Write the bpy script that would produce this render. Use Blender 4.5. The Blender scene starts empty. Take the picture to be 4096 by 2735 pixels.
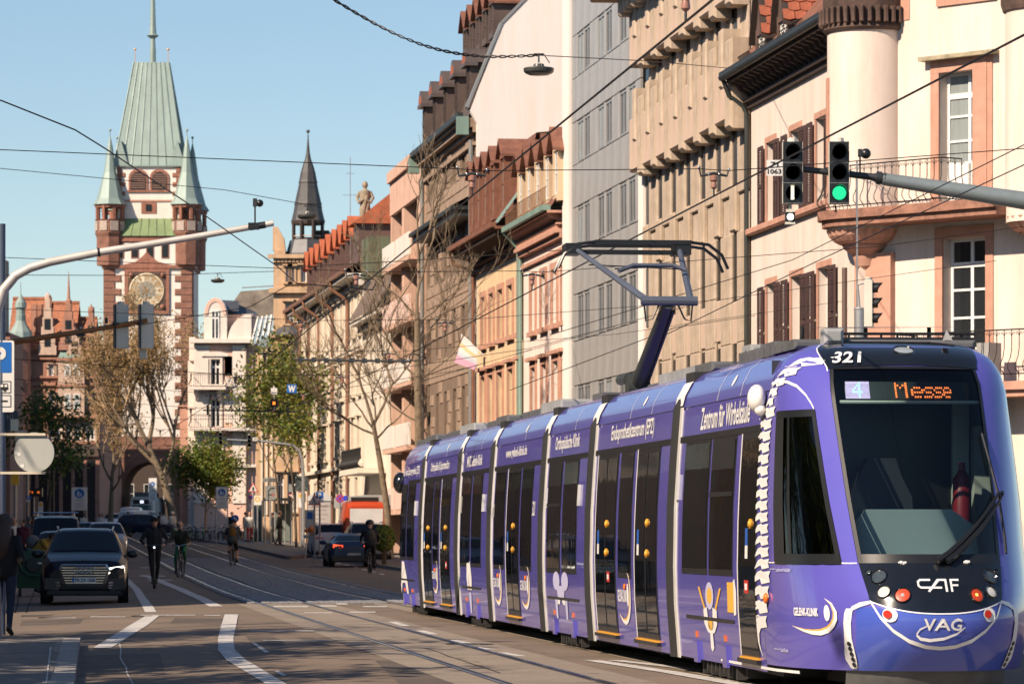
import bpy, bmesh, math, random
from mathutils import Vector as V, Matrix
rnd = random.Random(7)
SC = bpy.context.scene
COL = SC.collection
rad = math.radians
F, CX, HY, CH = 16200.0, 2048.0, 2146.0, 1.6
cam = bpy.data.cameras.new('camera'); camo = bpy.data.objects.new('camera', cam); COL.objects.link(camo)
cam.sensor_width = 36; cam.lens = 36 * F / 4096; cam.clip_start = .5; cam.clip_end = 20000
cam.shift_y = (HY - 2735 / 2) / 4096
camo.location = (0, 0, CH); camo.rotation_euler = (rad(90), 0, 0)
cam.dof.use_dof = True; cam.dof.focus_distance = 44; cam.dof.aperture_fstop = 8.5
SC.camera = camo
SC.render.engine = 'CYCLES'
SC.cycles.use_denoising = True
SC.cycles.max_bounces = 8; SC.cycles.diffuse_bounces = 1; SC.cycles.glossy_bounces = 4
SC.cycles.transmission_bounces = 6; SC.cycles.transparent_max_bounces = 8
SC.cycles.sample_clamp_indirect = 6
SUN_EL, SUN_DX, SUN_DY = 38.0, .741, .671
az = math.atan2(-SUN_DX, -SUN_DY)
W = bpy.data.worlds.new('World'); SC.world = W; W.use_nodes = True
nt = W.node_tree; nt.nodes.clear()
sky = nt.nodes.new('ShaderNodeTexSky'); sky.sky_type = 'NISHITA'; sky.sun_disc = False
sky.sun_elevation = rad(SUN_EL); sky.sun_rotation = az; sky.air_density = 1.0; sky.dust_density = .05; sky.ozone_density = 3.0
bg = nt.nodes.new('ShaderNodeBackground'); bg.inputs[1].default_value = .076
wo = nt.nodes.new('ShaderNodeOutputWorld')
nt.links.new(sky.outputs[0], bg.inputs[0]); nt.links.new(bg.outputs[0], wo.inputs[0])
sl = bpy.data.lights.new('sun', 'SUN'); sl.energy = 5.0; sl.angle = rad(.5); sl.color = (1, .815, .63)
so = bpy.data.objects.new('sun', sl); COL.objects.link(so)
e = rad(SUN_EL)
so.rotation_euler = V((SUN_DX * math.cos(e), SUN_DY * math.cos(e), -math.sin(e))).to_track_quat('-Z', 'Y').to_euler()
so.location = (-40, -80, 80)
SC.view_settings.view_transform = 'Standard'; SC.view_settings.look = 'None'
SC.view_settings.exposure = .6; SC.view_settings.gamma = 1
def at(px, py, Y): return V(((px - CX) * Y / F, Y, CH + (HY - py) * Y / F))
def gr(Y):
 if Y < 85: return 0.
 if Y < 115: return .0078 * (Y - 85) ** 2 / 60
 return .117 + .0078 * (min(Y, 700) - 115)
def xt(Y): return .435 - .113 * (min(Y, 330) - 38.5)
def xt2(Y): return 3.40 - .1121 * (min(Y, 330) - 36.7)
def gz(X, Y):
 u = X - xt(Y); h = .2 if Y < 90 else (.2 - .12 * min(1, (Y - 90) / 50))
 k = 1. if u > -1.6 else max(0., 1 + (u + 1.6) / 7.)
 return gr(Y) + h * k
def gp(px, py, dz=0.):
 lo, hi = 20., 690.
 for _ in range(50):
  m = (lo + hi) / 2; X = (px - CX) * m / F
  if HY + F * (CH - gz(X, m) - dz) / m > py: lo = m
  else: hi = m
 X = (px - CX) * lo / F
 return V((X, lo, gz(X, lo) + dz))
def G(X, Y, dz=0.): return V((X, Y, gz(X, Y) + dz))
FA, FB = 20.0, .136
FU = V((FB, -1, 0)).normalized(); FN = V((FU.y * -1, FU.x, 0))
FROT = math.atan2(FU.y, FU.x)
def facY(px): return FA / ((px - CX) / F + FB)
def facS(px):
 Y = facY(px); return (240 - Y) / -FU.y
def facP(s): Y = 240 + s * FU.y; return V((FA - FB * Y, Y, 0))
def facZ(px, py): return CH + (HY - py) * facY(px) / F
MATS = {}
def mat(name, col, rough=.7, metal=0., var=.12, vs=2., bump=0., bs=30., coat=0., spec=.5, emit=0, stretch=None, grime=0., dark=None):
 if name in MATS: return MATS[name]
 m = bpy.data.materials.new(name); m.use_nodes = True; n = m.node_tree.nodes; l = m.node_tree.links
 b = n['Principled BSDF']
 b.inputs['Base Color'].default_value = (*col, 1); b.inputs['Roughness'].default_value = rough
 b.inputs['Metallic'].default_value = metal; b.inputs['Coat Weight'].default_value = coat
 b.inputs['Coat Roughness'].default_value = .04
 b.inputs['Specular IOR Level'].default_value = spec
 if emit: b.inputs['Emission Color'].default_value = (*col, 1); b.inputs['Emission Strength'].default_value = emit
 if var or bump or grime:
  tc = n.new('ShaderNodeTexCoord'); src = tc.outputs['Object']
  if stretch:
   mp = n.new('ShaderNodeMapping'); mp.inputs['Scale'].default_value = stretch; l.new(src, mp.inputs[0]); src = mp.outputs[0]
 if var:
  t = n.new('ShaderNodeTexNoise'); t.inputs['Scale'].default_value = vs; t.inputs['Detail'].default_value = 8; t.inputs['Roughness'].default_value = .65
  l.new(src, t.inputs['Vector'])
  r = n.new('ShaderNodeValToRGB'); r.color_ramp.elements[0].position = .3; r.color_ramp.elements[1].position = .7
  d = dark or tuple(c * (1 - var) for c in col)
  r.color_ramp.elements[0].color = (*d, 1)
  r.color_ramp.elements[1].color = (*(min(1, c * (1 + var * .7)) for c in col), 1)
  l.new(t.outputs['Fac'], r.inputs[0]); out = r.outputs[0]
  if grime:
   mp2 = n.new('ShaderNodeMapping'); mp2.inputs['Scale'].default_value = (1.2, 1.2, .12); l.new(tc.outputs['Object'], mp2.inputs[0])
   t3 = n.new('ShaderNodeTexNoise'); t3.inputs['Scale'].default_value = 1.6; t3.inputs['Detail'].default_value = 10; t3.inputs['Roughness'].default_value = .75
   l.new(mp2.outputs[0], t3.inputs['Vector'])
   r3 = n.new('ShaderNodeValToRGB'); r3.color_ramp.elements[0].position = .42; r3.color_ramp.elements[1].position = .68
   r3.color_ramp.elements[0].color = (1, 1, 1, 1); g = 1 - grime; r3.color_ramp.elements[1].color = (g, g * .96, g * .9, 1)
   l.new(t3.outputs['Fac'], r3.inputs[0])
   mx = n.new('ShaderNodeMix'); mx.data_type = 'RGBA'; mx.blend_type = 'MULTIPLY'; mx.inputs[0].default_value = 1
   l.new(out, mx.inputs[6]); l.new(r3.outputs[0], mx.inputs[7]); out = mx.outputs[2]
  l.new(out, b.inputs['Base Color'])
 if bump:
  t2 = n.new('ShaderNodeTexNoise'); t2.inputs['Scale'].default_value = bs; t2.inputs['Detail'].default_value = 6
  l.new(src, t2.inputs['Vector'])
  bp = n.new('ShaderNodeBump'); bp.inputs['Strength'].default_value = bump; bp.inputs['Distance'].default_value = .02
  l.new(t2.outputs['Fac'], bp.inputs['Height']); l.new(bp.outputs[0], b.inputs['Normal'])
 MATS[name] = m
 return m
def glassmat(name, tint=(.55, .62, .62), clear=.8, rough=.01):
 if name in MATS: return MATS[name]
 m = bpy.data.materials.new(name); m.use_nodes = True; n = m.node_tree.nodes; l = m.node_tree.links
 n.remove(n['Principled BSDF'])
 tr = n.new('ShaderNodeBsdfTransparent'); tr.inputs[0].default_value = (*(c * clear for c in tint), 1)
 gl = n.new('ShaderNodeBsdfGlossy'); gl.inputs['Roughness'].default_value = rough
 fr = n.new('ShaderNodeFresnel'); fr.inputs[0].default_value = 1.5
 mx = n.new('ShaderNodeMixShader'); l.new(fr.outputs[0], mx.inputs[0]); l.new(tr.outputs[0], mx.inputs[1]); l.new(gl.outputs[0], mx.inputs[2])
 l.new(mx.outputs[0], n['Material Output'].inputs[0]); MATS[name] = m
 return m
class MB:
 def __init__(s, T=None): s.v = []; s.f = []; s.k = []; s.mi = 0; s.T = T
 def add(s, vs, fs):
  o = len(s.v)
  for p in vs:
   p = V(p); s.v.append(s.T @ p if s.T else p)
  for f in fs: s.f.append([i + o for i in f]); s.k.append(s.mi)
  return s
 def mat(s, i): s.mi = i; return s
 def quad(s, a, b, c, d): return s.add([a, b, c, d], [[0, 1, 2, 3]])
 def box(s, x0, x1, y0, y1, z0, z1):
  return s.add([(x0, y0, z0), (x1, y0, z0), (x1, y1, z0), (x0, y1, z0), (x0, y0, z1), (x1, y0, z1), (x1, y1, z1), (x0, y1, z1)],
                     [[0, 3, 2, 1], [4, 5, 6, 7], [0, 1, 5, 4], [1, 2, 6, 5], [2, 3, 7, 6], [3, 0, 4, 7]])
 def bbox(s, x0, x1, y0, y1, z0, z1, b=.02):
  s.add([(x0, y1, z0), (x1, y1, z0), (x1, y1, z1), (x0, y1, z1), (x0, y0 + b, z0), (x1, y0 + b, z0), (x1, y0 + b, z1), (x0, y0 + b, z1),
               (x0 + b, y0, z0 + b), (x1 - b, y0, z0 + b), (x1 - b, y0, z1 - b), (x0 + b, y0, z1 - b)],
              [[0, 3, 2, 1], [0, 1, 5, 4], [1, 2, 6, 5], [2, 3, 7, 6], [3, 0, 4, 7], [4, 5, 9, 8], [5, 6, 10, 9], [6, 7, 11, 10], [7, 4, 8, 11], [8, 9, 10, 11]])
  return s
 def obox(s, c, sz, M=None):
  a, b, d = sz[0] / 2, sz[1] / 2, sz[2] / 2; c = V(c)
  vs = [V(p) for p in ((-a, -b, -d), (a, -b, -d), (a, b, -d), (-a, b, -d), (-a, -b, d), (a, -b, d), (a, b, d), (-a, b, d))]
  vs = [(M @ p if M else p) + c for p in vs]
  return s.add(vs, [[0, 3, 2, 1], [4, 5, 6, 7], [0, 1, 5, 4], [1, 2, 6, 5], [2, 3, 7, 6], [3, 0, 4, 7]])
 def bar(s, a, b, w, h=None, up=(0, 0, 1)):
  a, b = V(a), V(b); d = b - a; L = d.length; d.normalize(); u = V(up)
  if abs(d.dot(u)) > .98: u = V((0, 1, 0))
  r = d.cross(u).normalized(); u = r.cross(d); h = h or w
  q = [(-w / 2, -h / 2), (w / 2, -h / 2), (w / 2, h / 2), (-w / 2, h / 2)]
  vs = [a + r * x + u * y for x, y in q] + [b + r * x + u * y for x, y in q]
  return s.add(vs, [[0, 1, 2, 3][::-1], [4, 5, 6, 7], [0, 1, 5, 4], [1, 2, 6, 5], [2, 3, 7, 6], [3, 0, 4, 7]])
 def tube(s, pts, r, n=8, caps=True):
  pts = [V(p) for p in pts]; N = len(pts); rr = r if isinstance(r, (list, tuple)) else [r] * N
  vs = []; ref = None
  for i, p in enumerate(pts):
   d = (pts[min(i + 1, N - 1)] - pts[max(i - 1, 0)])
   if d.length < 1e-9: d = V((0, 0, 1))
   d.normalize()
   if ref is None: ref = V((0, 0, 1)) if abs(d.z) < .9 else V((1, 0, 0))
   a = d.cross(ref); 
   if a.length < 1e-6: a = d.orthogonal()
   a.normalize(); b = d.cross(a).normalized(); ref = -b if False else a.cross(d) 
   for k in range(n):
    t = 2 * math.pi * k / n; vs.append(p + (a * math.cos(t) + b * math.sin(t)) * rr[i])
  fs = []
  for i in range(N - 1):
   for k in range(n):
    k2 = (k + 1) % n; fs.append([i * n + k, i * n + k2, (i + 1) * n + k2, (i + 1) * n + k])
  if caps: fs.append(list(range(n))[::-1]); fs.append([(N - 1) * n + k for k in range(n)])
  return s.add(vs, fs)
 def lathe(s, prof, n=16, c=(0, 0, 0), a0=0, a1=2 * math.pi, axis='z'):
  full = abs(a1 - a0 - 2 * math.pi) < 1e-6; m = n if full else n + 1; vs = []; c = V(c)
  for r, z in prof:
   for k in range(m):
    t = a0 + (a1 - a0) * k / n
    p = (r * math.cos(t), r * math.sin(t), z)
    if axis == 'y': p = (p[0], -z, p[1])
    if axis == 'x': p = (z, p[0], p[1])
    vs.append(V(p) + c)
  fs = []
  for i in range(len(prof) - 1):
   for k in range(n):
    k2 = (k + 1) % m if full else k + 1
    fs.append([i * m + k, i * m + k2, (i + 1) * m + k2, (i + 1) * m + k])
  if full:
   if prof[0][0] > 1e-6: fs.append(list(range(m))[::-1])
   if prof[-1][0] > 1e-6: fs.append([(len(prof) - 1) * m + k for k in range(m)])
  return s.add(vs, fs)
 def prism(s, poly, y0, y1, plane='xz'):
  n = len(poly)
  def P(p, t):
   return (p[0], t, p[1]) if plane == 'xz' else ((p[0], p[1], t) if plane == 'xy' else (t, p[0], p[1]))
  vs = [P(p, y0) for p in poly] + [P(p, y1) for p in poly]
  fs = [list(range(n)), [n + i for i in range(n)][::-1]] + [[i, n + i, n + (i + 1) % n, (i + 1) % n] for i in range(n)]
  return s.add(vs, fs)
 def sphere(s, c, r, n=10, m=6, sc=(1, 1, 1)):
  prof = [(r * math.sin(math.pi * i / m), -r * math.cos(math.pi * i / m)) for i in range(m + 1)]
  o = MB().lathe(prof, n); return s.add([V(c) + V((p.x * sc[0], p.y * sc[1], p.z * sc[2])) for p in o.v], o.f)
 def grid(s, rows):
  m = len(rows[0]); vs = [p for r in rows for p in r]
  return s.add(vs, [[i * m + k, i * m + k + 1, (i + 1) * m + k + 1, (i + 1) * m + k] for i in range(len(rows) - 1) for k in range(m - 1)])
 def wall(s, x0, x1, z0, z1, ops, depth=.2, y=0.):
  xs = sorted({x0, x1, *[o[0] for o in ops], *[o[1] for o in ops]}); zs = sorted({z0, z1, *[o[2] for o in ops], *[o[3] for o in ops]})
  xs = [x for x in xs if x0 <= x <= x1]; zs = [z for z in zs if z0 <= z <= z1]
  for i in range(len(xs) - 1):
   for k in range(len(zs) - 1):
    cx, cz = (xs[i] + xs[i + 1]) / 2, (zs[k] + zs[k + 1]) / 2
    if any(o[0] < cx < o[1] and o[2] < cz < o[3] for o in ops): continue
    s.quad((xs[i], y, zs[k]), (xs[i + 1], y, zs[k]), (xs[i + 1], y, zs[k + 1]), (xs[i], y, zs[k + 1]))
  for a, b, c, d in [o[:4] for o in ops]:
   s.quad((a, y, c), (a, y + depth, c), (b, y + depth, c), (b, y, c)); s.quad((a, y, d), (b, y, d), (b, y + depth, d), (a, y + depth, d))
   s.quad((a, y, c), (a, y, d), (a, y + depth, d), (a, y + depth, c)); s.quad((b, y, c), (b, y + depth, c), (b, y + depth, d), (b, y, d))
  return s
 def weld(s):
  d = {}; mp = []; nv = []
  for p in s.v:
   k = (round(p.x, 4), round(p.y, 4), round(p.z, 4))
   if k not in d: d[k] = len(nv); nv.append(p)
   mp.append(d[k])
  nf = []; nk = []
  for f, k in zip(s.f, s.k):
   g = []
   for i in f:
    if mp[i] not in g: g.append(mp[i])
   if len(g) > 2: nf.append(g); nk.append(k)
  s.v, s.f, s.k = nv, nf, nk
 def mesh(s, name, mats, smooth=None):
  if smooth: s.weld()
  me = bpy.data.meshes.new(name); me.from_pydata([tuple(p) for p in s.v], [], s.f)
  for m in (mats if isinstance(mats, (list, tuple)) else [mats]): me.materials.append(m)
  if me.polygons: me.polygons.foreach_set('material_index', s.k)
  if smooth:
   me.polygons.foreach_set('use_smooth', [True] * len(me.polygons)); me.set_sharp_from_angle(angle=smooth if smooth is not True else .7)
  me.update(); return me
 def build(s, name, mats, parent=None, smooth=None, loc=None, rot=None):
  return link(name, s.mesh(name, mats, smooth), parent, loc, rot)
def link(name, me, parent=None, loc=None, rot=None):
 o = bpy.data.objects.new(name, me); COL.objects.link(o)
 if parent is not None: o.parent = parent
 if loc is not None: o.location = loc
 if rot is not None: o.rotation_euler = rot
 return o
def tag(o, label=None, cat=None, group=None, kind=None):
 if label: o['label'] = label
 if cat: o['category'] = cat
 if group: o['group'] = group
 if kind: o['kind'] = kind
 return o
def thing(name, label, cat, loc=(0, 0, 0), rz=0., group=None):
 o = bpy.data.objects.new(name, None); COL.objects.link(o); o.location = loc; o.rotation_euler = (0, 0, rz); o.empty_display_size = .2
 return tag(o, label, cat, group)
def setting(o): o['kind'] = 'structure'; return o
CH_OF = {}
def copy_tree(o, parent=None, loc=None, rz=None, label=None):
 kids = {}
 for x in COL.objects:
  if x.parent: kids.setdefault(x.parent.name, []).append(x)
 def rec(a, p):
  c = a.copy(); COL.objects.link(c)
  if p is not None: c.parent = p
  for ch in kids.get(a.name, []): rec(ch, c)
  return c
 c = rec(o, parent)
 if loc is not None: c.location = loc
 if rz is not None: c.rotation_euler[2] = rz
 if label: c['label'] = label
 return c
def text2d(s, size=1., bold=0., sx=1., shear=0., align='CENTER'):
 cu = bpy.data.curves.new('t', 'FONT'); cu.body = s; cu.size = size; cu.offset = bold; cu.shear = shear; cu.align_x = align; cu.resolution_u = 3
 ob = bpy.data.objects.new('t', cu); COL.objects.link(ob)
 dg = bpy.context.evaluated_depsgraph_get(); me = bpy.data.meshes.new_from_object(ob.evaluated_get(dg))
 vs = [(p.co.x * sx, p.co.y) for p in me.vertices]; fs = [list(p.vertices) for p in me.polygons]
 bpy.data.objects.remove(ob); bpy.data.curves.remove(cu); bpy.data.meshes.remove(me)
 return vs, fs
def fit_text(s, w, h, bold=0.):
 vs, fs = text2d(s, 1., bold)
 x0, x1 = min(p[0] for p in vs), max(p[0] for p in vs); y0, y1 = min(p[1] for p in vs), max(p[1] for p in vs)
 return [((p[0] - (x0 + x1) / 2) * w / (x1 - x0), (p[1] - (y0 + y1) / 2) * h / (y1 - y0)) for p in vs], fs
def put_text(mb, s, fn, w, h, bold=0.):
 vs, fs = fit_text(s, w, h, bold); mb.add([fn(u, v) for u, v in vs], fs)
BLACK = mat('black_paint', (.012, .013, .015), .35, var=.2)
RUBBER = mat('rubber', (.018, .018, .018), .75, var=.2)
STEEL = mat('galvanised_steel', (.36, .37, .38), .45, .6, var=.15, vs=6)
DKSTEEL = mat('dark_steel', (.05, .055, .06), .45, .5, var=.2)
WHITE = mat('white_paint', (.78, .77, .74), .5, var=.04)
PANE = mat('window_glass', (.02, .024, .028), .06, var=.3, vs=.6, spec=.8)
TGREY = mat('roof_equipment', (.1, .105, .11), .6, var=.25, vs=3)
# ================================================================ ground
def asphalt(name, c0, c1, scale=1.0):
 m = bpy.data.materials.new(name); m.use_nodes = True; n = m.node_tree.nodes; l = m.node_tree.links; b = n['Principled BSDF']
 tc = n.new('ShaderNodeTexCoord')
 a = n.new('ShaderNodeTexNoise'); a.inputs['Scale'].default_value = .35 * scale; a.inputs['Detail'].default_value = 9; a.inputs['Roughness'].default_value = .7
 g = n.new('ShaderNodeTexNoise'); g.inputs['Scale'].default_value = 55; g.inputs['Detail'].default_value = 3
 v = n.new('ShaderNodeTexVoronoi'); v.feature = 'DISTANCE_TO_EDGE'; v.inputs['Scale'].default_value = .22; v.inputs['Randomness'].default_value = 1
 d = n.new('ShaderNodeTexNoise'); d.inputs['Scale'].default_value = 1.3; d.inputs['Detail'].default_value = 6
 ad = n.new('ShaderNodeVectorMath'); ad.operation = 'ADD'
 for t in (a, g): l.new(tc.outputs['Object'], t.inputs['Vector'])
 l.new(tc.outputs['Object'], d.inputs['Vector']); l.new(tc.outputs['Object'], ad.inputs[0]); l.new(d.outputs['Color'], ad.inputs[1]); l.new(ad.outputs[0], v.inputs['Vector'])
 r = n.new('ShaderNodeValToRGB'); r.color_ramp.elements[0].position = .32; r.color_ramp.elements[1].position = .68
 r.color_ramp.elements[0].color = (*c0, 1); r.color_ramp.elements[1].color = (*c1, 1); l.new(a.outputs['Fac'], r.inputs[0])
 r2 = n.new('ShaderNodeValToRGB'); r2.color_ramp.elements[0].position = .3; r2.color_ramp.elements[1].position = .75
 r2.color_ramp.elements[0].color = (.62, .62, .62, 1); r2.color_ramp.elements[1].color = (1.25, 1.25, 1.25, 1); l.new(g.outputs['Fac'], r2.inputs[0])
 r3 = n.new('ShaderNodeValToRGB'); r3.color_ramp.elements[0].position = 0; r3.color_ramp.elements[1].position = .012
 r3.color_ramp.elements[0].color = (.35, .35, .35, 1); r3.color_ramp.elements[1].color = (1, 1, 1, 1); l.new(v.outputs['Distance'], r3.inputs[0])
 m1 = n.new('ShaderNodeMix'); m1.data_type = 'RGBA'; m1.blend_type = 'MULTIPLY'; m1.inputs[0].default_value = 1; l.new(r.outputs[0], m1.inputs[6]); l.new(r2.outputs[0], m1.inputs[7])
 m2 = n.new('ShaderNodeMix'); m2.data_type = 'RGBA'; m2.blend_type = 'MULTIPLY'; m2.inputs[0].default_value = .7; l.new(m1.outputs[2], m2.inputs[6]); l.new(r3.outputs[0], m2.inputs[7])
 l.new(m2.outputs[2], b.inputs['Base Color']); b.inputs['Roughness'].default_value = .82; b.inputs['Specular IOR Level'].default_value = .35
 bp = n.new('ShaderNodeBump'); bp.inputs['Strength'].default_value = .5; bp.inputs['Distance'].default_value = .012; l.new(g.outputs['Fac'], bp.inputs['Height']); l.new(bp.outputs[0], b.inputs['Normal'])
 return m
ASPH = asphalt('asphalt', (.145, .112, .084), (.225, .172, .126))
CONC = asphalt('track_concrete', (.23, .19, .15), (.3, .25, .195), 2.)
PAVE = mat('paving', (.17, .15, .135), .85, var=.35, vs=1.4, bump=.3, bs=30)
EARTH = mat('far_ground', (.12, .11, .1), .9, var=.3, vs=.05)
LINE = mat('road_marking_paint', (.52, .5, .47), .7, var=.45, vs=5., bump=.2)
RAIL = mat('rail_steel', (.34, .32, .31), .22, .95, var=.2, vs=4)
GROOVE = mat('rail_groove', (.02, .019, .018), .8, var=.3)
KERB = mat('kerb_granite', (.3, .28, .26), .8, var=.3, vs=9, bump=.3)
COBB = mat('cobble_granite', (.2, .2, .21), .55, var=.4, vs=3., bump=.4, bs=25)
JOINT = mat('cobble_joint', (.055, .05, .045), .9, var=.3)
def sheet(name, m, rows, dz=0.):
 mb = MB(); mb.grid([[G(p[0], p[1], dz) for p in r] for r in rows]); return setting(mb.build(name, m))
def frange(a, b, st):
 k = max(1, int(round((b - a) / st))); return [a + (b - a) * i / k for i in range(k + 1)]
mb = MB(); ys = [-400, -100, 0] + frange(20, 460, 5) + [500, 600, 700, 1000, 2000, 5000, 9000]
xo = [-4000, -900, -200, -60, -30, -15, -9, -5, 0, 8, 15, 25, 40, 120, 700, 4000]
mb.grid([[G(x + (xt(y) if abs(x) < 100 else 0), y, -.05) for x in xo] for y in ys]); setting(mb.build('ground', EARTH))
def kn(Y): return -4.75 - .103 * (Y - 43.5)
def kl(Y): return kn(Y) if Y < 58 else (-10.6 - .113 * (Y - 85) if Y > 74 else kn(58) + (Y - 58) * (-10.6 + .113 * 11 - kn(58)) / 16)
def kr(Y): return FA - FB * Y - (4.6 if Y < 180 else 4.6)
def road_rows(y0, y1, st, nx=14): return [[(kl(y) + (kr(y) - kl(y)) * i / nx, y) for i in range(nx + 1)] for y in frange(y0, y1, st)]
sheet('road', ASPH, road_rows(20, 330, 2.5), 0.)
sheet('side_street', ASPH, [[(-70 + (kl(y) + 70) * i / 6, y) for i in range(7)] for y in frange(57, 80, 1)], 0.)
def pavement(name, fn0, fn1, y0, y1, st=3):
 mb = MB(); rows = [[G(fn0(y) + (fn1(y) - fn0(y)) * i / 3, y, .12) for i in range(4)] for y in frange(y0, y1, st)]
 mb.grid(rows); mb.grid([[r[0] - V((0, 0, .18)), r[0]] for r in rows]); mb.grid([[r[-1], r[-1] - V((0, 0, .18))] for r in rows])
 mb.grid([[p - V((0, 0, .18)) for p in rows[0]], rows[0]])
 return setting(mb.build(name, PAVE))
pave_r = pavement('right_pavement', lambda y: kr(y) + .16, lambda y: FA - FB * y + 30 * (y < 60), 25, 330)
pave_l = pavement('left_pavement', lambda y: -6.2 - .12 * y , lambda y: kl(y) - .16, 80, 330)
pave_n = pavement('near_pavement', lambda y: -16, lambda y: kn(y) - .16, 20, gp(285, 2581).y, 2)
def kerb(parent, fn, y0, y1, L=.9, w=.155, side=1):
 me = MB().bbox(-w / 2, w / 2, 0, L - .015, -.1, .115, .012).mesh('kerb_stone', KERB); y = y0; k = 0
 while y < y1 and k < 290:
  a, b = G(fn(y), y), G(fn(y + L), y + L); d = b - a
  o = link('kerb_stone', me, parent, a); o.rotation_euler = (math.atan2(d.z, math.hypot(d.x, d.y)), 0, math.atan2(-d.x, d.y)); y += L * .995; k += 1
  o.location.z += rnd.uniform(-.006, .006)
kerb(pave_l, lambda y: kl(y) - .08, 80, 200, 1.)
kerb(pave_r, lambda y: kr(y) + .08, 28, 260, 1.)
kerb(pave_n, lambda y: kn(y) - .08, 36, gp(285, 2581).y - .3, .55, .3)
mb = MB()
for i in range(16):
 for j in range(26):
  x, y = -13 + i * .5, 36 + j * .6
  if x + .5 > kn(y) - .5: continue
  z = gz(x, y) + .12; mb.add([(x + .012, y + .012, z + .003), (x + .488, y + .012, z + .003), (x + .488, y + .588, z + .003), (x + .012, y + .588, z + .003)], [[0, 1, 2, 3]])
tag(mb.build('paving_slab', mat('slab', (.2, .18, .165), .85, var=.35, vs=2.4, bump=.3), pave_n), kind='stuff')
def band(name, m, f0, f1, y0, y1, dz, st=2.5): return sheet(name, m, [[(f0(y) + (f1(y) - f0(y)) * i / 4, y) for i in range(5)] for y in frange(y0, y1, st)], dz)
band('track_slab', CONC, lambda y: xt(y) - .98, lambda y: xt(y) + .98, 30, 84.6, .004)
band('track_slab', CONC, lambda y: xt2(y) - .98, lambda y: xt2(y) + .98, 30, 84.6, .004)
bed = band('cobble_bed', JOINT, lambda y: xt(y) - .78, lambda y: xt2(y) + .85, 84.7, 330, .004)
pv = []
for k in range(3):
 b = MB(); w, d, h = .115, .115, .035
 q = [(x + rnd.uniform(-.008, .008), y + rnd.uniform(-.008, .008)) for x, y in ((0, 0), (w, 0), (w, d), (0, d))]
 t = [((x - w / 2) * .8 + w / 2, (y - d / 2) * .8 + d / 2) for x, y in q]
 b.add([(x, y, -.03) for x, y in q] + [(x, y, .6 * h) for x, y in q] + [(x, y, h) for x, y in t], [[0, 1, 5, 4], [1, 2, 6, 5], [2, 3, 7, 6], [3, 0, 4, 7], [4, 5, 9, 8], [5, 6, 10, 9], [6, 7, 11, 10], [7, 4, 8, 11], [8, 9, 10, 11]])
 pv.append(b)
me = [b.mesh('cobble', COBB) for b in pv]; stuff = MB(); cnt = 0; y = 84.75; j = 0
while y < 175:
 x0, x1 = xt(y) - .75, xt2(y) + .82; x = x0 + (j % 2) * .06
 while x < x1 - .1:
  c = G(x, y, rnd.uniform(-.012, .006)); px = CX + F * x / y
  near_rail = any(abs(x + .06 - (f(y) + s * .52)) < .11 for f in (xt, xt2) for s in (-1, 1))
  if not near_rail and rnd.random() < .985:
   if cnt < 300 and 980 < px < 1560: link('cobble', me[rnd.randrange(3)], bed, c - bed.location); cnt += 1
   else:
    b = pv[rnd.randrange(3)]; o = len(stuff.v); stuff.v += [p + c for p in b.v]; stuff.f += [[i + o for i in f] for f in b.f[4:]]; stuff.k += [0] * (len(b.f) - 4)
  x += .126
 y += .126 if y < 120 else .135; j += 1
tag(stuff.build('cobble', COBB, bed), kind='stuff')
def rail(f, off, y0, y1):
 o = thing('tram_rail', None, None); o['kind'] = 'structure'; del_ = []
 A = MB(); B = MB()
 for a, b, m, z in ((-.028, .030, A, .012), (.030, .068, B, .006), (.068, .088, A, .011)):
  m.grid([[G(f(y) + off + a * (1 if off > 0 else -1) * (-1), y, z), G(f(y) + off + b * (1 if off > 0 else -1) * (-1), y, z)] for y in frange(y0, y1, 2.5)])
 h = A.build('rail_head', RAIL, o); B.build('rail_groove', GROOVE, o); return o
for f in (xt, xt2):
 for s in (-.52, .52): rail(f, s, 28, 330)
def stripe(pairs, name='lane_line', dz=.008):
 rows = []
 for (a, b) in pairs: A, B = gp(*a), gp(*b); rows.append([A, B])
 out = []
 for i in range(len(rows) - 1):
  k = max(1, int((rows[i + 1][0] - rows[i][0]).length / 2))
  for j in range(k): t = j / k; out.append([rows[i][q].lerp(rows[i + 1][q], t) for q in (0, 1)])
 out.append(rows[-1])
 return sheet(name, LINE, [[(p.x, p.y) for p in r] for r in out], dz)
stripe([((585, 2462), (637, 2462)), ((520, 2500), (590, 2500)), ((371, 2592), (443, 2592))])
stripe([((420, 2262), (440, 2262)), ((492, 2318), (520, 2318)), ((531, 2355), (560, 2355)), ((572, 2430), (616, 2430)), ((580, 2448), (625, 2448))])
stripe([((899, 2457), (953, 2457)), ((885, 2500), (945, 2500)), ((872, 2554), (933, 2554)), ((872, 2600), (940, 2600)), ((905, 2640), (985, 2640)), ((1062, 2735), (1144, 2735)), ((1150, 2810), (1250, 2810))])
stripe([((560, 2300), (590, 2300)), ((606, 2316), (640, 2316)), ((700, 2356), (742, 2356)), ((775, 2390), (822, 2390)), ((838, 2425), (892, 2425))])
stripe([((1090, 2316), (1104, 2316)), ((1205, 2362), (1225, 2362)), ((1310, 2402), (1340, 2402)), ((1352, 2418), (1398, 2418))])
for a, b, y, w in ((1092, 1230, 2423, 5), (1275, 1345, 2421, 5), (1450, 1545, 2424, 4), (1215, 1330, 2449, 3), (1395, 1500, 2446, 4), (1000, 1255, 2522, 3), (1050, 1330, 2560, 3), (560, 780, 2459, 2.4), (815, 880, 2460, 2.4), (180, 300, 2470, 2.4), (360, 500, 2466, 2.4)):
 stripe([((a, y + w), (b, y + w)), ((a + 4, y), (b + 4, y))], 'road_marking')
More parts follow.
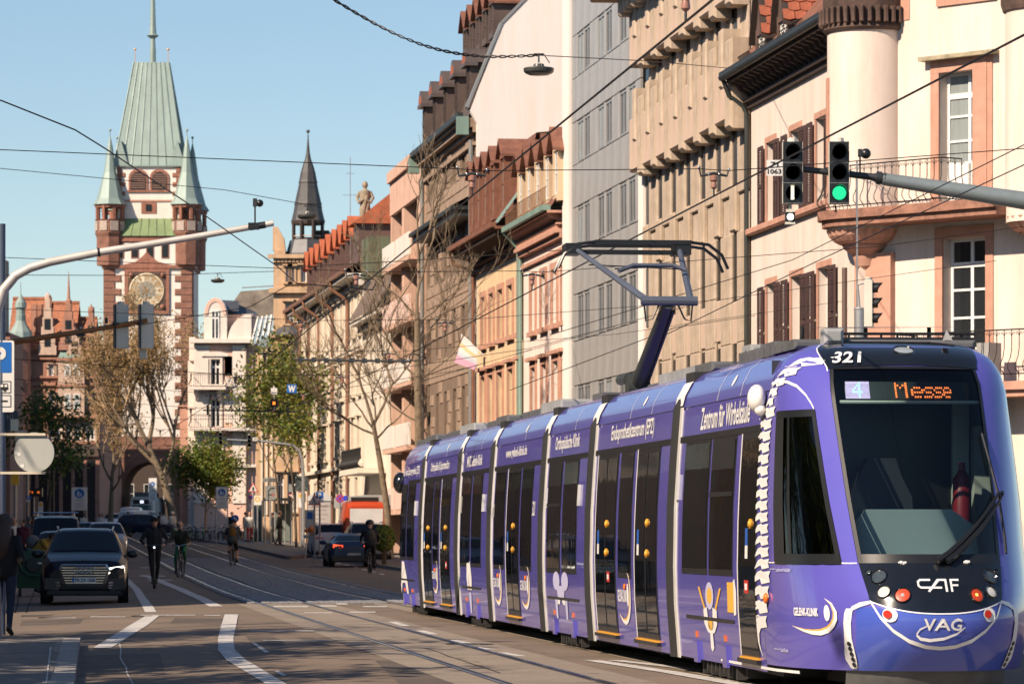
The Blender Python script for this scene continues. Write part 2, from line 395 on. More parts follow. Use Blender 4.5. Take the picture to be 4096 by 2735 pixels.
for q in (((1550, 2487), (1620, 2503)), ((1662, 2522), (1735, 2537)), ((1795, 2560), (1900, 2580)), ((1880, 2588), (1965, 2598)), ((1990, 2610), (2085, 2625))):
 (x0, y0), (x1, y1) = q; stripe([((x0, y0), (x0 + 36, y0)), ((x1 - 20, y1), (x1 + 22, y1))], 'road_marking')
stripe([((2335, 2641), (2400, 2641)), ((2650, 2690), (2730, 2690)), ((2900, 2735), (3000, 2735)), ((3300, 2810), (3420, 2810))])
stripe([((2430, 2641), (2490, 2641)), ((2700, 2672), (2770, 2672)), ((2960, 2706), (3040, 2706)), ((3400, 2760), (3520, 2760))])
stripe([((1005, 2570), (1015, 2568)), ((1060, 2612), (1080, 2608))], 'road_marking'); stripe([((1098, 2685), (1112, 2682)), ((1130, 2705), (1148, 2702))], 'road_marking')
for px, py in ((1290, 2236), (1320, 2243), (1352, 2250), (1385, 2258), (1420, 2266), (1455, 2275), (1490, 2284), (1525, 2293)):
 stripe([((px - 9, py), (px + 9, py + 1)), ((px - 4, py + 5), (px + 14, py + 6))], 'road_marking')
for a, b, y in ((560, 640, 2268), (560, 660, 2302), (590, 690, 2318)): stripe([((a, y + 3), (b, y + 3)), ((a, y), (b, y))], 'road_marking')
def drain(px, py, r=.3):
 p = gp(px, py, .006); o = tag(MB().lathe([(0, .004), (r * .8, .004), (r * .82, 0), (r, 0), (r, .005), (r * 1.05, .005), (r * 1.05, -.02)], 18).build('manhole_cover', mat('cast_iron', (.05, .045, .042), .6, .5, var=.3), loc=p), None, None); return setting(o)
for q in ((595, 2462), (222, 2468), (150, 2461), (1880, 2575)): drain(*q)
mb = MB(); pts = [(476, 2572), (482, 2600), (478, 2625), (490, 2650), (503, 2668), (505, 2690), (518, 2712), (530, 2735)]
mb.grid([[gp(x, y, .006), gp(x + 5, y, .006)] for x, y in pts]); setting(mb.build('spray_mark', LINE))
mb = MB(); pts = [(200, 2585), (196, 2620), (190, 2660), (186, 2700), (180, 2735)]
mb.grid([[gp(x, y, .127), gp(x + 6, y, .127)] for x, y in pts]); setting(mb.build('spray_mark', LINE))
ASPD = asphalt('asphalt_patch', (.085, .07, .056), (.14, .112, .088), 1.6); TAR = mat('tar_seam', (.03, .027, .024), .85, var=.3, spec=.1)
def quadpatch(pts, m, name, dz): mb = MB(); mb.add([gp(x, y, dz) for x, y in pts], [[0, 1, 2, 3]]); setting(mb.build(name, m))
for q in (((700, 2470), (890, 2470), (885, 2490), (680, 2490)), ((980, 2540), (1250, 2548), (1330, 2585), (1010, 2575)), ((330, 2620), (640, 2612), (660, 2690), (320, 2700)), ((1500, 2640), (1800, 2640), (1960, 2735), (1600, 2735)), ((90, 2480), (330, 2474), (320, 2492), (80, 2500))): quadpatch(q, ASPD, 'asphalt_patch', .003)
for q in (((940, 2555), (1390, 2546)), ((60, 2467), (500, 2462)), ((1700, 2590), (2000, 2690)), ((90, 2330), (60, 2450)), ((150, 2320), (105, 2450)), ((360, 2655), (480, 2650))):
 (x0, y0), (x1, y1) = q; n = 6; P_ = []
 for k in range(n + 1): t = k / n; p = gp(x0 + (x1 - x0) * t, y0 + (y1 - y0) * t, .0055); d = V((rnd.uniform(-.02, .02), rnd.uniform(-.02, .02), 0)) if 0 < k < n else V(); P_.append(p + d)
 d = (P_[-1] - P_[0]).normalized(); w = V((-d.y, d.x, 0)) * .012; mb = MB(); mb.grid([[p - w for p in P_], [p + w for p in P_]]); setting(mb.build('tar_seam', TAR))
# ================================================================ buildings on the right
CREAM = mat('cream_render', (.73, .625, .555), .85, var=.06, vs=.8, bump=.08, bs=40, grime=.16)
PINKS = mat('pink_sandstone', (.52, .285, .21), .85, var=.18, vs=2.5, bump=.15, bs=30, grime=.15)
REDST = mat('red_sandstone', (.33, .145, .1), .85, var=.3, vs=3., bump=.25, bs=20, grime=.3)
DKSTN = mat('weathered_stone', (.1, .062, .05), .9, var=.55, vs=2.5, bump=.4, bs=14)
SHUT = mat('brown_shutter', (.07, .038, .034), .6, var=.2, vs=5)
WFRAME = mat('white_window_frame', (.74, .73, .7), .5, var=.05)
CURT = mat('curtained_glass', (.27, .31, .31), .1, var=.2, vs=1.5, stretch=(6, 1, .4), spec=.7)
GUTTER = mat('dark_gutter', (.035, .042, .042), .5, .3, var=.2)
WOODB = mat('dark_brown_wood', (.045, .03, .024), .7, var=.3, vs=5)
COPPER = mat('green_copper', (.2, .3, .255), .6, .1, var=.25, vs=1.5, stretch=(1, 1, .3))
TILE = mat('red_roof_tile', (.33, .095, .05), .75, var=.35, vs=3)
TILEB = mat('brown_roof_tile', (.2, .085, .055), .8, var=.4, vs=3)
ZINCP = mat('brown_sheet', (.15, .095, .08), .5, .2, var=.2, vs=1.5)
IRON = mat('wrought_iron', (.02, .02, .022), .6, .4, var=.2)
CONCR = mat('exposed_aggregate', (.5, .405, .315), .9, var=.2, vs=2.2, bump=.35, bs=60, grime=.24)
CONCP = mat('smooth_concrete', (.56, .43, .345), .85, var=.1, vs=1.5, bump=.1, grime=.16)
PANEL = mat('grey_facade_panel', (.4, .395, .39), .42, .1, var=.12, vs=.7, grime=.2)
WWALL = mat('white_render', (.8, .755, .71), .85, var=.03, vs=.3, grime=.05)
STONE = mat('brown_ashlar', (.36, .26, .195), .9, var=.3, vs=1.6, bump=.4, bs=18, grime=.25)
YELW = mat('yellow_render', (.72, .53, .33), .85, var=.12, vs=1., bump=.1, grime=.2)
PALEP = mat('pale_pink_render', (.8, .67, .6), .85, var=.05, vs=.7, grime=.12)
SALM = mat('salmon_panel', (.66, .43, .325), .8, var=.12, vs=1.2, grime=.2)
OFFW = mat('off_white_panel', (.76, .7, .64), .7, var=.08, grime=.15)
CREAM2 = mat('pale_cream_render', (.76, .67, .56), .85, var=.06, vs=.6, grime=.12)
def Bd(name, label, px0, px1, cat='building', group=None):
 s0 = facS(px0); o = thing(name, label, cat, tuple(facP(s0)), FROT, group); o['s0'] = s0; o['L'] = facS(px1) - s0; return o
def X(o, px): return facS(px) - o['s0']
WCACHE = {}
def win(root, xa, xb, za, zb, y=.16, frame=None, pane=None, nx=2, nz=2, fw=.06, name='window', trans=None):
 frame = frame or WFRAME; pane = pane or PANE
 w, h = round(xb - xa, 2), round(zb - za, 2); key = (w, h, frame.name, pane.name, nx, nz, fw, trans)
 if key not in WCACHE:
  mb = MB(); mb.box(0, fw, 0, .07, 0, h); mb.box(w - fw, w, 0, .07, 0, h); mb.box(fw, w - fw, 0, .07, 0, fw); mb.box(fw, w - fw, 0, .07, h - fw, h)
  for i in range(1, nx): x = w * i / nx; mb.box(x - fw * .55, x + fw * .55, .002, .06, fw, h - fw)
  zs = [h * k / nz for k in range(1, nz)] if trans is None else [h * t for t in trans]
  for k, z in enumerate(zs): t = fw * (.8 if (trans and k == len(zs) - 1) else .35); mb.box(fw, w - fw, .004, .058, z - t, z + t)
  g = MB().box(fw * .5, w - fw * .5, .035, .045, fw * .5, h - fw * .5)
  WCACHE[key] = (mb.mesh('window', frame), g.mesh('pane', pane))
 a, b = WCACHE[key]; o = link(name, a, root, (xa, y, za)); link('pane', b, o); return o
SCACHE = {}
def surround(root, xa, xb, za, zb, m, t=.18, d=.06, head=0., sill=.1, name='window_surround'):
 mb = MB(); mb.box(xa - t, xa, -d, .02, za, zb); mb.box(xb, xb + t, -d, .02, za, zb); mb.box(xa - t, xb + t, -d - .004, .02, zb, zb + t * 1.1)
 if sill: mb.box(xa - t - .05, xb + t + .05, -d - .08, .02, za - sill, za)
 if head: mb.box(xa - t - .08, xb + t + .08, -d - .16, .02, zb + t * 1.1, zb + t * 1.1 + head)
 return mb.build(name, m, root)
def shutter(root, x, z, w, h, y=-.06):
 key = (round(w, 2), round(h, 2))
 if key not in SCACHE:
  w, h = key; mb = MB(); f = .06
  mb.box(0, f, -.045, 0, 0, h); mb.box(w - f, w, -.045, 0, 0, h)
  for z0 in (0, h * .47, h - .1): mb.box(f, w - f, -.043, 0, z0, z0 + .1)
  n = int(h / .062)
  for k in range(n):
   zz = .09 + (h - .2) * k / n
   if abs(zz - h * .5) < .07: continue
   mb.add([(f, -.04, zz), (w - f, -.04, zz), (w - f, -.008, zz + .04), (f, -.008, zz + .04), (f, -.034, zz - .012), (w - f, -.034, zz - .012)], [[0, 1, 2, 3], [4, 5, 1, 0]])
  SCACHE[key] = mb.mesh('shutter', SHUT)
 return link('shutter', SCACHE[key], root, (x, y, z))
def block(root, name, m, x0, x1, z1, depth=11., z0=-.5, ops=(), rev=.18, y=0.):
 mb = MB(); mb.wall(x0, x1, z0, z1, list(ops), rev, y)
 mb.quad((x0, y, z0), (x0, y, z1), (x0, depth, z1), (x0, depth, z0)); mb.quad((x1, y, z0), (x1, depth, z0), (x1, depth, z1), (x1, y, z1))
 mb.quad((x0, y, z1), (x1, y, z1), (x1, depth, z1), (x0, depth, z1)); mb.quad((x0, depth, z0), (x0, depth, z1), (x1, depth, z1), (x1, depth, z0))
 mb.mat(1)
 for o in ops: mb.quad((o[0], y + rev + .05, o[2]), (o[1], y + rev + .05, o[2]), (o[1], y + rev + .05, o[3]), (o[0], y + rev + .05, o[3]))
 return mb.build(name, [m, BLACK], root)
def tiles(root, a, b, c, d, nu, nv, m=None, base=None):
 m = m or TILE; a, b, c, d = map(V, (a, b, c, d)); n = (b - a).cross(d - a).normalized(); n = n if n.z > 0 else -n
 w = (b - a).length / nu * 1.0; 
 for j in range(nv):
  t0, t1 = j / nv, (j + 1.25) / nv
  for i in range(nu):
   s0 = (i + (.5 if j % 2 else 0)) / nu; s1 = min(1, s0 + 1 / nu); 
   if s0 >= 1: continue
   P = lambda s, t: (a.lerp(b, s)).lerp(d.lerp(c, s), min(1, t))
   p = [P(s0 + .004, t0 + .02), P((s0 + s1) / 2, t0 - .0), P(s1 - .004, t0 + .02), P(s1 - .004, t1), P(s0 + .004, t1)]
   o = p[0]; lift = [.035, .04, .035, .008, .008]
   vs = [q + n * l - o for q, l in zip(p, lift)] + [q - n * .004 - o for q in p[:3]]
   MB().add(vs, [[0, 1, 2, 3, 4], [5, 6, 1, 0], [6, 7, 2, 1]]).build('roof_tile', m, root, loc=o)
def dormer(root, x, z, w, h, d, wall, roof, y=0., pitch=1.1, pane=None, over=.12, tiled=False, fr=None, nx=2):
 f = MB(); wx = w / 2; rh = wx * pitch
 f.box(x - wx, x - wx + .14, y, y + .12, z, z + h); f.box(x + wx - .14, x + wx, y, y + .12, z, z + h); f.box(x - wx + .14, x + wx - .14, y, y + .12, z + h - .16, z + h); f.box(x - wx + .14, x + wx - .14, y, y + .12, z, z + .25)
 f.quad((x - wx, y + .12, z), (x - wx, y + d, z), (x - wx, y + d, z + h), (x - wx, y + .12, z + h)); f.quad((x + wx, y + .12, z), (x + wx, y + .12, z + h), (x + wx, y + d, z + h), (x + wx, y + d, z))
 f.add([(x - wx, y + .02, z + h), (x + wx, y + .02, z + h), (x, y + .02, z + h + rh)], [[0, 1, 2]])
 o = f.build('dormer', wall, root)
 r = MB(); e = over; k = rh / wx
 for sg in (-1, 1):
  p = [(x, y - e, z + h + rh + .06), (x + sg * (wx + e), y - e, z + h - e * k + .06), (x + sg * (wx + e), y + d, z + h - e * k + .06), (x, y + d, z + h + rh + .06)]
  q = [(a, b, c - .09) for a, b, c in p]; r.add(p + q, [[0, 1, 2, 3], [4, 7, 6, 5], [0, 4, 5, 1], [1, 5, 6, 2], [0, 3, 7, 4]])
 ro = r.build('dormer_roof', roof, o)
 win(o, x - wx + .14, x + wx - .14, z + .25, z + h - .16, y + .06, fr, pane or PANE, nx, 2, .07)
 if tiled:
  p = lambda sg, yy, zz: (x + sg * (wx + e), yy, zz)
  tiles(ro, (x + (wx + e), y - e, z + h - e * k + .07), (x + (wx + e), y + d, z + h - e * k + .07), (x, y + d, z + h + rh + .07), (x, y - e, z + h + rh + .07), 7, 8)
 return o
A = Bd('corner_house', 'cream corner house with pink window surrounds, brown shutters and round turret', 3005, 3440)
L = A['L']; ops = []; W1 = [(3068, 3103), (3164, 3205), (3266, 3306)]; W0 = [(3068, 3105), (3166, 3210), (3274, 3322)]
for row, z0, z1 in ((W1, 9.42, 11.35), (W0, 5.6, 7.85)):
 for a, b in row: ops.append((X(A, a), X(A, b), z0, z1))
block(A, 'wall', CREAM, 0, L, 12.7, 10., ops=ops, rev=.28)
for k, o in enumerate(ops):
 win(A, *o, y=.2, nx=2, nz=3); surround(A, *o, PINKS, t=.13, d=.03, sill=0)
 w = (o[1] - o[0]) * .52; shutter(A, o[0] - w - .16, o[2] - .06, w, o[3] - o[2] + .02); shutter(A, o[1] + .16, o[2] - .06, w, o[3] - o[2] + .02)
mb = MB(); mb.bbox(-.05, L, -.16, .02, 9.2, 9.37, .03); mb.build('sill_band', PINKS, A)
mb = MB(); mb.box(-.1, L, -.1, .02, 12.42, 12.56); mb.box(-.1, L, -.2, .02, 12.56, 12.64); mb.box(-.1, L, -.62, .02, 13.06, 13.16); mb.box(-.1, L, -.02, .0, 12.6, 13.06); mb.build('cornice', WOODB, A)
br = MB(); prof = [(.0, 12.64), (-.1, 12.66), (-.16, 12.76), (-.34, 12.84), (-.4, 12.96), (-.56, 13.0), (-.56, 13.06), (.0, 13.06)]
br.prism([(p[0], p[1] - 12.64) for p in prof], -.08, .08, 'yz'); bm_ = br.mesh('bracket', WOODB, )
n = 22
for k in range(n): link('bracket', bm_, A, (.2 + (L - .5) * k / (n - 1), 0, 12.64))
mb = MB(); mb.tube([(-.2, -.72, 13.22), (L, -.72, 13.22)], .1, 8); mb.box(-.2, L, -.8, -.6, 13.16, 13.34); mb.tube([(-.12, -.7, 13.15), (-.1, -.55, 12.75), (-.06, -.2, 12.5), (-.02, -.12, 12.3), (-.02, -.12, 4)], .06, 8); mb.build('gutter', GUTTER, A, smooth=.8)
mb = MB(); mb.add([(-.1, -.65, 13.2), (L - .4, -.65, 13.2), (L - .4, 3.2, 17.6), (-.1, 3.2, 17.6), (-.1, 8, 17.9), (L - .4, 8, 17.9)], [[0, 1, 2, 3], [3, 2, 5, 4]]); mb.build('roof', TILEB, A)
for px in (3098, 3186): dormer(A, X(A, px), 13.25, 1.3, .85, 1.9, DKSTN, WOODB, y=-.35, pitch=2.3, over=.14, tiled=True)
mb = MB()
for a, b in ((3030, 3075), (3112, 3165), (3200, 3290)):
 xa, xb = X(A, a), X(A, b); mb.tube([(xa, -.5, 13.62), (xb, -.5, 13.62)], .015, 4)
 for k in range(14): x = xa + (xb - xa) * k / 13; mb.tube([(x, -.5, 13.3), (x, -.42, 13.45), (x, -.5, 13.62)], .01, 4)
mb.build('snow_guard', IRON, A)
TC = V((7.93, 90.3, 0)); loc = A.matrix_basis
def toA(p): M = Matrix.Translation(A.location) @ Matrix.Rotation(FROT, 4, 'Z'); return M.inverted() @ V(p)
tc = toA(TC); TR = .9
mb = MB(); ang = lambda px: 0
ta0 = -2.42; ta1 = -1.86
zb = [(8.6, 13.0)]
mb.lathe([(TR, 8.4), (TR, 9.0)], 40, tc); mb.lathe([(TR, 11.3), (TR, 13.0)], 40, tc)
mb.lathe([(TR, 9.0), (TR, 11.3)], 34, tc, ta1, ta0 + 2 * math.pi); mb.build('turret', CREAM, A, smooth=.6)
def arcbox(mb, r0, r1, a0, a1, z0, z1, n=8, c=tc):
 vs = []
 for k in range(n + 1):
  t = a0 + (a1 - a0) * k / n; ct, st = math.cos(t), math.sin(t)
  vs += [(c.x + r0 * ct, c.y + r0 * st, z0), (c.x + r1 * ct, c.y + r1 * st, z0), (c.x + r1 * ct, c.y + r1 * st, z1), (c.x + r0 * ct, c.y + r0 * st, z1)]
 fs = [[0, 1, 2, 3], [4 * n, 4 * n + 3, 4 * n + 2, 4 * n + 1]]
 for k in range(n): a, b = 4 * k, 4 * k + 4; fs += [[a + 1, b + 1, b + 2, a + 2], [a + 3, a + 2, b + 2, b + 3], [a, b, b + 1, a + 1], [a, a + 3, b + 3, b]]
 mb.add(vs, fs)
mb = MB(); t = .30
arcbox(mb, TR - .2, TR + .03, ta0 - t, ta0, 8.45, 11.8); arcbox(mb, TR - .2, TR + .03, ta1, ta1 + t + .12, 8.45, 11.8); arcbox(mb, TR - .2, TR + .028, ta0, ta1, 11.3, 11.798); arcbox(mb, TR - .2, TR + .026, ta0, ta1, 8.45, 9.0)
mb.build('window_surround', PINKS, A)
mb = MB(); arcbox(mb, TR - .2, TR - .14, ta0, ta0 + .06, 9, 11.3); arcbox(mb, TR - .2, TR - .14, ta1 - .06, ta1, 9, 11.3)
for z in (9, 10.35, 10.62, 11.22): arcbox(mb, TR - .2, TR - .142, ta0 + .06, ta1 - .06, z, z + .08)
w_ = mb.build('window', WFRAME, A); mb = MB(); arcbox(mb, TR - .22, TR - .18, ta0, ta1, 9, 11.3); mb.build('pane', CURT, w_)
mb = MB(); mb.lathe([(.95, 12.8), (1.0, 12.86), (.95, 12.95), (.98, 13.3), (1.0, 13.36), (1.0, 13.75), (1.06, 13.8), (1.06, 14.6), (.9, 14.7)], 40, tc); mb.build('turret_collar', DKSTN, A, smooth=.4)
cm = MB().bbox(-.045, .045, -.12, .02, 0, .36, .02).mesh('corbel', DKSTN)
for k in range(36): t = k / 36 * 2 * math.pi; link('corbel', cm, A, (tc.x + .97 * math.cos(t), tc.y + .97 * math.sin(t), 12.95), (0, 0, t + math.pi / 2))
mb = MB(); mb.lathe([(.0, 7.2), (.09, 7.24), (.11, 7.36), (.16, 7.42), (.18, 7.46), (.15, 7.5), (.27, 7.62), (.31, 7.76), (.33, 7.82), (.33, 7.86), (.38, 7.9), (.5, 7.98), (.56, 8.05), (.56, 8.1), (.6, 8.12)], 28, tc); mb.build('corbel_bowl', PINKS, A, smooth=.5)
fl = MB(); p0 = [(.58, 8.1), (.7, 8.16), (.82, 8.28), (.88, 8.42)]
fl.grid([[(r, -.075 * r / .6, z), (r + .045, 0, z), (r, .075 * r / .6, z)] for r, z in p0]); fm = fl.mesh('flute', PINKS)
for k in range(28): t = k / 28 * 2 * math.pi; link('flute', fm, A, (tc.x, tc.y, 0), (0, 0, t))
mb = MB(); mb.lathe([(.57, 8.1), (.84, 8.42), (.5, 8.43)], 28, tc); mb.build('corbel_core', REDST, A)
CU = V((.68, -.733)); crot = math.atan2(CU.y, CU.x) - FROT
C = thing('corner_front', None, None); C.parent = A; C.location = tc; C.rotation_euler = (0, 0, crot)
C.name = 'corner_front'
def CXp(px):
 k = (px - CX) / F; return (k * TC.y - TC.x) / (.68 + .733 * k)
cw = 8.
d1 = (CXp(3758), CXp(3938), 8.75, 11.75); d0 = (CXp(3772), CXp(3944), 4.9, 8.12)
block(C, 'wall', CREAM, .3, cw, 15., 6., z0=-.3, ops=[d1, d0, (5.2, 6.4, 8.75, 11.75)], rev=.3)
w_ = win(C, *d1, y=.26, pane=CURT, nx=2, trans=(.34, .5, .68, .83), fw=.075, name='balcony_door'); mb = MB(); mb.box(d1[0] + .06, d1[1] - .06, .262, .3, 8.75, 9.75); mb.build('door_panel', WFRAME, C)
w_ = win(C, *d0, y=.26, pane=PANE, nx=2, trans=(.25, .46, .65, .82), fw=.075, name='balcony_door'); mb = MB(); mb.box(d0[0] + .06, d0[1] - .06, .262, .3, 4.9, 5.6); mb.build('door_panel', WFRAME, C)
surround(C, *d1, PINKS, t=.24, d=.03, sill=0); surround(C, *d0, PINKS, t=.22, d=.03, sill=0); surround(C, 5.2, 6.4, 8.75, 11.75, PINKS, t=.24, d=.03, sill=0); win(C, 5.2, 6.4, 8.75, 11.75, y=.26, pane=CURT, nx=2, trans=(.5, .8))
mb = MB(); mb.box(d1[0] - .42, d1[1] + .42, -.24, .02, d1[3] + .27, d1[3] + .36); mb.build('door_hood', mat('lichen_stone', (.36, .31, .21), .9, var=.4, vs=6), C)
mb = MB(); mb.box(CXp(3750), CXp(3990), -.05, .02, 13.2, 13.36); mb.box(3.1, 3.5, -.05, .02, 9.0, 12.1); mb.build('stone_strip', PINKS, C)
mb = MB()
for r, z0, z1 in ((1.12, 8.62, 8.82), (1.02, 8.47, 8.615)):
 poly = [(r * math.cos(a), r * math.sin(a)) for a in [math.pi * .86 + k * (math.pi * .64) / 14 for k in range(15)]]
 poly = [(x, y) for x, y in poly] + [(3.3, -r * .93), (3.35, -r), (4.6, -r), (4.6, .1), (0, .1)]
 mb.prism(poly, z0, z1, 'xy')
mb.build('balcony_slab', mat('mossy_sandstone', (.3, .15, .105), .9, var=.5, vs=4, bump=.4), C)
def railing(root, pts, z0, z1, name='railing', step=.2):
 pts = [V((x, y)) for x, y in pts]; mb = MB(); cen = sum(pts, V((0, 0))) / len(pts)
 mb.tube([(p.x, p.y, z1) for p in pts], .016, 5); mb.tube([(p.x, p.y, z0 + .06) for p in pts], .014, 5)
 seg = [(pts[i + 1] - pts[i]).length for i in range(len(pts) - 1)]; tot = sum(seg); n = int(tot / step); 
 for k in range(n + 1):
  s = tot * k / n; i = 0
  while i < len(seg) - 1 and s > seg[i]: s -= seg[i]; i += 1
  d = (pts[i + 1] - pts[i]).normalized(); p = pts[i] + d * s; o = V((d.y, -d.x)); 
  if o.y > 0 and abs(d.x) > .3: o = -o
  H = z1 - z0; mb.tube([(p.x + o.x * f, p.y + o.y * f, z0 + H * t) for f, t in ((0, 0), (.02, .06), (.13, .16), (.13, .26), (.04, .42), (0, .6), (0, 1))], .012, 4)
  for sg in (-1, 1): mb.tube([(p.x, p.y, z1 - .14), (p.x + d.x * sg * .05, p.y + d.y * sg * .05, z1 - .05), (p.x + d.x * sg * .09, p.y + d.y * sg * .09, z1 - .07), (p.x + d.x * sg * .06, p.y + d.y * sg * .06, z1 - .1)], .008, 4)
 return mb.build(name, IRON, root)
arcp = [(1.0 * math.cos(a), 1.0 * math.sin(a)) for a in [math.pi * 1.17 + k * (math.pi * .33) / 8 for k in range(9)]]
railing(C, arcp + [(3.05, -1.0), (3.1, -.4)], 8.84, 9.78)
railing(C, [(1.7, -.25), (1.75, -.95), (6, -.95)], 5.0, 6.0)
mb = MB(); mb.box(1.5, 7, -1.1, .02, 4.72, 4.9); mb.box(1.55, 7, -1.0, .02, 4.58, 4.717); mb.build('balcony_slab', PINKS, C)
for x in (1.9, 3.9, 5.6):
 mb = MB(); mb.prism([(.02, 3.4), (-.2, 3.5), (-.3, 4.0), (-.85, 4.3), (-.85, 4.577), (.02, 4.577)], x - .14, x + .14, 'yz'); mb.build('bracket', PINKS, C)
mb = MB(); mb.box(-.25, .82, -.16, .3, 4.5, 7.9); mb.build('pilaster', PINKS, C); mb = MB(); mb.tube([(-.42, -.3, 4.), (-.42, -.3, 7.6)], .06, 8); mb.build('downpipe', mat('brown_pipe', (.12, .08, .065), .5), C)
mb = MB(); mb.box(3.95, 4.3, -.9, -.5, 5.1, 5.75); mb.build('air_unit', mat('unit_grey', (.3, .3, .29), .6), C); 
T2X = CXp(4190)
t2 = MB(); t2.lathe([(TR, 8.3), (TR, 13), (.98, 13.1), (1.06, 13.8), (1.06, 14.6)], 32, (T2X, 0, 0)); t2.build('turret', CREAM, C, smooth=.5)
t2 = MB(); t2.lathe([(.1, 7.3), (.33, 7.8), (.56, 8.1), (.86, 8.45)], 24, (T2X, 0, 0)); t2.build('corbel_bowl', PINKS, C, smooth=.5)
for k in range(24): t = k / 24 * 2 * math.pi; link('flute', fm, C, (T2X, 0, 0), (0, 0, t))
t2 = MB(); t2.lathe([(.95, 12.8), (1.0, 12.95), (1.0, 13.75), (1.08, 13.8), (1.08, 14.6)], 32, (T2X, 0, 0)); t2.build('turret_collar', DKSTN, C, smooth=.4)
mb = MB(); mb.box(CXp(3560), CXp(3640), -.02, .15, 13, 15); mb.build('stone_strip', PINKS, C)
B = Bd('concrete_office', 'tan exposed concrete office block with deep fins and slit windows', 2566, 3003)
L = B['L']; mb = MB(); mb.box(.9, L - .02, .0, 10, -.5, 17.6); mb.build('wall', CONCR, B)
mb = MB(); mb.box(.0, .88, -.1, 10, -.5, 12.2); mb.build('white_pier', WWALL, B)
bay = (L - .9) / 7; rows = [15.25, 12.2, 9.45, 6.6]
sp = MB().bbox(0, bay * .66, -.5, .0, 0, 1.55, .05).mesh('spandrel', CONCP); pierm = MB().bbox(0, bay * .34, -.52, .0, 0, 2.3, .08).mesh('console', CONCR); tong = MB().bbox(0, bay * .2, -.56, .0, 0, 1.5, .05).mesh('console', CONCR)
wallp = MB().bbox(0, bay * .63, -.06, .0, 0, 1.75, .02).mesh('window_pier', CONCR); wallt = MB().bbox(0, bay * .63, -.07, .0, -1.1, 1.75, .03).mesh('window_pier', CONCR); lowq = MB().bbox(0, bay * .34, -.05, .0, 0, 1.1, .03).mesh('parapet_block', CONCP); lowp = MB().bbox(0, bay * .34, -.13, .0, 0, 1.2, .05).mesh('parapet_block', CONCR)
ribm = MB().bbox(0, .3, -.9, 0, 0, .8, .06).mesh('eave_rib', CONCR)
slit = MB().box(0, bay * .34, -.03, -.02, 0, 1.7).mesh('window', mat('slit_glass', (.012, .012, .013), .25, var=.3, spec=.2)); capm = MB().bbox(0, .02, -.9, 0, 0, .1, .004).mesh('joint', BLACK)
for r, zs in enumerate(rows):
 for k in range(7):
  x = .9 + bay * k; j = rnd.uniform(-.06, .06)
  if r < 2: link('spandrel', sp, B, (x, -.02, zs)); link('console', pierm, B, (x + bay * .66, -.02, zs - .2 + j)); link('console', tong, B, (x + bay * .4, -.03, zs + .8 - j))
  link('window_pier', wallp if r < 2 else wallt, B, (x + bay * .37, -.02, zs - 1.78)); link('window', slit, B, (x + bay * .02, 0, zs - 1.75))
  if r < 2: link('parapet_block', lowp, B, (x + bay * .02, -.01, zs - 2.75))
  else: link('parapet_block', lowq, B, (x + bay * .02, -.01, zs - 2.9 + .08 * (k % 3)))
  if r == 0:
   for q in range(3): link('eave_rib', ribm, B, (x + bay * (.1 + .3 * q), 0, zs + 1.45 + .05 * q))
pm = MB().bbox(0, bay * .46, -.07, .0, 0, 4.1, .02).mesh('wall_panel', CONCR)
for k in range(14): link('wall_panel', pm, B, (.93 + bay * .5 * k, -.01 - .01 * (k % 2), .1))
mb = MB(); mb.bbox(-.3, L, -1.5, 2, 17.3, 17.75, .05); mb.build('roof_slab', mat('tan_fascia', (.42, .24, .13), .8, var=.2), B)
mb = MB(); mb.box(.0, L, -.2, 8, 16.9, 17.3); mb.box(1, L, .5, 8, 17.75, 20.5); mb.build('roof_storey', CONCP, B)
Gp = Bd('panel_office', 'grey metal panelled office block with rows of paired windows', 2264, 2566)
L = Gp['L']; mb = MB(); mb.box(0, L - .02, .06, 11, -.5, 23.5); mb.build('wall', BLACK, Gp)
mb = MB(); mb.box(-.02, X(Gp, 2289), -.12, 11, -.5, 24); mb.build('white_pier', WWALL, Gp)
mb = MB(); mb.box(0, L, .06, 11, 23.5, 24); mb.build('roof', TGREY, Gp)
x0 = X(Gp, 2290); W_ = L - x0; NC = 9; zl = [1.1, 2.5, 3.9, 5.3, 6.5, 7.95, 9.47, 10.9, 12.3, 13.68, 15.08, 16.5, 17.9, 19.3, 20.7, 22.1, 23.5]
cwid = W_ / NC; pcache = {}
pairs = [(2312, 2337), (2339, 2362), (2394, 2419), (2425, 2451), (2481, 2509), (2517, 2545)]
for i in range(len(zl) - 1):
 za, zb_ = zl[i], zl[i + 1]; winrow = (i % 2 == 1)
 if winrow:
  edges_w = [(X(Gp, a), X(Gp, b)) for a, b in pairs]; xs_ = [x0] + [v for e in edges_w for v in e] + [L]
  for a, b in edges_w:
   o = win(Gp, a, b, za + .04, zb_ - .03, y=-.005, frame=mat('alu_frame', (.42, .42, .42), .4, .5), pane=PANE if rnd.random() < .6 else CURT, nx=2, nz=1, fw=.07)
  segs = [(xs_[q], xs_[q + 1]) for q in range(0, len(xs_), 2)]
 else: segs = [(x0 + cwid * q, x0 + cwid * (q + 1)) for q in range(NC)]
 for a, b in segs:
  if b - a < .08: continue
  key = (round(b - a, 2), round(zb_ - za, 2))
  if key not in pcache: pcache[key] = MB().bbox(.012, key[0] - .012, -.03, .05, .015, key[1] - .015, .006).mesh('facade_panel', PANEL)
  o = link('facade_panel', pcache[key], Gp, (a, rnd.uniform(-.004, .004), za)); o.rotation_euler = (rnd.uniform(-.003, .003), 0, rnd.uniform(-.004, .004))
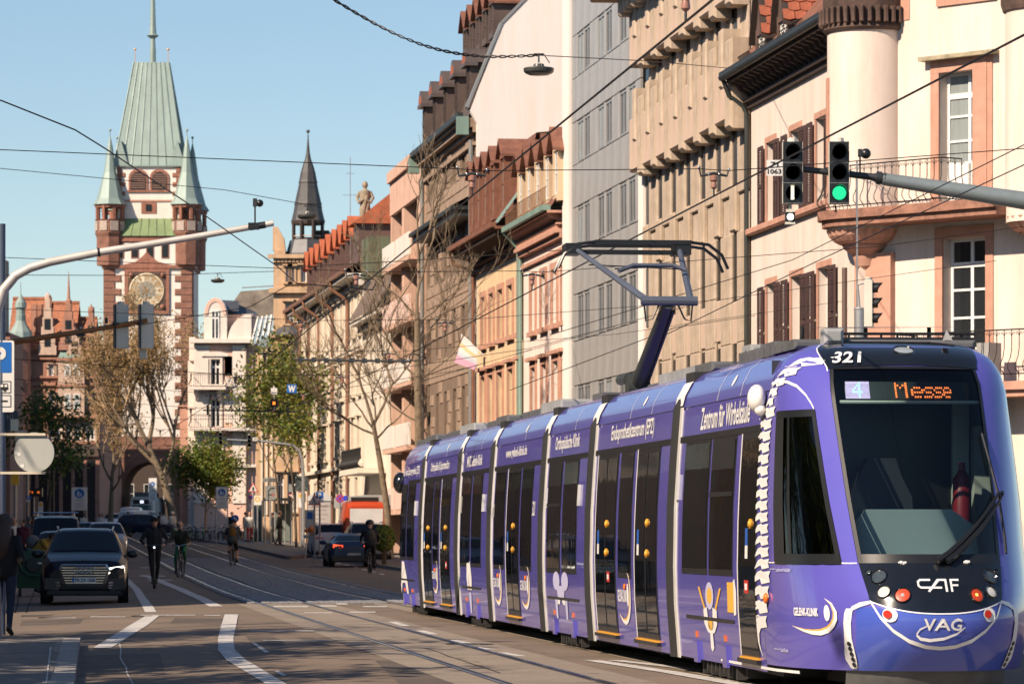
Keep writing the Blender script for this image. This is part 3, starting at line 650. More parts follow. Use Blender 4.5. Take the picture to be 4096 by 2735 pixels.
def house(name, label, px0, px1, wallm, zeave, rows, stonem, tilem, cornice, paneA, head=True, ranks=()):
 o = Bd(name, label, px0, px1); L = o['L']; ops = [(X(o, a), X(o, b), z0, z1) for z0, z1, xs_ in rows for a, b in xs_]
 block(o, 'wall', wallm, 0, L, zeave, 10., ops=ops, rev=.22)
 for (z0, z1, xs_) in rows:
  for a, b in xs_:
   q = (X(o, a), X(o, b), z0, z1); win(o, *q, y=.16, pane=paneA[rnd.randrange(len(paneA))], nx=2, nz=2, trans=(.7,)); surround(o, *q, stonem, t=.2, d=.07, head=.12 if z0 < 8 else 0, sill=.16)
 return o
R4 = house('townhouse', 'pale pink townhouse with pink stone windows and gabled stone dormers', 2092, 2262, PALEP, 11.5, [(8.75, 10.6, [(2126, 2145), (2167, 2187), (2211, 2232), (2250, 2262)]), (5.2, 7.5, [(2128, 2146), (2170, 2190), (2216, 2238), (2252, 2262)])], PINKS, TILEB, None, [CURT, PANE, mat('white_blind', (.62, .6, .57), .5)])
L4 = R4['L']
def cornice(o, L, z, steps, m, x0=0.):
 mb = MB()
 for d, a, b in steps: mb.box(x0, L, -d, .02, z + a, z + b)
 return mb.build('cornice', m, o)
cornice(R4, L4, 11.5, ((.12, -.42, -.3), (.2, 0, .16), (.34, .164, .3), (.3, .44, .5)), PINKS); cornice(R4, L4, 11.5, ((.62, .82, .9),), PINKS)
dn = MB().bbox(0, .11, -.28, 0, 0, .14, .01).mesh('dentil', PINKS)
for k in range(int(L4 / .24)): link('dentil', dn, R4, (.05 + .24 * k, 0, 11.8))
mo = MB().prism([(0, 0), (-.5, .18), (-.55, .3), (0, .3)], 0, .14, 'yz').mesh('modillion', PINKS)
for k in range(int(L4 / .4)): link('modillion', mo, R4, (.05 + .4 * k, 0, 12.02))
mb = MB(); mb.box(0, L4, -.78, -.5, 12.4, 12.58); mb.tube([(.1, -.7, 12.4), (.15, -.4, 12.1), (.15, -.12, 11.7), (.15, -.12, 3)], .07, 8); mb.build('gutter', COPPER, R4)
mb = MB(); mb.add([(0, -.5, 12.5), (L4, -.5, 12.5), (L4, 1.2, 15.2), (0, 1.2, 15.2), (0, 8, 16), (L4, 8, 16)], [[0, 1, 2, 3], [3, 2, 5, 4]]); mb.build('roof', TILEB, R4)
for px in (2112, 2146, 2182, 2220, 2257): dormer(R4, X(R4, px), 12.7, 1.2, 1.85, 2.2, mat('cream_stone', (.66, .5, .34), .85, var=.12, grime=.2), TILEB, y=-.3, pitch=.95, over=.2, pane=PANE)
mb = MB(); mb.tube([(0, -.62, 13.2), (L4, -.62, 13.2)], .012, 4)
for k in range(int(L4 / .18)): mb.tube([(.18 * k, -.62, 12.6), (.18 * k, -.62, 13.2)], .008, 4)
mb.build('snow_guard', mat('rusty_iron', (.2, .1, .06), .8, var=.3), R4)
R5 = house('townhouse', 'yellow townhouse with brown wooden eaves and brown dormers', 1908, 2090, YELW, 12.0, [(8.9, 10.75, [(1929, 1944), (1961, 1978), (1996, 2015), (2034, 2054), (2074, 2090)]), (5.3, 7.7, [(1927, 1944), (1957, 1976), (1992, 2014), (2036, 2056), (2078, 2090)])], PINKS, TILEB, None, [PANE, CURT])
L5 = R5['L']; BRN = mat('russet_wood', (.2, .085, .052), .7, var=.25, vs=4)
cornice(R5, L5 + .05, 12.0, ((.1, -.25, -.12), (.18, 0, .1), (1.0, .56, .66)), BRN, -.3)
ra = MB().prism([(0, 0), (-.95, .2), (-.95, .36), (0, .36)], 0, .1, 'yz').mesh('rafter_end', WOODB)
for k in range(int(L5 / .3)): link('rafter_end', ra, R5, (.05 + .3 * k, 0, 12.18))
mb = MB(); mb.box(-.5, L5, -1.15, -.95, 12.62, 12.8); mb.tube([(-.4, -1.05, 12.6), (-.4, -.9, 12.2), (-.2, -.2, 11.9), (-.1, -.15, 11.6), (-.1, -.15, 3)], .06, 8); mb.build('gutter', BRN, R5)
mb = MB(); mb.tube([(L5 - .1, -.15, 12.0), (L5 - .1, -.15, 3)], .06, 8); mb.build('downpipe', mat('green_grey_pipe', (.2, .23, .2), .5), R5)
mb = MB(); mb.add([(-.4, -1.0, 12.7), (L5, -1.0, 12.7), (L5, -.1, 13.4), (-.4, -.1, 13.4), (-.4, .5, 16.0), (L5, .5, 16.0), (L5, 8, 16.8), (-.4, 8, 16.8)], [[0, 1, 2, 3], [3, 2, 5, 4], [4, 5, 6, 7]]); mb.build('roof', TILEB, R5)
mb = MB(); mb.box(-.4, L5, -.15, -.1, 13.3, 13.7); mb.build('dormer_skirt', BRN, R5)
for px in (1920, 1945, 1973, 2005, 2045): dormer(R5, X(R5, px), 13.3, 1.25, 2.2, 2.4, BRN, TILEB, y=-.35, pitch=.8, over=.14, pane=CURT, fr=BRN)
mb = MB(); mb.add([(L5 - 1.7, -.9, 12.75), (L5 + .1, -.9, 12.75), (L5 + .1, .4, 14.6), (L5 - .9, .4, 14.6)], [[0, 1, 2, 3]]); mb.build('valley_sheet', COPPER, R5)
R6 = Bd('stone_block', 'tall brown ashlar block with dark mansard dormers and white fire wall', 1706, 1905)
L6 = R6['L']; rows6 = [(16.0, 17.0), (12.4, 13.9), (9.2, 10.8), (5.8, 7.6)]
ops = []
for z0, z1 in rows6:
 for k in range(6): xa = 1.0 + (L6 - 2.2) * k / 5 - .45; ops.append((xa, xa + .95, z0, z1))
block(R6, 'wall', mat('ashlar_joint', (.2, .14, .1), .95, var=.2), 0, L6, 17.3, 12., ops=ops, rev=.6)
for o in ops: win(R6, *o, y=.5, nx=2, nz=2, frame=WOODB)
sm = {}; z = 3.0; row = 0; n_st = 0; stuff = MB()
while z < 17.2:
 h = .46; x = 0.02 + (.0 if row % 2 else -.0); first = True
 while x < L6 - .1:
  w = min(rnd.choice((.9, 1.2, 1.5)) if not (first and row % 2) else .6, L6 - .02 - x); first = False
  if not any(o[0] - .02 < x + w and x < o[1] + .02 and o[2] - .02 < z + h and z < o[3] + .02 for o in ops) and w > .2:
   key = (round(w, 1)); 
   if key not in sm: sm[key] = MB().bbox(.012, key - .012, -.035, .01, .012, h - .012, .018).mesh('stone', STONE)
   if n_st < 300: link('stone', sm[key], R6, (x, rnd.uniform(-.012, .01), z)); n_st += 1
   else:
    T = MB(Matrix.Translation((x, rnd.uniform(-.012, .01), z))); T.bbox(.012, key - .012, -.035, .01, .012, h - .012, .018); o_ = len(stuff.v); stuff.v += T.v; stuff.f += [[i + o_ for i in f] for f in T.f]; stuff.k += T.k
  x += w
 z += h; row += 1
tag(stuff.build('stone', STONE, R6), kind='stuff')
cornice(R6, L6, 17.3, ((.16, -.5, -.36), (.14, 0, .2), (.4, .2, .42), (.55, .424, .56)), STONE)
mb = MB(); mb.box(-.1, L6 - .1, -.72, -.5, 17.86, 18.06); mb.build('gutter', GUTTER, R6)
for a, b in ((-.35, .1), (L6 - .3, L6 + .05)): mb = MB(); mb.box(a, b, -.75, -.3, 17.2, 17.9); mb.build('rainwater_head', COPPER, R6)
prof = [(-.3, 17.9), (.95, 21.2), (2.6, 22.9), (6.0, 26.4), (10.5, 22.9), (12., 17.9)]
mb = MB(); mb.grid([[(0, y, z) for y, z in prof], [(L6 - .05, y, z) for y, z in prof]]); mb.build('roof', mat('brown_slate', (.09, .065, .055), .7, var=.3, vs=4), R6)
mb = MB(); mb.add([(-.02, y, z) for y, z in prof] + [(-.02, 12, 17.3), (-.02, 0, 17.3)], [[0, 1, 2, 3, 4, 5, 6, 7]]); mb.build('copper_hip', COPPER, R6)
mb = MB(); gp_ = [(0, -.5), (0, 17.6), (-.28, 18.1)] + [(y, z + .22) for y, z in prof[1:-1]] + [(12, 17.3), (12, -.5)]
mb.prism(gp_, L6 - .04, L6 + .3, 'yz'); mb.build('fire_wall', WWALL, R6)
mb = MB(); q = [(-.4, 17.9)] + prof[1:4]
for (a, b), (c, d) in zip(q, q[1:]): mb.bar((L6 + .13, a, b + .32), (L6 + .13, c, d + .32), .42, .1)
mb.build('verge_flashing', mat('zinc_flashing', (.3, .32, .32), .5, .4), R6)
def round_dormer(root, x, z, y, w=.95, h=1.75, d=2.0, wall=None, hood=None):
 f = MB(); wx = w / 2; f.box(x - wx, x + wx, y, y + d, z, z + h); o = f.build('dormer', wall, root)
 r = MB(); pts = [(x + (wx + .14) * math.cos(math.pi * k / 10), z + h + (wx + .14) * .95 * math.sin(math.pi * k / 10)) for k in range(11)]
 r.prism(pts, y - .18, y + d); r.box(x - wx - .2, x + wx + .2, y - .22, y + .3, z + h - .14, z + h); r.build('dormer_roof', hood, o, smooth=.5)
 f = MB(); pts = [(x + wx * math.cos(math.pi * k / 10), z + h + wx * .8 * math.sin(math.pi * k / 10)) for k in range(11)]; f.prism(pts, y - .2, y - .17); f.build('tympanum', TILE, o)
 win(o, x - wx + .1, x + wx - .1, z + .15, z + h - .2, y - .03, WOODB, PANE, 2, 2); return o
DW = mat('dormer_cladding', (.1, .07, .06), .6, var=.25); HD = mat('dormer_hood', (.12, .095, .088), .5, .3, var=.2)
for k in range(5): round_dormer(R6, .9 + (L6 - 1.8) * k / 4, 18.3, -.2, wall=DW, hood=HD)
for k in range(5): dormer(R6, 7.3 + 2.05 * k, 21.1, 1.3, 1.5, 2.2, DW, TILEB, y=.75, pitch=.9, over=.18, pane=PANE, fr=DW)
mb = MB(); mb.box(1.2, L6 - .8, -.75, .02, 14.1, 14.35); mb.box(1.1, L6 - .7, -.9, .02, 14.354, 14.5); mb.add([(1.1, -.9, 14.5), (L6 - .7, -.9, 14.5), (L6 - 1.0, 0, 15.0), (1.4, 0, 15.0)], [[0, 1, 2, 3]]); mb.build('oriel_roof', GUTTER, R6)
for x in (.1, L6 - .12): mb = MB(); mb.tube([(x, -.2, 17), (x, -.2, 3)], .09, 8); mb.build('downpipe', mat('grey_pipe', (.2, .2, .19), .5), R6)
for k in range(8): mb = MB(); mb.box(.6 + 1.9 * k, 1.7 + 1.9 * k, -.5, .02, 4.4, 4.9 + .2 * (k % 2)); mb.build('rusticated_block', mat('pale_stone', (.5, .38, .27), .9, var=.2, bump=.3), R6)
fl = thing('flag', 'pastel rainbow flag on a slanted pole on the yellow house', 'flag', tuple(facP(facS(1945)) + V((0, 0, 0))), FROT)
mb = MB(); mb.tube([(.0, -.1, 8.6), (-.3, -1.3, 9.75)], .025, 6); mb.build('flag_pole', WHITE, fl)
fc = [mat('flag_white', (.75, .7, .7), .8, var=.05), mat('flag_yellow', (.72, .55, .3), .8, var=.1), mat('flag_blue', (.55, .62, .72), .8, var=.1), mat('flag_pink', (.72, .4, .55), .8, var=.1)]
mb = MB(); cols_ = [0, 0, 1, 0, 2, 3, 3]
for j in range(7):
 mb.mat(cols_[j]); rows = []
 for t in (j / 7, (j + 1) / 7): rows.append([(-.3 + .2 * s - .12 * t, -1.3 + .95 * s + .2 * math.sin(4 * t + 5 * s) * .3 - .3 * t, 9.75 - .85 * s - 1.5 * t * (1 - .3 * s)) for s in (0, .25, .5, .75, 1)])
 mb.grid(rows)
mb.build('cloth', fc, fl, smooth=.9); fl.scale = (.72, .72, .72); fl.location.z += 2.3
R7 = Bd('balcony_block', 'salmon apartment block with stacked white balconies and flat roof', 1573, 1704)
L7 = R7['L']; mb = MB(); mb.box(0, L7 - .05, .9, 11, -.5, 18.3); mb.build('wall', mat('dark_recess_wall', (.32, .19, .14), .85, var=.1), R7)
for a, b in ((0, .5), (L7 * .36, L7 * .36 + .9), (L7 - 2.3, L7 - .06)): mb = MB(); mb.box(a, b, -.12, .95, -.5, 18.25); mb.build('pier', SALM, R7)
mb = MB(); mb.box(-.1, L7, -.3, 11, 17.9, 18.4); mb.build('roof', SALM, R7); mb = MB(); mb.box(-.02, L7 - .1, -.16, .02, 16.4, 17.9); mb.build('fascia', SALM, R7)
for k, z in enumerate((13.9, 11.2, 8.4, 5.6, 2.8)):
 mb = MB(); mb.box(-.04, L7 - 2.3, -.5, .88, z - .2, z); mb.build('balcony_slab', SALM, R7)
 for a, b in ((.02, L7 * .36 - .02), (L7 * .36 + .92, L7 - 2.32)): mb = MB(); mb.bbox(a, b, -.52, -.4, z, z + 1.0, .02); mb.build('balcony_front', OFFW if k % 3 != 1 else mat('rose_panel', (.7, .5, .43), .8), R7)
 for a in (.8, L7 * .36 + 1.6, L7 * .36 + 3.2):
  win(R7, a, a + 1.2, z + .05, z + 2.1, y=.82, nx=2, nz=1, pane=CURT)
  mb = MB(); mb.box(a + 1.3, a + 1.9, .7, .86, z, z + 2.3); mb.build('curtain_panel', OFFW, R7)
R8 = Bd('town_building', 'long cream building with row of red gabled dormers above the eaves', 1205, 1452)
L8 = R8['L']; ops = []
for z0, z1, n in ((11.6, 13.6, 12), (8.6, 10.4, 12), (5.6, 7.4, 12)):
 for k in range(n): x = 1.2 + (L8 - 3.2) * k / (n - 1); ops.append((x, x + .95, z0 + .2, z1 + .1))
for k in range(9): x = 1.6 + (L8 - 5) * k / 8; ops.append((x, x + 1.5, 1.2, 4.6))
block(R8, 'wall', CREAM2, 0, L8, 14.4, 13., ops=ops, rev=.3)
for o in ops: win(R8, *o, y=.2, nx=2, nz=2); surround(R8, *o, mat('pale_stone_trim', (.68, .58, .46), .85, var=.08), t=.14, d=.1, sill=.14, head=.08 if o[2] > 5 else 0)
cornice(R8, L8 + .1, 10.9, ((.2, 0, .16), (.26, .164, .24)), CREAM2); cornice(R8, L8 + .1, 5.1, ((.24, 0, .18),), CREAM2)
cornice(R8, L8 + .3, 14.4, ((.25, -.3, 0), (.9, .1, .3)), mat('white_soffit', (.74, .69, .62), .8, grime=.3))
mb = MB(); mb.box(-.3, L8 + .3, -1.08, -.9, 14.7, 14.88)
CPIPE = mat('copper_pipe', (.28, .14, .09), .5, .3); mb.build('gutter', CPIPE, R8)
for k, x in enumerate((.8, 6.5, 13.2, 21.5, L8 - 7)): mb = MB(); mb.tube([(x, -1.0, 14.7), (x, -.95, 14.3), (x + .1, -.2, 13.8), (x + .1, -.14, 13.4), (x + .1, -.14, .3)], .09, 8); mb.build('downpipe', CPIPE, R8)
mb = MB(); mb.add([(-.3, -1.0, 14.8), (L8 + .3, -1.0, 14.8), (L8 + .3, .8, 15.9), (-.3, .8, 15.9), (-.3, 6.5, 22.0), (L8 + .3, 6.5, 22.0), (L8 + .3, 13, 14.8), (-.3, 13, 14.8)], [[0, 1, 2, 3], [3, 2, 5, 4], [4, 5, 6, 7]]); mb.build('roof', mat('russet_tile', (.36, .11, .055), .75, var=.35, vs=2.), R8)
mb = MB(); mb.add([(L8 + .02, 0, 14.4), (L8 + .02, 13, 14.4), (L8 + .02, 13, 14.9), (L8 + .02, 6.5, 21.8), (L8 + .02, .8, 15.7), (L8 + .02, 0, 15.1)], [[0, 1, 2, 3, 4, 5]]); mb.build('gable', WWALL, R8)
RT = mat('orange_tile', (.42, .115, .05), .75, var=.25, vs=3)
for k, px in enumerate((1243, 1262, 1282, 1304, 1328, 1353, 1376, 1397, 1418)): dormer(R8, X(R8, px), 15.1, 1.5, 1.95, 3.4, ZINCP, RT, y=-.15, pitch=1.05, over=.22, pane=PANE, fr=ZINCP)
mb = MB(); x = L8 - .3; mb.box(x - 2.6, x, -.2, 5, 15.1, 17.25); mb.build('dormer', ZINCP, R8)
mb = MB(); x1 = x + .25; mb.add([(x - 2.8, -.5, 17.2), (x1, -.5, 17.2), (x1, 5.5, 17.2), (x - 2.8, 5.5, 17.2), (x - 2.8, 1.6, 18.8), (x1 - .1, 1.6, 18.9), (x1 - .1, 5.5, 18.9)], [[0, 1, 5, 4], [1, 2, 6, 5], [0, 3, 2, 1]]); mb.build('dormer_roof', RT, R8)
st = thing('statue', 'weathered stone statue of a robed figure on the red roof', 'statue', tuple(at(1460, 880, 204)), 0)
mb = MB(); mb.lathe([(0, -.4), (.3, -.4), (.3, 0), (.26, .02), (.28, .5), (.24, .9), (.3, 1.25), (.26, 1.45), (.1, 1.55), (.08, 1.6), (.14, 1.68), (.15, 1.8), (.1, 1.92), (0, 1.96)], 14, axis='z')
for sg in (-1, 1): mb.tube([(sg * .25, 0, 1.4), (sg * .4, -.05, 1.1), (sg * .3, -.22, .85), (sg * .05, -.3, 1.0)], [.1, .09, .07, .06], 8)
mb.tube([(-.1, -.2, 0), (-.05, -.26, .6), (.1, -.22, 1.2)], [.1, .12, .08], 7); mb.tube([(.12, -.2, 0), (.1, -.24, .5), (.2, -.16, 1.)], [.1, .1, .06], 7)
mb.build('figure', mat('grey_stone', (.3, .25, .18), .9, var=.4, vs=3), st, smooth=.8)
mb = MB(); mb.tube([(0, 0, -3), (0, 0, 2.4)], .02, 5); mb.tube([(-.4, 0, .5), (.4, 0, .5)], .012, 4); mb.tube([(-.2, 0, 1.6), (.2, 0, 1.6)], .012, 4); tag(mb.build('antenna', STEEL, None, loc=at(1401, 820, 206)), 'thin rod antenna standing beside the roof statue', 'antenna')
R8b = Bd('low_wing', 'lower cream wing with slate roof and balcony between larger blocks', 1454, 1572)
Lb = R8b['L']; ops = [(1.2 + 2.1 * k, 2.2 + 2.1 * k, z, z + 2) for k in range(6) for z in (9.4, 6.3)]
block(R8b, 'wall', CREAM2, 0, Lb, 11.9, 11., ops=ops, rev=.25)
for o in ops: win(R8b, *o, y=.2, nx=2, nz=2, pane=CURT)
cornice(R8b, Lb, 11.9, ((.3, -.2, .1), (.7, .104, .3)), mat('white_soffit', (.74, .69, .62)))
mb = MB(); mb.add([(0, -.8, 12.2), (Lb, -.8, 12.2), (Lb, 1.5, 16.2), (0, 1.5, 16.2), (0, 10, 16.6), (Lb, 10, 16.6)], [[0, 1, 2, 3], [3, 2, 5, 4]]); mb.build('roof', mat('grey_brown_slate', (.17, .125, .1), .8, var=.35, vs=2), R8b)
mb = MB(); mb.box(4, 5.2, -.5, 1, 14.1, 16); mb.box(6.2, 7.4, -.5, 1, 14.1, 16); mb.build('dormer', mat('moss_green_sheet', (.13, .145, .09), .7, var=.3), R8b)
mb = MB(); mb.box(1, Lb - 3, -1.3, .02, 4.6, 4.85); mb.build('balcony_slab', CREAM2, R8b); railing(R8b, [(1.1, -1.2), (Lb - 3.1, -1.2)], 4.85, 5.8)
mb = MB(); mb.box(2.5, Lb + 4, -1.7, .0, 3.0, 3.5); mb.build('canopy', mat('canopy_grey', (.35, .36, .36), .6), R8b)
# ================================================================ gate tower and the far end of the street
TST = mat('tower_sandstone', (.24, .115, .08), .9, var=.35, vs=1.2, bump=.3, bs=12)
TWH = mat('tower_render', (.78, .72, .66), .9, var=.04, vs=.4, grime=.08)
TCOP = mat('verdigris', (.25, .33, .305), .55, .1, var=.16, vs=.8, stretch=(2, 2, .25))
TCOPG = mat('green_tin', (.2, .27, .13), .6, .1, var=.2, vs=.8)
GOLDB = mat('gilt', (.62, .33, .13), .45, .2, var=.1)
TY = 400.; pm = F / TY
TZ = lambda py: CH + (HY - py) / pm
tb = at(596, 2117, TY + 5)
TW = thing('gate_tower', 'tall white gate tower with clock, brown quoins and pointed green copper roof', 'tower', (at(590, 0, TY).x, TY + 4.6, 0), rad(.3))
hw = 4.35
def tblock(name, m, x0, x1, y0, y1, z0, z1, b=0): mb = MB(); mb.bbox(x0, x1, y0, y1, z0, z1, b) if b else mb.box(x0, x1, y0, y1, z0, z1); return mb.build(name, m, TW)
mb = MB(); aw = 2.5; z0g = gr(400); n = 12
arch = [(-aw, z0g - 1), (-aw, 6.2)] + [(-aw * math.cos(math.pi * k / n), 6.2 + aw * 1.1 * math.sin(math.pi * k / n)) for k in range(1, n)] + [(aw, 6.2), (aw, z0g - 1)]
out = [(-hw, z0g - 1), (-hw, 11.5), (hw, 11.5), (hw, z0g - 1)]
for y in (-hw, hw):
 pts = arch; top = [(x, 11.5) for x, z in arch]
 for k in range(1, len(arch) - 2): mb.add([(arch[k][0], y, arch[k][1]), (arch[k + 1][0], y, arch[k + 1][1]), (arch[k + 1][0], y, 11.5), (arch[k][0], y, 11.5)], [[0, 1, 2, 3]])
 mb.quad((-hw, y, z0g - 1), (-aw, y, z0g - 1), (-aw, y, 11.5), (-hw, y, 11.5)); mb.quad((aw, y, z0g - 1), (hw, y, z0g - 1), (hw, y, 11.5), (aw, y, 11.5))
for k in range(len(arch) - 1): mb.quad((arch[k][0], -hw, arch[k][1]), (arch[k][0], hw, arch[k][1]), (arch[k + 1][0], hw, arch[k + 1][1]), (arch[k + 1][0], -hw, arch[k + 1][1]))
for x in (-hw, hw): mb.quad((x, -hw, z0g - 1), (x, hw, z0g - 1), (x, hw, 11.5), (x, -hw, 11.5))
mb.build('gate_base', TST, TW)
tblock('shaft', TWH, -hw, hw, -hw, hw, 11.5, 31.3); tblock('upper_shaft', TWH, -3.1, 3.1, -3.3, 3.1, 31.3, 38.35)
qs = [MB().bbox(0, w, -.06, w, 0, .62, .05).mesh('quoin', TST) for w in (1.15, 1.75)]
z = 11.6; k = 0
while z < 28.0:
 link('quoin', qs[k % 2], TW, (-hw - .05, -hw - .05, z)); w = (1.15, 1.75)[k % 2]; o = link('quoin', qs[k % 2], TW, (hw + .05 - w, -hw - .05, z)); z += .66; k += 1
z = 11.6; k = 0; qr = MB().bbox(-.06, .02, 0, 1.3, 0, .6, .02).mesh('quoin', TST)
while z < 28: link('quoin', qr, TW, (hw + .05, -hw + (.0 if k % 2 else .35), z)); z += .66; k += 1
k = 0; z = 34.9; qu = [MB().bbox(0, w, -.06, .3, 0, .42, .04).mesh('quoin', REDST) for w in (.45, .8)]
while z < 38.2: link('quoin', qu[k % 2], TW, (-3.14, -3.34, z)); link('quoin', qu[k % 2], TW, (3.14 - (.45, .8)[k % 2], -3.34, z)); z += .46; k += 1
tblock('clock_frame', REDST, -2.3, 2.1, -hw - .2, -hw, 23.6, 28.1); tblock('clock_recess', DKSTN, -1.95, 1.75, -hw - .22, -hw - .19, 23.95, 27.75)
tblock('string_course', REDST, -hw - .2, hw + .2, -hw - .25, hw + .2, 28.1, 28.4)
mb = MB(); ck = [(-2.6, 28.4), (-1.2, 28.75), (-.5, 29.3), (-.1, 29.75), (.3, 29.3), (1.0, 28.75), (2.4, 28.4)]; mb.prism(ck, -hw - .22, -hw - .05); mb.build('ogee_hood', REDST, TW)
cf = link('clock', MB().lathe([(1.7, 0), (1.72, .06), (1.62, .1), (1.6, .05), (.9, .05)], 48, axis='y').mesh('clock', mat('clock_ring', (.74, .6, .4), .6, var=.08), .5), TW, (-.1, -hw - .23, 25.9))
mb = MB(); mb.add([(1.62 * math.cos(t * math.pi / 24), -.05, 1.62 * math.sin(t * math.pi / 24)) for t in range(48)], [list(range(48))]); mb.build('dial', mat('dial_cream', (.76, .66, .48), .6, var=.08), cf)
mb = MB(); mb.add([((.86 + .08 * math.cos(t * math.pi / 2)) * math.cos(t * math.pi / 24), -.062, (.86 + .08 * math.cos(t * math.pi / 2)) * math.sin(t * math.pi / 24)) for t in range(48)], [list(range(48))]); mb.build('inner_dial', mat('dial_grey', (.26, .25, .21), .7, var=.4, vs=3), cf)
for k in range(12):
 t = k * math.pi / 6; mb = MB(); c, s_ = math.cos(t), math.sin(t)
 for d in (-.07, .07): mb.add([(r * c - q * s_, -.066, r * s_ + q * c) for r, q in ((1.12, d - .03), (1.5, d - .04), (1.5, d + .04), (1.12, d + .03))], [[0, 1, 2, 3]])
 mb.build('numeral', GOLDB, cf)
for t, l, w in ((2.2, 1.0, .07), (4.0, .75, .09)):
 mb = MB(); c, s_ = math.cos(t), math.sin(t); mb.add([(-.15 * c - w * s_, -.09, -.15 * s_ + w * c), (l * c, -.09, l * s_), (-.15 * c + w * s_, -.09, -.15 * s_ - w * c)], [[0, 1, 2], [2, 1, 0]]); mb.build('clock_hand', GOLDB, cf)
for x, z in ((-1.65, 24.3), (1.45, 24.3), (-1.65, 27.4), (1.45, 27.4)): mb = MB(); mb.sphere((x, -hw - .25, z), .24, 8, 6); mb.build('corner_ornament', REDST, TW)
for x in (-2.75, -1.3, .2, 1.7):
 mb = MB(); mb.box(x - .38, x + .38, -hw - .06, -hw + .01, 29.1, 30.6); o = mb.build('opening_frame', REDST, TW); mb = MB(); mb.box(x - .3, x + .3, -hw - .08, -hw - .05, 29.2, 30.5); mb.build('opening', BLACK, TW)
tblock('lintel', REDST, -hw + .9, hw - .9, -hw - .12, -hw, 30.75, 31.25); tblock('merlon_band', DKSTN, -3, 2.6, -hw - .03, -hw + .1, 30.62, 30.74)
mb = MB(); mb.add([(-hw + .4, -hw - .3, 31.3), (hw - .4, -hw - .3, 31.3), (2.9, -3.32, 33.1), (-2.9, -3.32, 33.1)], [[0, 1, 2, 3]])
mb.add([(hw + .3, -hw + .4, 31.3), (hw + .3, hw, 31.3), (3.12, 2.9, 33.1), (3.12, -2.9, 33.1)], [[0, 1, 2, 3]]); mb.add([(-hw - .3, hw, 31.3), (-hw - .3, -hw + .4, 31.3), (-3.12, -2.9, 33.1), (-3.12, 2.9, 33.1)], [[0, 1, 2, 3]]); mb.build('skirt_roof', TCOPG, TW)
for k in range(9): mb = MB(); x = -3.4 + .85 * k; mb.bar((x, -hw - .3, 31.34), (x * .86, -3.36, 33.14), .06, .06); mb.build('roof_seam', TCOPG, TW)
for sx, sy in ((-1, -1), (1, -1), (1, 1), (-1, 1)):
 cx_, cy_ = sx * (hw - .55), sy * (hw - .55); mb = MB(); R = 1.45
 mb.lathe([(R * .9, 28.4), (R * .92, 31.2), (R * 1.04, 31.6), (R, 31.7), (R, 32.85), (R * 1.06, 32.9), (R * .5, 32.95)], 8, (cx_, cy_, 0)); tu = mb.build('turret', TST if sy < 0 else REDST, TW)
 mb = MB()
 for k in range(8): t = (k + .5) * math.pi / 4 - math.pi / 8 * 0; mb.box(-.14, .14, -.14, .14, 32.9, 34.4); mb.v[-8:] = [Matrix.Rotation(t, 3, 'Z') @ p + V((cx_ + R * .9 * math.cos(t), cy_ + R * .9 * math.sin(t), 0)) for p in mb.v[-8:]]
 mb.lathe([(R * 1.02, 34.1), (R * 1.06, 34.45), (.2, 34.5)], 8, (cx_, cy_, 0)); mb.build('lantern', REDST, tu)
 for k in range(8): t = (k) * math.pi / 4 + math.pi / 8; mb = MB(); a = V((cx_ + R * .94 * math.cos(t), cy_ + R * .94 * math.sin(t), 0)); M_ = Matrix.Translation(a) @ Matrix.Rotation(t + math.pi / 2, 4, 'Z'); q = MB(M_); q.box(-.4, .4, -.08, .02, 31.8, 32.75); q.build('shield_panel', mat('shield_grey', (.42, .34, .29), .8, var=.3, vs=6), tu)
 mb = MB(); mb.lathe([(R * 1.2, 34.4), (R * .92, 35.0), (.62, 37.6), (.26, 40.2), (.0, 41.4)], 8, (cx_, cy_, 0)); mb.tube([(cx_, cy_, 41.0), (cx_, cy_, 41.7)], .04, 5); mb.sphere((cx_, cy_, 41.8), .14, 8, 6); mb.build('spire', TCOP, tu)
for x in (-1.05, 1.05):
 f = [(x - .95, 35.9), (x - .95, 37.2)] + [(x - .95 * math.cos(math.pi * k / 8), 37.2 + .8 * math.sin(math.pi * k / 8)) for k in range(1, 8)] + [(x + .95, 37.2), (x + .95, 35.9)]
 mb = MB(); mb.prism(f, -3.42, -3.28); o = mb.build('belfry_frame', REDST, TW)
 g = [(x + (p - x) * .8, 36 + (z - 36) * .86) for p, z in f]; mb = MB(); mb.prism(g, -3.44, -3.40); mb.build('belfry_opening', BLACK, TW)
 for k in range(7): mb = MB(); z = 36.1 + .22 * k; mb.add([(x - .7, -3.46, z), (x + .7, -3.46, z), (x + .7, -3.43, z + .14), (x - .7, -3.43, z + .14)], [[0, 1, 2, 3]]); mb.build('louvre', mat('louvre_brown', (.2, .11, .075), .8), o)
tblock('string_course', PINKS, -3.16, 3.16, -3.4, 3.16, 34.78, 34.95); tblock('belfry_sill', REDST, -2.1, 2.1, -3.45, -3.3, 35.7, 35.92)
tblock('niche', REDST, -.75, .75, -3.36, -3.28, 33.6, 34.7); tblock('niche_opening', BLACK, -.3, .3, -3.38, -3.35, 33.8, 34.5)
zr0, zr1 = 38.35, 48.9; b0, b1 = 3.45, 1.75
mb = MB()
P0 = [(-b0, -b0), (b0, -b0), (b0, b0), (-b0, b0)]; P1 = [(-b1, -.5), (b1, -.5), (b1, .5), (-b1, .5)]
for k in range(4): a, b = P0[k], P0[(k + 1) % 4]; c, d = P1[(k + 1) % 4], P1[k]; mb.quad((*a, zr0), (*b, zr0), (*c, zr1), (*d, zr1))
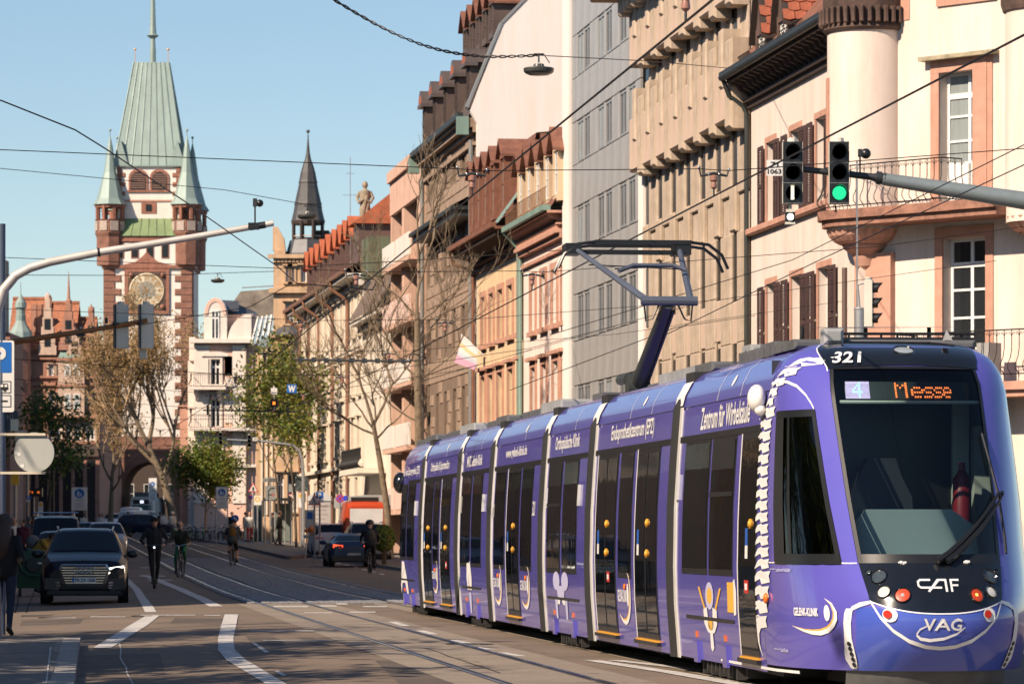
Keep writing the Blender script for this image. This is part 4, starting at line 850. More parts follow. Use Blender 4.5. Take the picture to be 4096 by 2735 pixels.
mb.add([(*p, zr1) for p in P1], [[0, 1, 2, 3]]); mb.box(-b0 - .1, b0 + .1, -b0 - .1, b0 + .1, zr0 - .12, zr0); rf = mb.build('roof', TCOP, TW)
for k in range(9):
 t = -1 + k / 4; mb = MB(); mb.bar((b0 * t, -b0 - .02, zr0), (b1 * t, -.52, zr1), .09, .09); mb.build('roof_seam', TCOP, rf)
for k in range(7): t = -.9 + .3 * k; mb = MB(); mb.bar((b0 + .02, b0 * t, zr0), (b1 + .02, .5 * t, zr1), .08, .08); mb.build('roof_seam', TCOP, rf)
for sx in (-1, 1):
 mb = MB(); x = sx * 2.8; mb.add([(x - .8, -b0 - .12, zr0), (x + .8, -b0 - .12, zr0), (x, -b0 + .1, zr0 + 2.6), (x, -b0 + 1.2, zr0 + 2.2)], [[0, 1, 2], [1, 3, 2], [0, 2, 3]]); mb.build('gablet', TCOP, rf)
 mb = MB(); mb.tube([(sx * 1.65, 0, zr1), (sx * 1.65, 0, 50.2)], .035, 5); mb.sphere((sx * 1.65, 0, 50.25), .13, 8, 6); mb.build('finial', GOLDB, rf)
mb = MB(); mb.lathe([(.3, 47.5), (.3, 50.0), (.22, 51.3), (.62, 51.6), (.36, 51.75), (.3, 52.5), (.2, 55.5), (.05, 61)], 8, (.12, 0, 0)); mb.build('needle', TCOP, rf)
def front(name, label, px0, px1, Y, rz=0., z0=None, group=None):
 p = at(px0, HY, Y); o = thing(name, label, 'building', (p.x, Y, 0), rad(rz), group); o['k'] = Y / F; o['p0'] = px0; return o
def fx(o, px): return (px - o['p0']) * o['k'] / math.cos(o.rotation_euler[2])
def fz(o, py): return CH + (HY - py) * o['k']
SAND = mat('warm_sandstone', (.62, .42, .26), .9, var=.15, vs=1.2, bump=.2, grime=.25); SLATE = mat('dark_slate', (.06, .058, .06), .6, var=.3, vs=2); LEAD = mat('lead_roof', (.085, .088, .095), .5, .2, var=.2)
R9 = front('corner_building', 'sandstone corner building with slate onion spire and open lantern', 1018, 1280, 258, 0)
Q = lambda a, b: (fx(R9, a), fx(R9, b))
ops = [(*Q(1118, 1149), fz(R9, 1467), fz(R9, 1383)), (*Q(1164, 1210), fz(R9, 1467), fz(R9, 1383)), (*Q(1141, 1174), fz(R9, 1294), fz(R9, 1214)), (*Q(1188, 1215), fz(R9, 1294), fz(R9, 1214)), (*Q(1143, 1158), fz(R9, 1128), fz(R9, 1072)), (*Q(1163, 1177), fz(R9, 1128), fz(R9, 1072)), (*Q(1203, 1226), fz(R9, 1128), fz(R9, 1068)),
       (*Q(1118, 1149), fz(R9, 1620), fz(R9, 1540)), (*Q(1164, 1210), fz(R9, 1620), fz(R9, 1540)), (*Q(1110, 1135), 3.2, 5.6), (*Q(1150, 1190), 3.2, 5.6)]
block(R9, 'wall', SAND, *Q(1094, 1300), fz(R9, 1034), 9, ops=ops, rev=.25)
for o in ops: win(R9, *o, y=.16, nx=2, nz=2, trans=(.72,), fw=.08); surround(R9, *o, SAND, t=.12, d=.08, sill=.12, head=.1)
for py, d, h in ((1034, .35, .25), (1172, .3, .3), (1350, .2, .2), (1478, .18, .25), (1525, .2, .15), (1640, .25, .25)): a, b = Q(1094, 1300); mb = MB(); mb.box(a - d, b, -d, .02, fz(R9, py), fz(R9, py) + h); mb.build('cornice', SAND, R9)
for k in range(14): a = Q(1094, 0)[0] + .75 * k * .32; mb = MB(); mb.bbox(a, a + .18, -.2, .02, fz(R9, 1050), fz(R9, 1036), .02); mb.build('corbel', SAND, R9)
bx = sum(Q(1100, 1215)) / 2; mb = MB(); mb.lathe([(1.0, fz(R9, 1346)), (1.08, fz(R9, 1340)), (1.05, fz(R9, 1330)), (.8, fz(R9, 1312)), (.3, fz(R9, 1300)), (0, fz(R9, 1299))], 12, (bx, .3, 0)); mb.build('bay_roof', [LEAD], R9)
sx_ = fx(R9, 1228); mb = MB(); wpx = lambda w: w / 2 * R9['k'] 
prof = [(wpx(182), 1034), (wpx(178), 1010), (wpx(160), 980), (wpx(146), 956)]; mb.lathe([(r, fz(R9, y)) for r, y in prof], 8, (sx_, 1.3, 0)); mb.build('dome', LEAD, R9)
mb = MB()
for k in range(8): t = (k + .5) * math.pi / 4; r = wpx(124); mb.tube([(sx_ + r * math.cos(t), 1.3 + r * math.sin(t), fz(R9, 956)), (sx_ + r * math.cos(t), 1.3 + r * math.sin(t), fz(R9, 880))], .11, 6)
mb.lathe([(wpx(132), fz(R9, 893)), (wpx(137), fz(R9, 878)), (.1, fz(R9, 876))], 8, (sx_, 1.3, 0)); mb.lathe([(wpx(128), fz(R9, 956)), (wpx(128), fz(R9, 950)), (wpx(118), fz(R9, 950))], 8, (sx_, 1.3, 0)); mb.build('lantern', WOODB, R9)
mb = MB()
for k in range(8): t = (k + .5) * math.pi / 4; t2_ = t + math.pi / 4; r = wpx(126); mb.bar((sx_ + r * math.cos(t), 1.3 + r * math.sin(t), fz(R9, 940)), (sx_ + r * math.cos(t2_), 1.3 + r * math.sin(t2_), fz(R9, 940)), .05)
mb.build('balustrade', SAND, R9)
prof = [(137, 878), (132, 873), (116, 840), (108, 815), (112, 812), (104, 800), (80, 745), (73, 727), (77, 724), (70, 712), (60, 684), (40, 650), (24, 628), (14, 600), (7, 560), (3, 525), (0, 514)]
mb = MB(); mb.lathe([(wpx(w), fz(R9, y)) for w, y in prof], 8, (sx_, 1.3, 0)); mb.sphere((sx_, 1.3, fz(R9, 518)), .12, 8, 6); mb.build('spire', SLATE, R9)
mb = MB(); a, b = Q(1096, 1140); mb.box(a, b, .2, 3, fz(R9, 1036), fz(R9, 1000)); mb.prism([(a - .1, fz(R9, 1000)), (b, fz(R9, 1000)), (b - .1, fz(R9, 950)), (a + .2, fz(R9, 905)), (a - .1, fz(R9, 905))], .4, 1.2); mb.build('scroll_gable', SAND, R9)
mb = MB(); mb.box(*Q(1240, 1310), 2, 8, fz(R9, 1040), fz(R9, 912)); mb.build('roof', SLATE, R9)
mb = MB(); a, b = Q(1022, 1094); mb.box(a, b, .6, 9, -.5, fz(R9, 1385)); mb.build('wing', SAND, R9)
mb = MB(); mb.add([(a - .3, .2, fz(R9, 1385)), (b, .2, fz(R9, 1330)), (b, 2.5, fz(R9, 1250)), (a, 2.5, fz(R9, 1262))], [[0, 1, 2, 3]]); mb.add([(a, 2.6, fz(R9, 1385)), (b, 2.6, fz(R9, 1385)), (b, 2.6, fz(R9, 1250)), (a, 2.6, fz(R9, 1262))], [[0, 1, 2, 3]]); mb.build('studio_glazing', mat('sky_glass', (.25, .33, .38), .08, var=.2), R9)
for k in range(5): t = k / 4; mb = MB(); mb.bar((a - .3 + (b - a + .3) * t, .15, fz(R9, 1385 - 55 * t) + .03), (a + (b - a) * t, 2.5, fz(R9, 1262 - 12 * t) + .03), .09); mb.build('glazing_bar', WFRAME, R9)
for k in range(8): x = a + .3 + .32 * k; mb = MB(); mb.box(x, x + .12, .5, .62, 3, fz(R9, 1390)); mb.build('pilaster', CREAM2, R9)
ROSE = mat('rose_render', (.76, .5, .4), .85, var=.06, vs=.8, grime=.12); ROSEW = mat('white_stucco', (.78, .7, .63), .85, var=.05, grime=.1)
R10 = front('ornate_house', 'pink and white ornate corner house with arched gable and iron balconies', 776, 1030, 290, 0)
Q = lambda a, b: (fx(R10, a), fx(R10, b))
ops = [(*Q(843, 881), fz(R10, 1545), fz(R10, 1436)), (*Q(843, 881), fz(R10, 1708), fz(R10, 1596)), (*Q(846, 886), fz(R10, 1880), fz(R10, 1775))]
a0_, a1_ = Q(776, 986); block(R10, 'wall', ROSE, a0_, a1_, fz(R10, 1372), 11, ops=ops, rev=.3); mb = MB(); mb.box(a1_, Q(986, 1030)[1], .25, 11, -.5, fz(R10, 1376)); mb.build('side_wall', ROSE, R10)
for o in ops:
 win(R10, *o, y=.18, nx=2, nz=2, trans=(.72,), fw=.09); surround(R10, *o, ROSEW, t=.16, d=.1, sill=0)
 mb = MB(); xm = (o[0] + o[1]) / 2; pr = [(xm + 1.0 * math.cos(math.pi * k / 8), o[3] + .2 + .35 * math.sin(math.pi * k / 8)) for k in range(9)]; mb.prism(pr, -.2, .02); mb.build('window_hood', ROSEW, R10)
for px0, px1 in ((776, 838), (930, 985)): a, b = Q(px0, px1); mb = MB(); mb.box(a, b, -.1, .02, 4, fz(R10, 1380)); mb.build('corner_strip', ROSEW, R10)
for py0, py1 in ((1425, 1500), (1510, 1535), (1600, 1690), (1425, 1500)): a, b = Q(898, 928); mb = MB(); mb.box(a, b, -.06, .02, fz(R10, py1), fz(R10, py0)); mb.build('wall_panel', ROSEW, R10)
for py, d, h in ((1372, .6, .28), (1545, .15, .15), (1868, .3, .2)): mb = MB(); mb.box(a0_ - d * .5, Q(0, 1030)[1], -d, .26, fz(R10, py), fz(R10, py) + h); mb.build('cornice', ROSEW, R10)
for py in (1548, 1712):
 a, b = Q(760, 906 if py < 1600 else 1020); mb = MB(); mb.box(a, b, -1.0, .02, fz(R10, py) - .2, fz(R10, py)); mb.build('balcony_slab', ROSEW, R10); railing(R10, [(a + .1, -.2), (a + .1, -.92), (b - .1, -.92), (b - .1, -.2)], fz(R10, py), fz(R10, py) + .95, step=.16)
 for x in (a + .4, b - .6): mb = MB(); mb.prism([(.02, fz(R10, py) - 1), (-.25, fz(R10, py) - .9), (-.8, fz(R10, py) - .203), (.02, fz(R10, py) - .203)], x, x + .25, 'yz'); mb.build('bracket', ROSEW, R10)
a, b = Q(816, 908); xm = (a + b) / 2; w = (b - a) / 2; zc = fz(R10, 1260); gb = [(a, fz(R10, 1368)), (b, fz(R10, 1368)), (b, zc)] + [(xm + w * math.cos(math.pi * k / 10), zc + 1.25 * math.sin(math.pi * k / 10)) for k in range(1, 10)] + [(a, zc)]
mb = MB(); mb.prism(gb, -.15, 2.5); mb.build('gable', ROSEW, R10); win(R10, *Q(845, 878), fz(R10, 1358), fz(R10, 1242), y=-.22, nx=2, nz=2, trans=(.74,), fw=.09)
mb = MB(); ri = [(xm + (w - .28) * math.cos(math.pi * k / 10), zc + .95 * math.sin(math.pi * k / 10)) for k in range(11)]; ro = [(xm + (w - .05) * math.cos(math.pi * k / 10), zc + 1.2 * math.sin(math.pi * k / 10)) for k in range(11)]; mb.grid([[(x, -.2, z) for x, z in ri], [(x, -.2, z) for x, z in ro]]); mb.build('gable_band', ROSE, R10)
a, b = Q(908, 1010); mb = MB(); mb.box(a, b, .6, 8, fz(R10, 1372), fz(R10, 1255)); mb.build('attic', ROSE, R10); mb = MB(); mb.add([(a - .1, .5, fz(R10, 1255)), (b + .4, .5, fz(R10, 1262)), (b, 4, fz(R10, 1235)), (a, 4, fz(R10, 1190))], [[0, 1, 2, 3]]); mb.add([(xm - w, .2, fz(R10, 1230)), (b - 1, .2, fz(R10, 1245)), (b - 1.2, 3.5, fz(R10, 1192)), (xm, 3.5, fz(R10, 1188))], [[0, 1, 2, 3]]); mb.build('roof', LEAD, R10)
x = Q(0, 1006)[1]; mb = MB(); prr = [(x - 1.6 * 1.0 + 1.7 * math.cos(math.pi / 2 + math.pi / 2 * k / 8) + 1.6, fz(R10, 1368) + 2. * math.sin(math.pi / 2 + math.pi / 2 * k / 8)) for k in range(9)]; mb.prism(prr + [(x, fz(R10, 1368))], -.25, .55); mb.build('curved_pediment', ROSEW, R10)
mb = MB(); mb.tube([(a1_ + .02, -.2, 2.5), (a1_ + .02, -.2, fz(R10, 1376))], .07, 6); mb.build('downpipe', mat('brown_pipe', (.12, .08, .065)), R10)
mb = MB(); a, b = Q(746, 776); mb.box(a, b, 1.2, 9, 2, fz(R10, 1440)); mb.box(a + .1, b, 1, 2, fz(R10, 1440), fz(R10, 1345)); mb.build('side_bay', ROSEW, R10)
mb = MB(); a, b = Q(712, 750); mb.box(a, b, 1.5, 4, 2, fz(R10, 1625)); mb.box(a - .15, b + .15, 1.4, 4.1, fz(R10, 1625), fz(R10, 1618)); mb.build('gate_pier', PINKS, R10)
mb = MB(); a, b = Q(935, 1100); rk = front('rear_building', 'weathered grey stone roof wall behind the pink ornate house', 930, 1100, 330); a, b = fx(rk, 938), fx(rk, 1100); mb = MB(); mb.prism([(a, 2), (a, fz(rk, 1200)), (a + .5, fz(rk, 1165)), (b, fz(rk, 1155)), (b, 2)], 0, 6); mb.build('wall', mat('stained_stone', (.24, .2, .16), .95, var=.6, vs=1.), rk); mb = MB(); mb.tube([(a + .6, .2, fz(rk, 1150)), (b, .2, fz(rk, 1142))], .05, 5); mb.build('rail', STEEL, rk)
LR = mat('left_red_stone', (.4, .2, .14), .9, var=.2, vs=1.5, grime=.25); LRW = mat('left_pale_stone', (.58, .42, .33), .9, var=.15, grime=.25); RRF = mat('old_red_tile', (.36, .14, .075), .85, var=.4, vs=2.5)
L1 = front('gabled_house', 'red sandstone house with stepped gables, steep tiled roof and pinnacles', 30, 400, 372)
Q = lambda a, b: (fx(L1, a), fx(L1, b)); Z = lambda y: fz(L1, y)
ops = [(*Q(a, b), Z(y1), Z(y0)) for a, b in ((64, 87), (104, 120), (263, 286), (298, 323), (345, 378), (195, 215), (225, 245)) for y0, y1 in ((1393, 1440), (1462, 1502), (1576, 1632), (1700, 1760)) if not (a == 345 and y0 < 1550)]
block(L1, 'wall', LR, *Q(30, 398), Z(1400), 21, ops=[o for o in ops if o[3] < Z(1402)], rev=.3)
for o in ops:
 if o[3] < Z(1402): win(L1, *o, y=.15, nx=2, nz=2, trans=(.7,), fw=.1); surround(L1, *o, LRW, t=.14, d=.08, sill=.15, head=.08)
for py in (1438, 1512, 1542, 1636, 1672, 1775): mb = MB(); mb.box(*Q(28, 400), -.25, .02, Z(py), Z(py) + .22); mb.build('string_course', LR, L1)
mb = MB(); a, b = Q(236, 340); mb.box(a, b, -.7, .02, Z(1668), Z(1440)); mb.build('bay', LRW, L1)
for y0, y1 in ((1460, 1503), (1576, 1634)):
 for pa, pb in ((262, 286), (297, 323)): win(L1, *Q(pa, pb), Z(y1), Z(y0), y=-.76, nx=1, nz=2, fw=.1, pane=CURT)
for y0, y1 in ((1445, 1432), (1548, 1538), (1672, 1664)): mb = MB(); mb.box(a - .13, b + .13, -.83, .0, Z(y0), Z(y1)); mb.build('bay_cornice', LR, L1)
mb = MB(); mb.add([(a, -.7, Z(1432)), (b, -.7, Z(1432)), (b - .5, 1, Z(1350)), (a + .5, 1, Z(1350))], [[0, 1, 2, 3]]); mb.build('bay_roof', COPPER, L1)
for (pa, pb, yb, yt) in ((30, 188, 1400, 1187), (190, 300, 1400, 1204), (292, 372, 1400, 1266)):
 a, b = Q(pa, pb); mb = MB(); mb.add([(a, -.3, Z(yb)), (b, -.3, Z(yb)), (b, 4, Z(yt)), (a, 4, Z(yt)), (b, 8.5, Z(yb)), (a, 8.5, Z(yb))], [[0, 1, 2, 3], [3, 2, 4, 5]]); mb.build('roof', RRF, L1)
 mb = MB(); mb.bar((a, 4, Z(yt) + .1), (b, 4, Z(yt) + .1), .25); mb.build('ridge', RRF, L1)
def gable(pc, wpx_, yb, yt, m, steps=5, pin=0):
 c, w = fx(L1, pc), wpx_ * L1['k']; mb = MB(); zb, zt = Z(yb), Z(yt)
 for k in range(steps): t = k / steps; ww = w * (1 - t) * .5 + .12; mb.box(c - ww, c + ww, -.45 - .004 * k, .3, zb + (zt - zb) * t, zb + (zt - zb) * (t + 1 / steps))
 mb.build('stepped_gable', m, L1)
 mb = MB(); mb.lathe([(.28, zt - .2), (.3, zt + .3), (.16, zt + .4), (.02, zt + 1.8 + pin)], 6, (c, -.1, 0)); mb.build('pinnacle', m, L1)
 for k in range(2): mb = MB(); mb.box(c - .28, c + .28, -.5, -.44, zb + (zt - zb) * (.15 + .3 * k), zb + (zt - zb) * (.34 + .3 * k)); mb.build('slit_window', BLACK, L1)
gable(192, 60, 1420, 1195, LRW, 6, -1.2); gable(275, 66, 1400, 1215, LR, 6, 1.2); gable(365, 34, 1400, 1250, LR, 4, -1); gable(300, 50, 1430, 1330, LRW, 4, -1.2)
for px in (155, 360, 130): mb = MB(); c = fx(L1, px); mb.box(c - .25, c + .25, 1, 1.6, Z(1330), Z(1215 if px < 160 else 1225)); mb.build('chimney', LR, L1)
mb = MB(); c = fx(L1, 86); k_ = L1['k']; prof = [(50, 1352), (46, 1330), (26, 1300), (20, 1285), (21, 1262), (18, 1260), (18, 1236), (24, 1232), (22, 1212), (8, 1190), (2, 1175), (1, 1128), (0, 1127)]
mb.lathe([(r * k_, Z(y)) for r, y in prof], 10, (c, -.6, 0)); mb.build('onion_dome', TCOP, L1)
mb = MB(); mb.lathe([(40 * k_, 2), (40 * k_, Z(1352)), (46 * k_, Z(1350))], 10, (c, -.6, 0)); mb.build('corner_turret', LR, L1)
for y0, y1 in ((1393, 1440), (1515, 1565), (1642, 1690)):
 win(L1, c - .3, c + .3, Z(y1), Z(y0), y=-.6 - 40 * k_ - .02, nx=1, nz=2)
mb = MB(); put_text(mb, "onald's", lambda u, v: (fx(L1, 300) + u, -.35, Z(1798) + v), 3.6, .62, .02); mb.build('shop_lettering', mat('dark_sign_letter', (.02, .02, .02), .5), L1)
mb = MB(); mb.box(*Q(170, 396), -.3, 0, Z(1825), Z(1778)); mb.build('shop_fascia', mat('fascia_brown', (.1, .07, .055), .8), L1); 
for k in range(7): a = fx(L1, 60 + 48 * k); mb = MB(); mb.box(a, a + .75, -.04, .02, 2.2, Z(1840)); mb.build('shop_window', PANE, L1)
L2 = front('side_house', 'narrow red stone house at the left edge behind the round sign', -260, 60, 338)
mb = MB(); mb.box(fx(L2, -260), fx(L2, 40), 0, 9, -.5, fz(L2, 1330)); mb.build('wall', LR, L2); mb = MB(); mb.box(fx(L2, 0), fx(L2, 24), -.3, 2, fz(L2, 1330), fz(L2, 1040)); mb.build('chimney', mat('grey_brick', (.3, .27, .23), .9, var=.3), L2)
for y0, y1 in ((1400, 1460), (1520, 1580), (1640, 1700)): win(L2, fx(L2, -10), fx(L2, 20), fz(L2, y1), fz(L2, y0), y=-.06); win(L2, fx(L2, -70), fx(L2, -40), fz(L2, y1), fz(L2, y0), y=-.06)
mb = MB(); a = at(392, HY, 398); b = at(470, HY, 398)
ar = thing('arcade', 'dark stone arcade joining the gate tower to the left houses', 'building', (a.x, 398, 0)); mb.box(-4.5, 0.9, 0, 8, 2, 9.5); mb.build('wall', TST, ar); 
for k in range(3): mb = MB(); mb.box(-4. + 1.6 * k, -2.9 + 1.6 * k, -.03, .02, 2.2, 6); mb.build('arch_opening', BLACK, ar)
bk = front('street_end', 'shadowed houses seen beyond the gate arch', 380, 860, 414); mb = MB(); mb.box(1.5, 10.5, 0, 8, 2, 15); mb.build('wall', mat('shade_dark_stone', (.07, .05, .042), .95, var=.3), bk)  # wall colour darkened to paint in the shade beyond the arch
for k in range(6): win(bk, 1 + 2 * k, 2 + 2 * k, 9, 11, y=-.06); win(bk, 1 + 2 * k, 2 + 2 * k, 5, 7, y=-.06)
LU = V((-.12, 1, 0)).normalized(); LROT = math.atan2(LU.y, LU.x); yv = 76.5
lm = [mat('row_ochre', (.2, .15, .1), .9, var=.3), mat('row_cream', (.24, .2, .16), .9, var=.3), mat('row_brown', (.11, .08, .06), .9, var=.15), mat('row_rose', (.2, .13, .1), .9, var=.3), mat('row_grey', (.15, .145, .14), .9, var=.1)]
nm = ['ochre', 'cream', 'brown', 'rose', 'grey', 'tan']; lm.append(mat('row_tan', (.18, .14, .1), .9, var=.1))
for k, (w, h) in enumerate(((42, 18), (50, 21), (55, 20), (58, 21.5), (48, 20), (34, 19))):
 p = V((-6 - .12 * yv, yv, 0)); o = thing('street_block', f'{nm[k]} rendered street block along the left pavement', 'building', tuple(p), LROT)
 hh = h + gr(yv + w / 2) * .8; nx = int(w / 3); ops = [(1.2 + 3 * i, 2.5 + 3 * i, z, z + 2.1) for i in range(nx) for z in (5.4, 8.8, 12.2, 15.4)]
 mb = MB(Matrix.Diagonal((1, -1, 1, 1))); mb.box(0, w - .1, -14, 0, -1, hh); mb.build('wall', lm[k], o)
 MBw = MB()
 for q in ops: MBw.box(q[0], q[1], -.05, .03, q[2], q[3])
 w0 = MB().box(0, 1.3, -.05, .04, 0, 2.1).mesh('window', PANE)
 for q in ops[::2]: link('window', w0, o, (q[0], -.0, q[2]))
 mb = MB(); mb.add([(0, 0, hh), (w, 0, hh), (w, 7, hh + 1.5), (0, 7, hh + 1.5), (w, 14, hh), (0, 14, hh)], [[0, 1, 2, 3], [3, 2, 4, 5], [0, 3, 5], [1, 4, 2]]); mb.v = [V((p_.x, p_.y, p_.z)) for p_ in mb.v]; mb.build('roof', TILEB, o)
 yv += w * LU.y
for k, (y0, w, h, m) in enumerate(((12, 24, 17, lm[2]), (36.5, 20, 18, lm[4]))):  # unseen blocks added to keep sky fill off the foreground road
 o = thing('street_block', ('dark brown', 'plain grey')[k] + ' unseen block added left of the near trees to cut sky light', 'building', (-25 - .1 * y0, y0, 0), LROT); mb = MB(); mb.box(0, w, 0, 12, -1, h); mb.build('wall', m, o); mb = MB(); mb.prism([(-.2, h), (12.2, h), (6, h + 3)], 0, w, 'yz'); mb.build('roof', TILEB, o)
 for i in range(int(w / 3)):
  for z in (4.6, 8, 11.4): link('window', w0, o, (1 + 3 * i, -.02, z))
# ================================================================ the tram
PURP = mat('purple_wrap', (.1, .088, .42), .22, var=.05, vs=1.2, coat=.6)
PURPB = mat('sky_tinted_wrap', (.06, .1, .46), .2, var=.05, vs=1.2, coat=.6)  # purple shifted to blue: sky reflection on the lower nose put into the colour
TBLK = mat('tram_black', (.008, .01, .014), .14, var=.2, coat=.4)
TGLS = mat('tram_side_glass', (.004, .005, .006), .025, var=.3, vs=.8, spec=.32, bump=.12, bs=1.1)
TWHT = mat('white_vinyl', (.78, .77, .76), .35, var=.04)
TGREY = mat('roof_equipment', (.1, .105, .11), .6, var=.25, vs=3)
TBLU = mat('pantograph_blue', (.07, .085, .12), .5, var=.2)
TLIL = mat('pale_lilac_vinyl', (.5, .5, .72), .35, var=.06)
YEL = mat('yellow_plastic', (.75, .36, .03), .4, var=.1); RED = mat('red_print', (.5, .03, .02), .4, var=.1)
ORG = mat('orange_lens', (.75, .16, .01), .25, var=.1, coat=.5); GOLD = mat('gold_vinyl', (.72, .42, .06), .4, var=.05)
UNDER = mat('bogie_dark', (.02, .019, .018), .8, var=.4, vs=8)
ZO = -.2
import bisect
def lerp_tab(z, tab):
 if z <= tab[0][0]: return tab[0][1]
 for (a, p), (b, q) in zip(tab, tab[1:]):
  if z <= b: return p + (q - p) * (z - a) / (b - a)
 return tab[-1][1]
YF = [(.42, .32), (.55, .18), (.7, .06), (.9, 0.), (1.1, .08), (1.37, .30), (2.2, .84), (3.0, 1.40), (3.2, 1.62), (3.3, 1.85), (3.36, 2.3)]
XS = [(.38, 1.09), (.9, 1.13), (1.3, 1.14), (1.9, 1.13), (2.4, 1.10), (2.93, 1.06), (3.05, 1.03), (3.18, .96), (3.27, .86), (3.33, .7), (3.37, .4)]
def xs(z): return lerp_tab(z, XS)
def S0(z, th):
 t = rad(th); w = xs(z); yf = lerp_tab(z, YF); L = 2.35 - yf; sg = 1 if t > 0 else -1
 return V((w * sg * abs(math.sin(t)) ** .85, 2.35 - L * max(0, math.cos(t)) ** .85, z))
def S(z, th, off=0.):
 p = S0(z, th)
 if off:
  a = S0(z, min(89.9, th + .5)) - S0(z, max(-89.9, th - .5)); b = S0(z + .01, th) - S0(z - .01, th)
  n = a.cross(b); n.normalize()
  if n.dot(p - V((0, 2.7, 1.9))) < 0: n = -n
  p = p + n * off
 return p
def th_y(z, y, sg=-1):
 if y >= 2.35: return 90. * sg
 yf = lerp_tab(z, YF); c = max(0, min(1, (2.35 - y) / (2.35 - yf))) ** (1 / .85); return sg * math.degrees(math.acos(c))
def SIDE(y, z, off=.006, sg=-1):                         # point on the tram's flank (sg -1: the side towards the camera)
 if y < 2.35: return S(z, th_y(z, y, sg), off)
 if y > 41.1: k = (y - 41.1) / 2.3; return V((sg * (xs(z) * math.sqrt(max(.02, 1 - .75 * k * k)) + off), y, z))
 return V((sg * (xs(z) + off), y, z))
def yx(px): return (102858. / (px - 233) + .128 - 34.4) / .9938
TRAM = thing('tram', 'purple seven-section tram with white clinic lettering and black windscreen', 'tram')
TRAM.location = (3.40 - .1121 * (34.4 - 36.7), 34.4, 0); TRAM.rotation_euler = (0, 0, math.atan2(.1114, .9938))
JY = [yx(p) for p in (2682, 2351, 2162, 1955, 1825, 1680)]
ZB = [.38, .55, .9, 1.3, 1.9, 2.4, 2.9, 2.905, 2.925, 2.93, 3.05, 3.18, 3.27, 3.33, 3.37]
def body_profile(sg):
 return [(sg * (xs(z) - (.014 if 2.904 < z < 2.926 else 0)), z) for z in ZB]
def slab(mb, y0, y1, z0, z1, off, sg=-1, nz=5, ny=2):
 zs = [z0 + (z1 - z0) * i / nz for i in range(nz + 1)]; yy = [y0 + (y1 - y0) * i / ny for i in range(ny + 1)]
 mb.grid([[SIDE(y, z, off, sg) for y in yy] for z in zs])
 for y in (y0, y1): mb.grid([[SIDE(y, z, off, sg), SIDE(y, z, 0, sg)] for z in zs])
 for z in (z0, z1): mb.grid([[SIDE(y, z, off, sg), SIDE(y, z, 0, sg)] for y in yy])
def side_fn(yc, zc, off=.007): return lambda u, v: SIDE(yc - u, zc + v, off)
def flat_poly(mb, pts, fn): mb.add([fn(u, v) for u, v in pts], [list(range(len(pts)))])
SECT = []
edges = [2.36] + JY + [43.2]
for i in range(7):
 a = edges[i] + (0 if i == 0 else .27); b = edges[i + 1] - (.27 if i < 6 else 0)
 mb = MB(); prof = body_profile(-1) + [(x, z) for x, z in body_profile(1)][::-1]
 ysn = [a, (a + b) / 2, b] if i < 6 else [a, 41.1, 42.0, 42.7, 43.2]
 rows = [[SIDE(y, p[1], -(xs(p[1]) - abs(p[0])), -1 if p[0] < 0 else 1) for p in prof] for y in ysn]
 mb.grid([[r[k] for r in rows] for k in range(len(prof))])
 mb.grid([[rows[k][0] for k in range(len(rows))], [rows[k][-1] for k in range(len(rows))]])
 mb.mat(1)
 for r in (rows[0], rows[-1]): mb.add(r, [list(range(len(r)))])
 SECT.append(mb.build('car_body', [PURP, BLACK], TRAM, smooth=.6))
def thA(z): return -37 - 9 * (z - 1.38) / 1.34 if z > 1.38 else -37.
def thW(z): return -29.6 - 7.4 * (z - 1.38) / 1.68 if z > 1.38 else -29.6
ZN = [.45, .5, .6, .7, .8, .9, 1.0, 1.1, 1.2, 1.3, 1.38, 1.6, 1.9, 2.2, 2.5, 2.72, 2.9, 3.06, 3.1, 3.15, 3.2, 3.25, 3.3, 3.33, 3.36]
cols = [lambda z: -90, lambda z: -84, lambda z: -78] + [(lambda z, k=k: -78 + (thA(z) + 78) * k / 4) for k in (1, 2, 3)] + [thA] + [lambda z: (thA(z) + thW(z)) / 2]
ctr = [(lambda z, k=k: thW(z) * (1 - k / 8)) for k in range(0, 17)]
cols = cols + ctr + [(lambda z, c=c: -c(z)) for c in cols[::-1]]
mb = MB()
for r in range(len(ZN) - 1):
 z0, z1 = ZN[r], ZN[r + 1]
 for c in range(len(cols) - 1):
  m0 = (cols[c](z0) + cols[c + 1](z0)) / 2
  cab = 1.38 <= z0 < 2.72 and 2 <= c <= 5
  ws = 1.38 <= z0 < 3.1 and 8 <= c <= 23
  if cab or ws: continue
  mb.mat(1 if (z0 < 1.0 and abs(m0) < 33) else 0)
  mb.add([S(z0, cols[c](z0)), S(z0, cols[c + 1](z0)), S(z1, cols[c + 1](z1)), S(z1, cols[c](z1))], [[0, 1, 2, 3]])
mb.mat(0).add([S(3.36, c(3.36)) for c in cols] + [V((-.4, 2.36, 3.37)), V((.4, 2.36, 3.37))], [list(range(len(cols))) ])
mb.build('nose', [PURP, PURPB], TRAM, smooth=.9)
mb = MB()
for r in range(10, len(ZN) - 2):
 z0, z1 = ZN[r], ZN[r + 1]
 for c in range(len(cols) - 1):
  if (z0 < 2.72 and 2 <= c <= 5) or (z0 < 3.1 and 8 <= c <= 23): continue
  mb.add([S(z0, cols[c](z0), -.03), S(z0, cols[c + 1](z0), -.03), S(z1, cols[c + 1](z1), -.03), S(z1, cols[c](z1), -.03)], [[0, 1, 2, 3]])
mb.build('cab_lining', mat('cab_dark', (.03, .035, .045), .7, var=.2), TRAM)
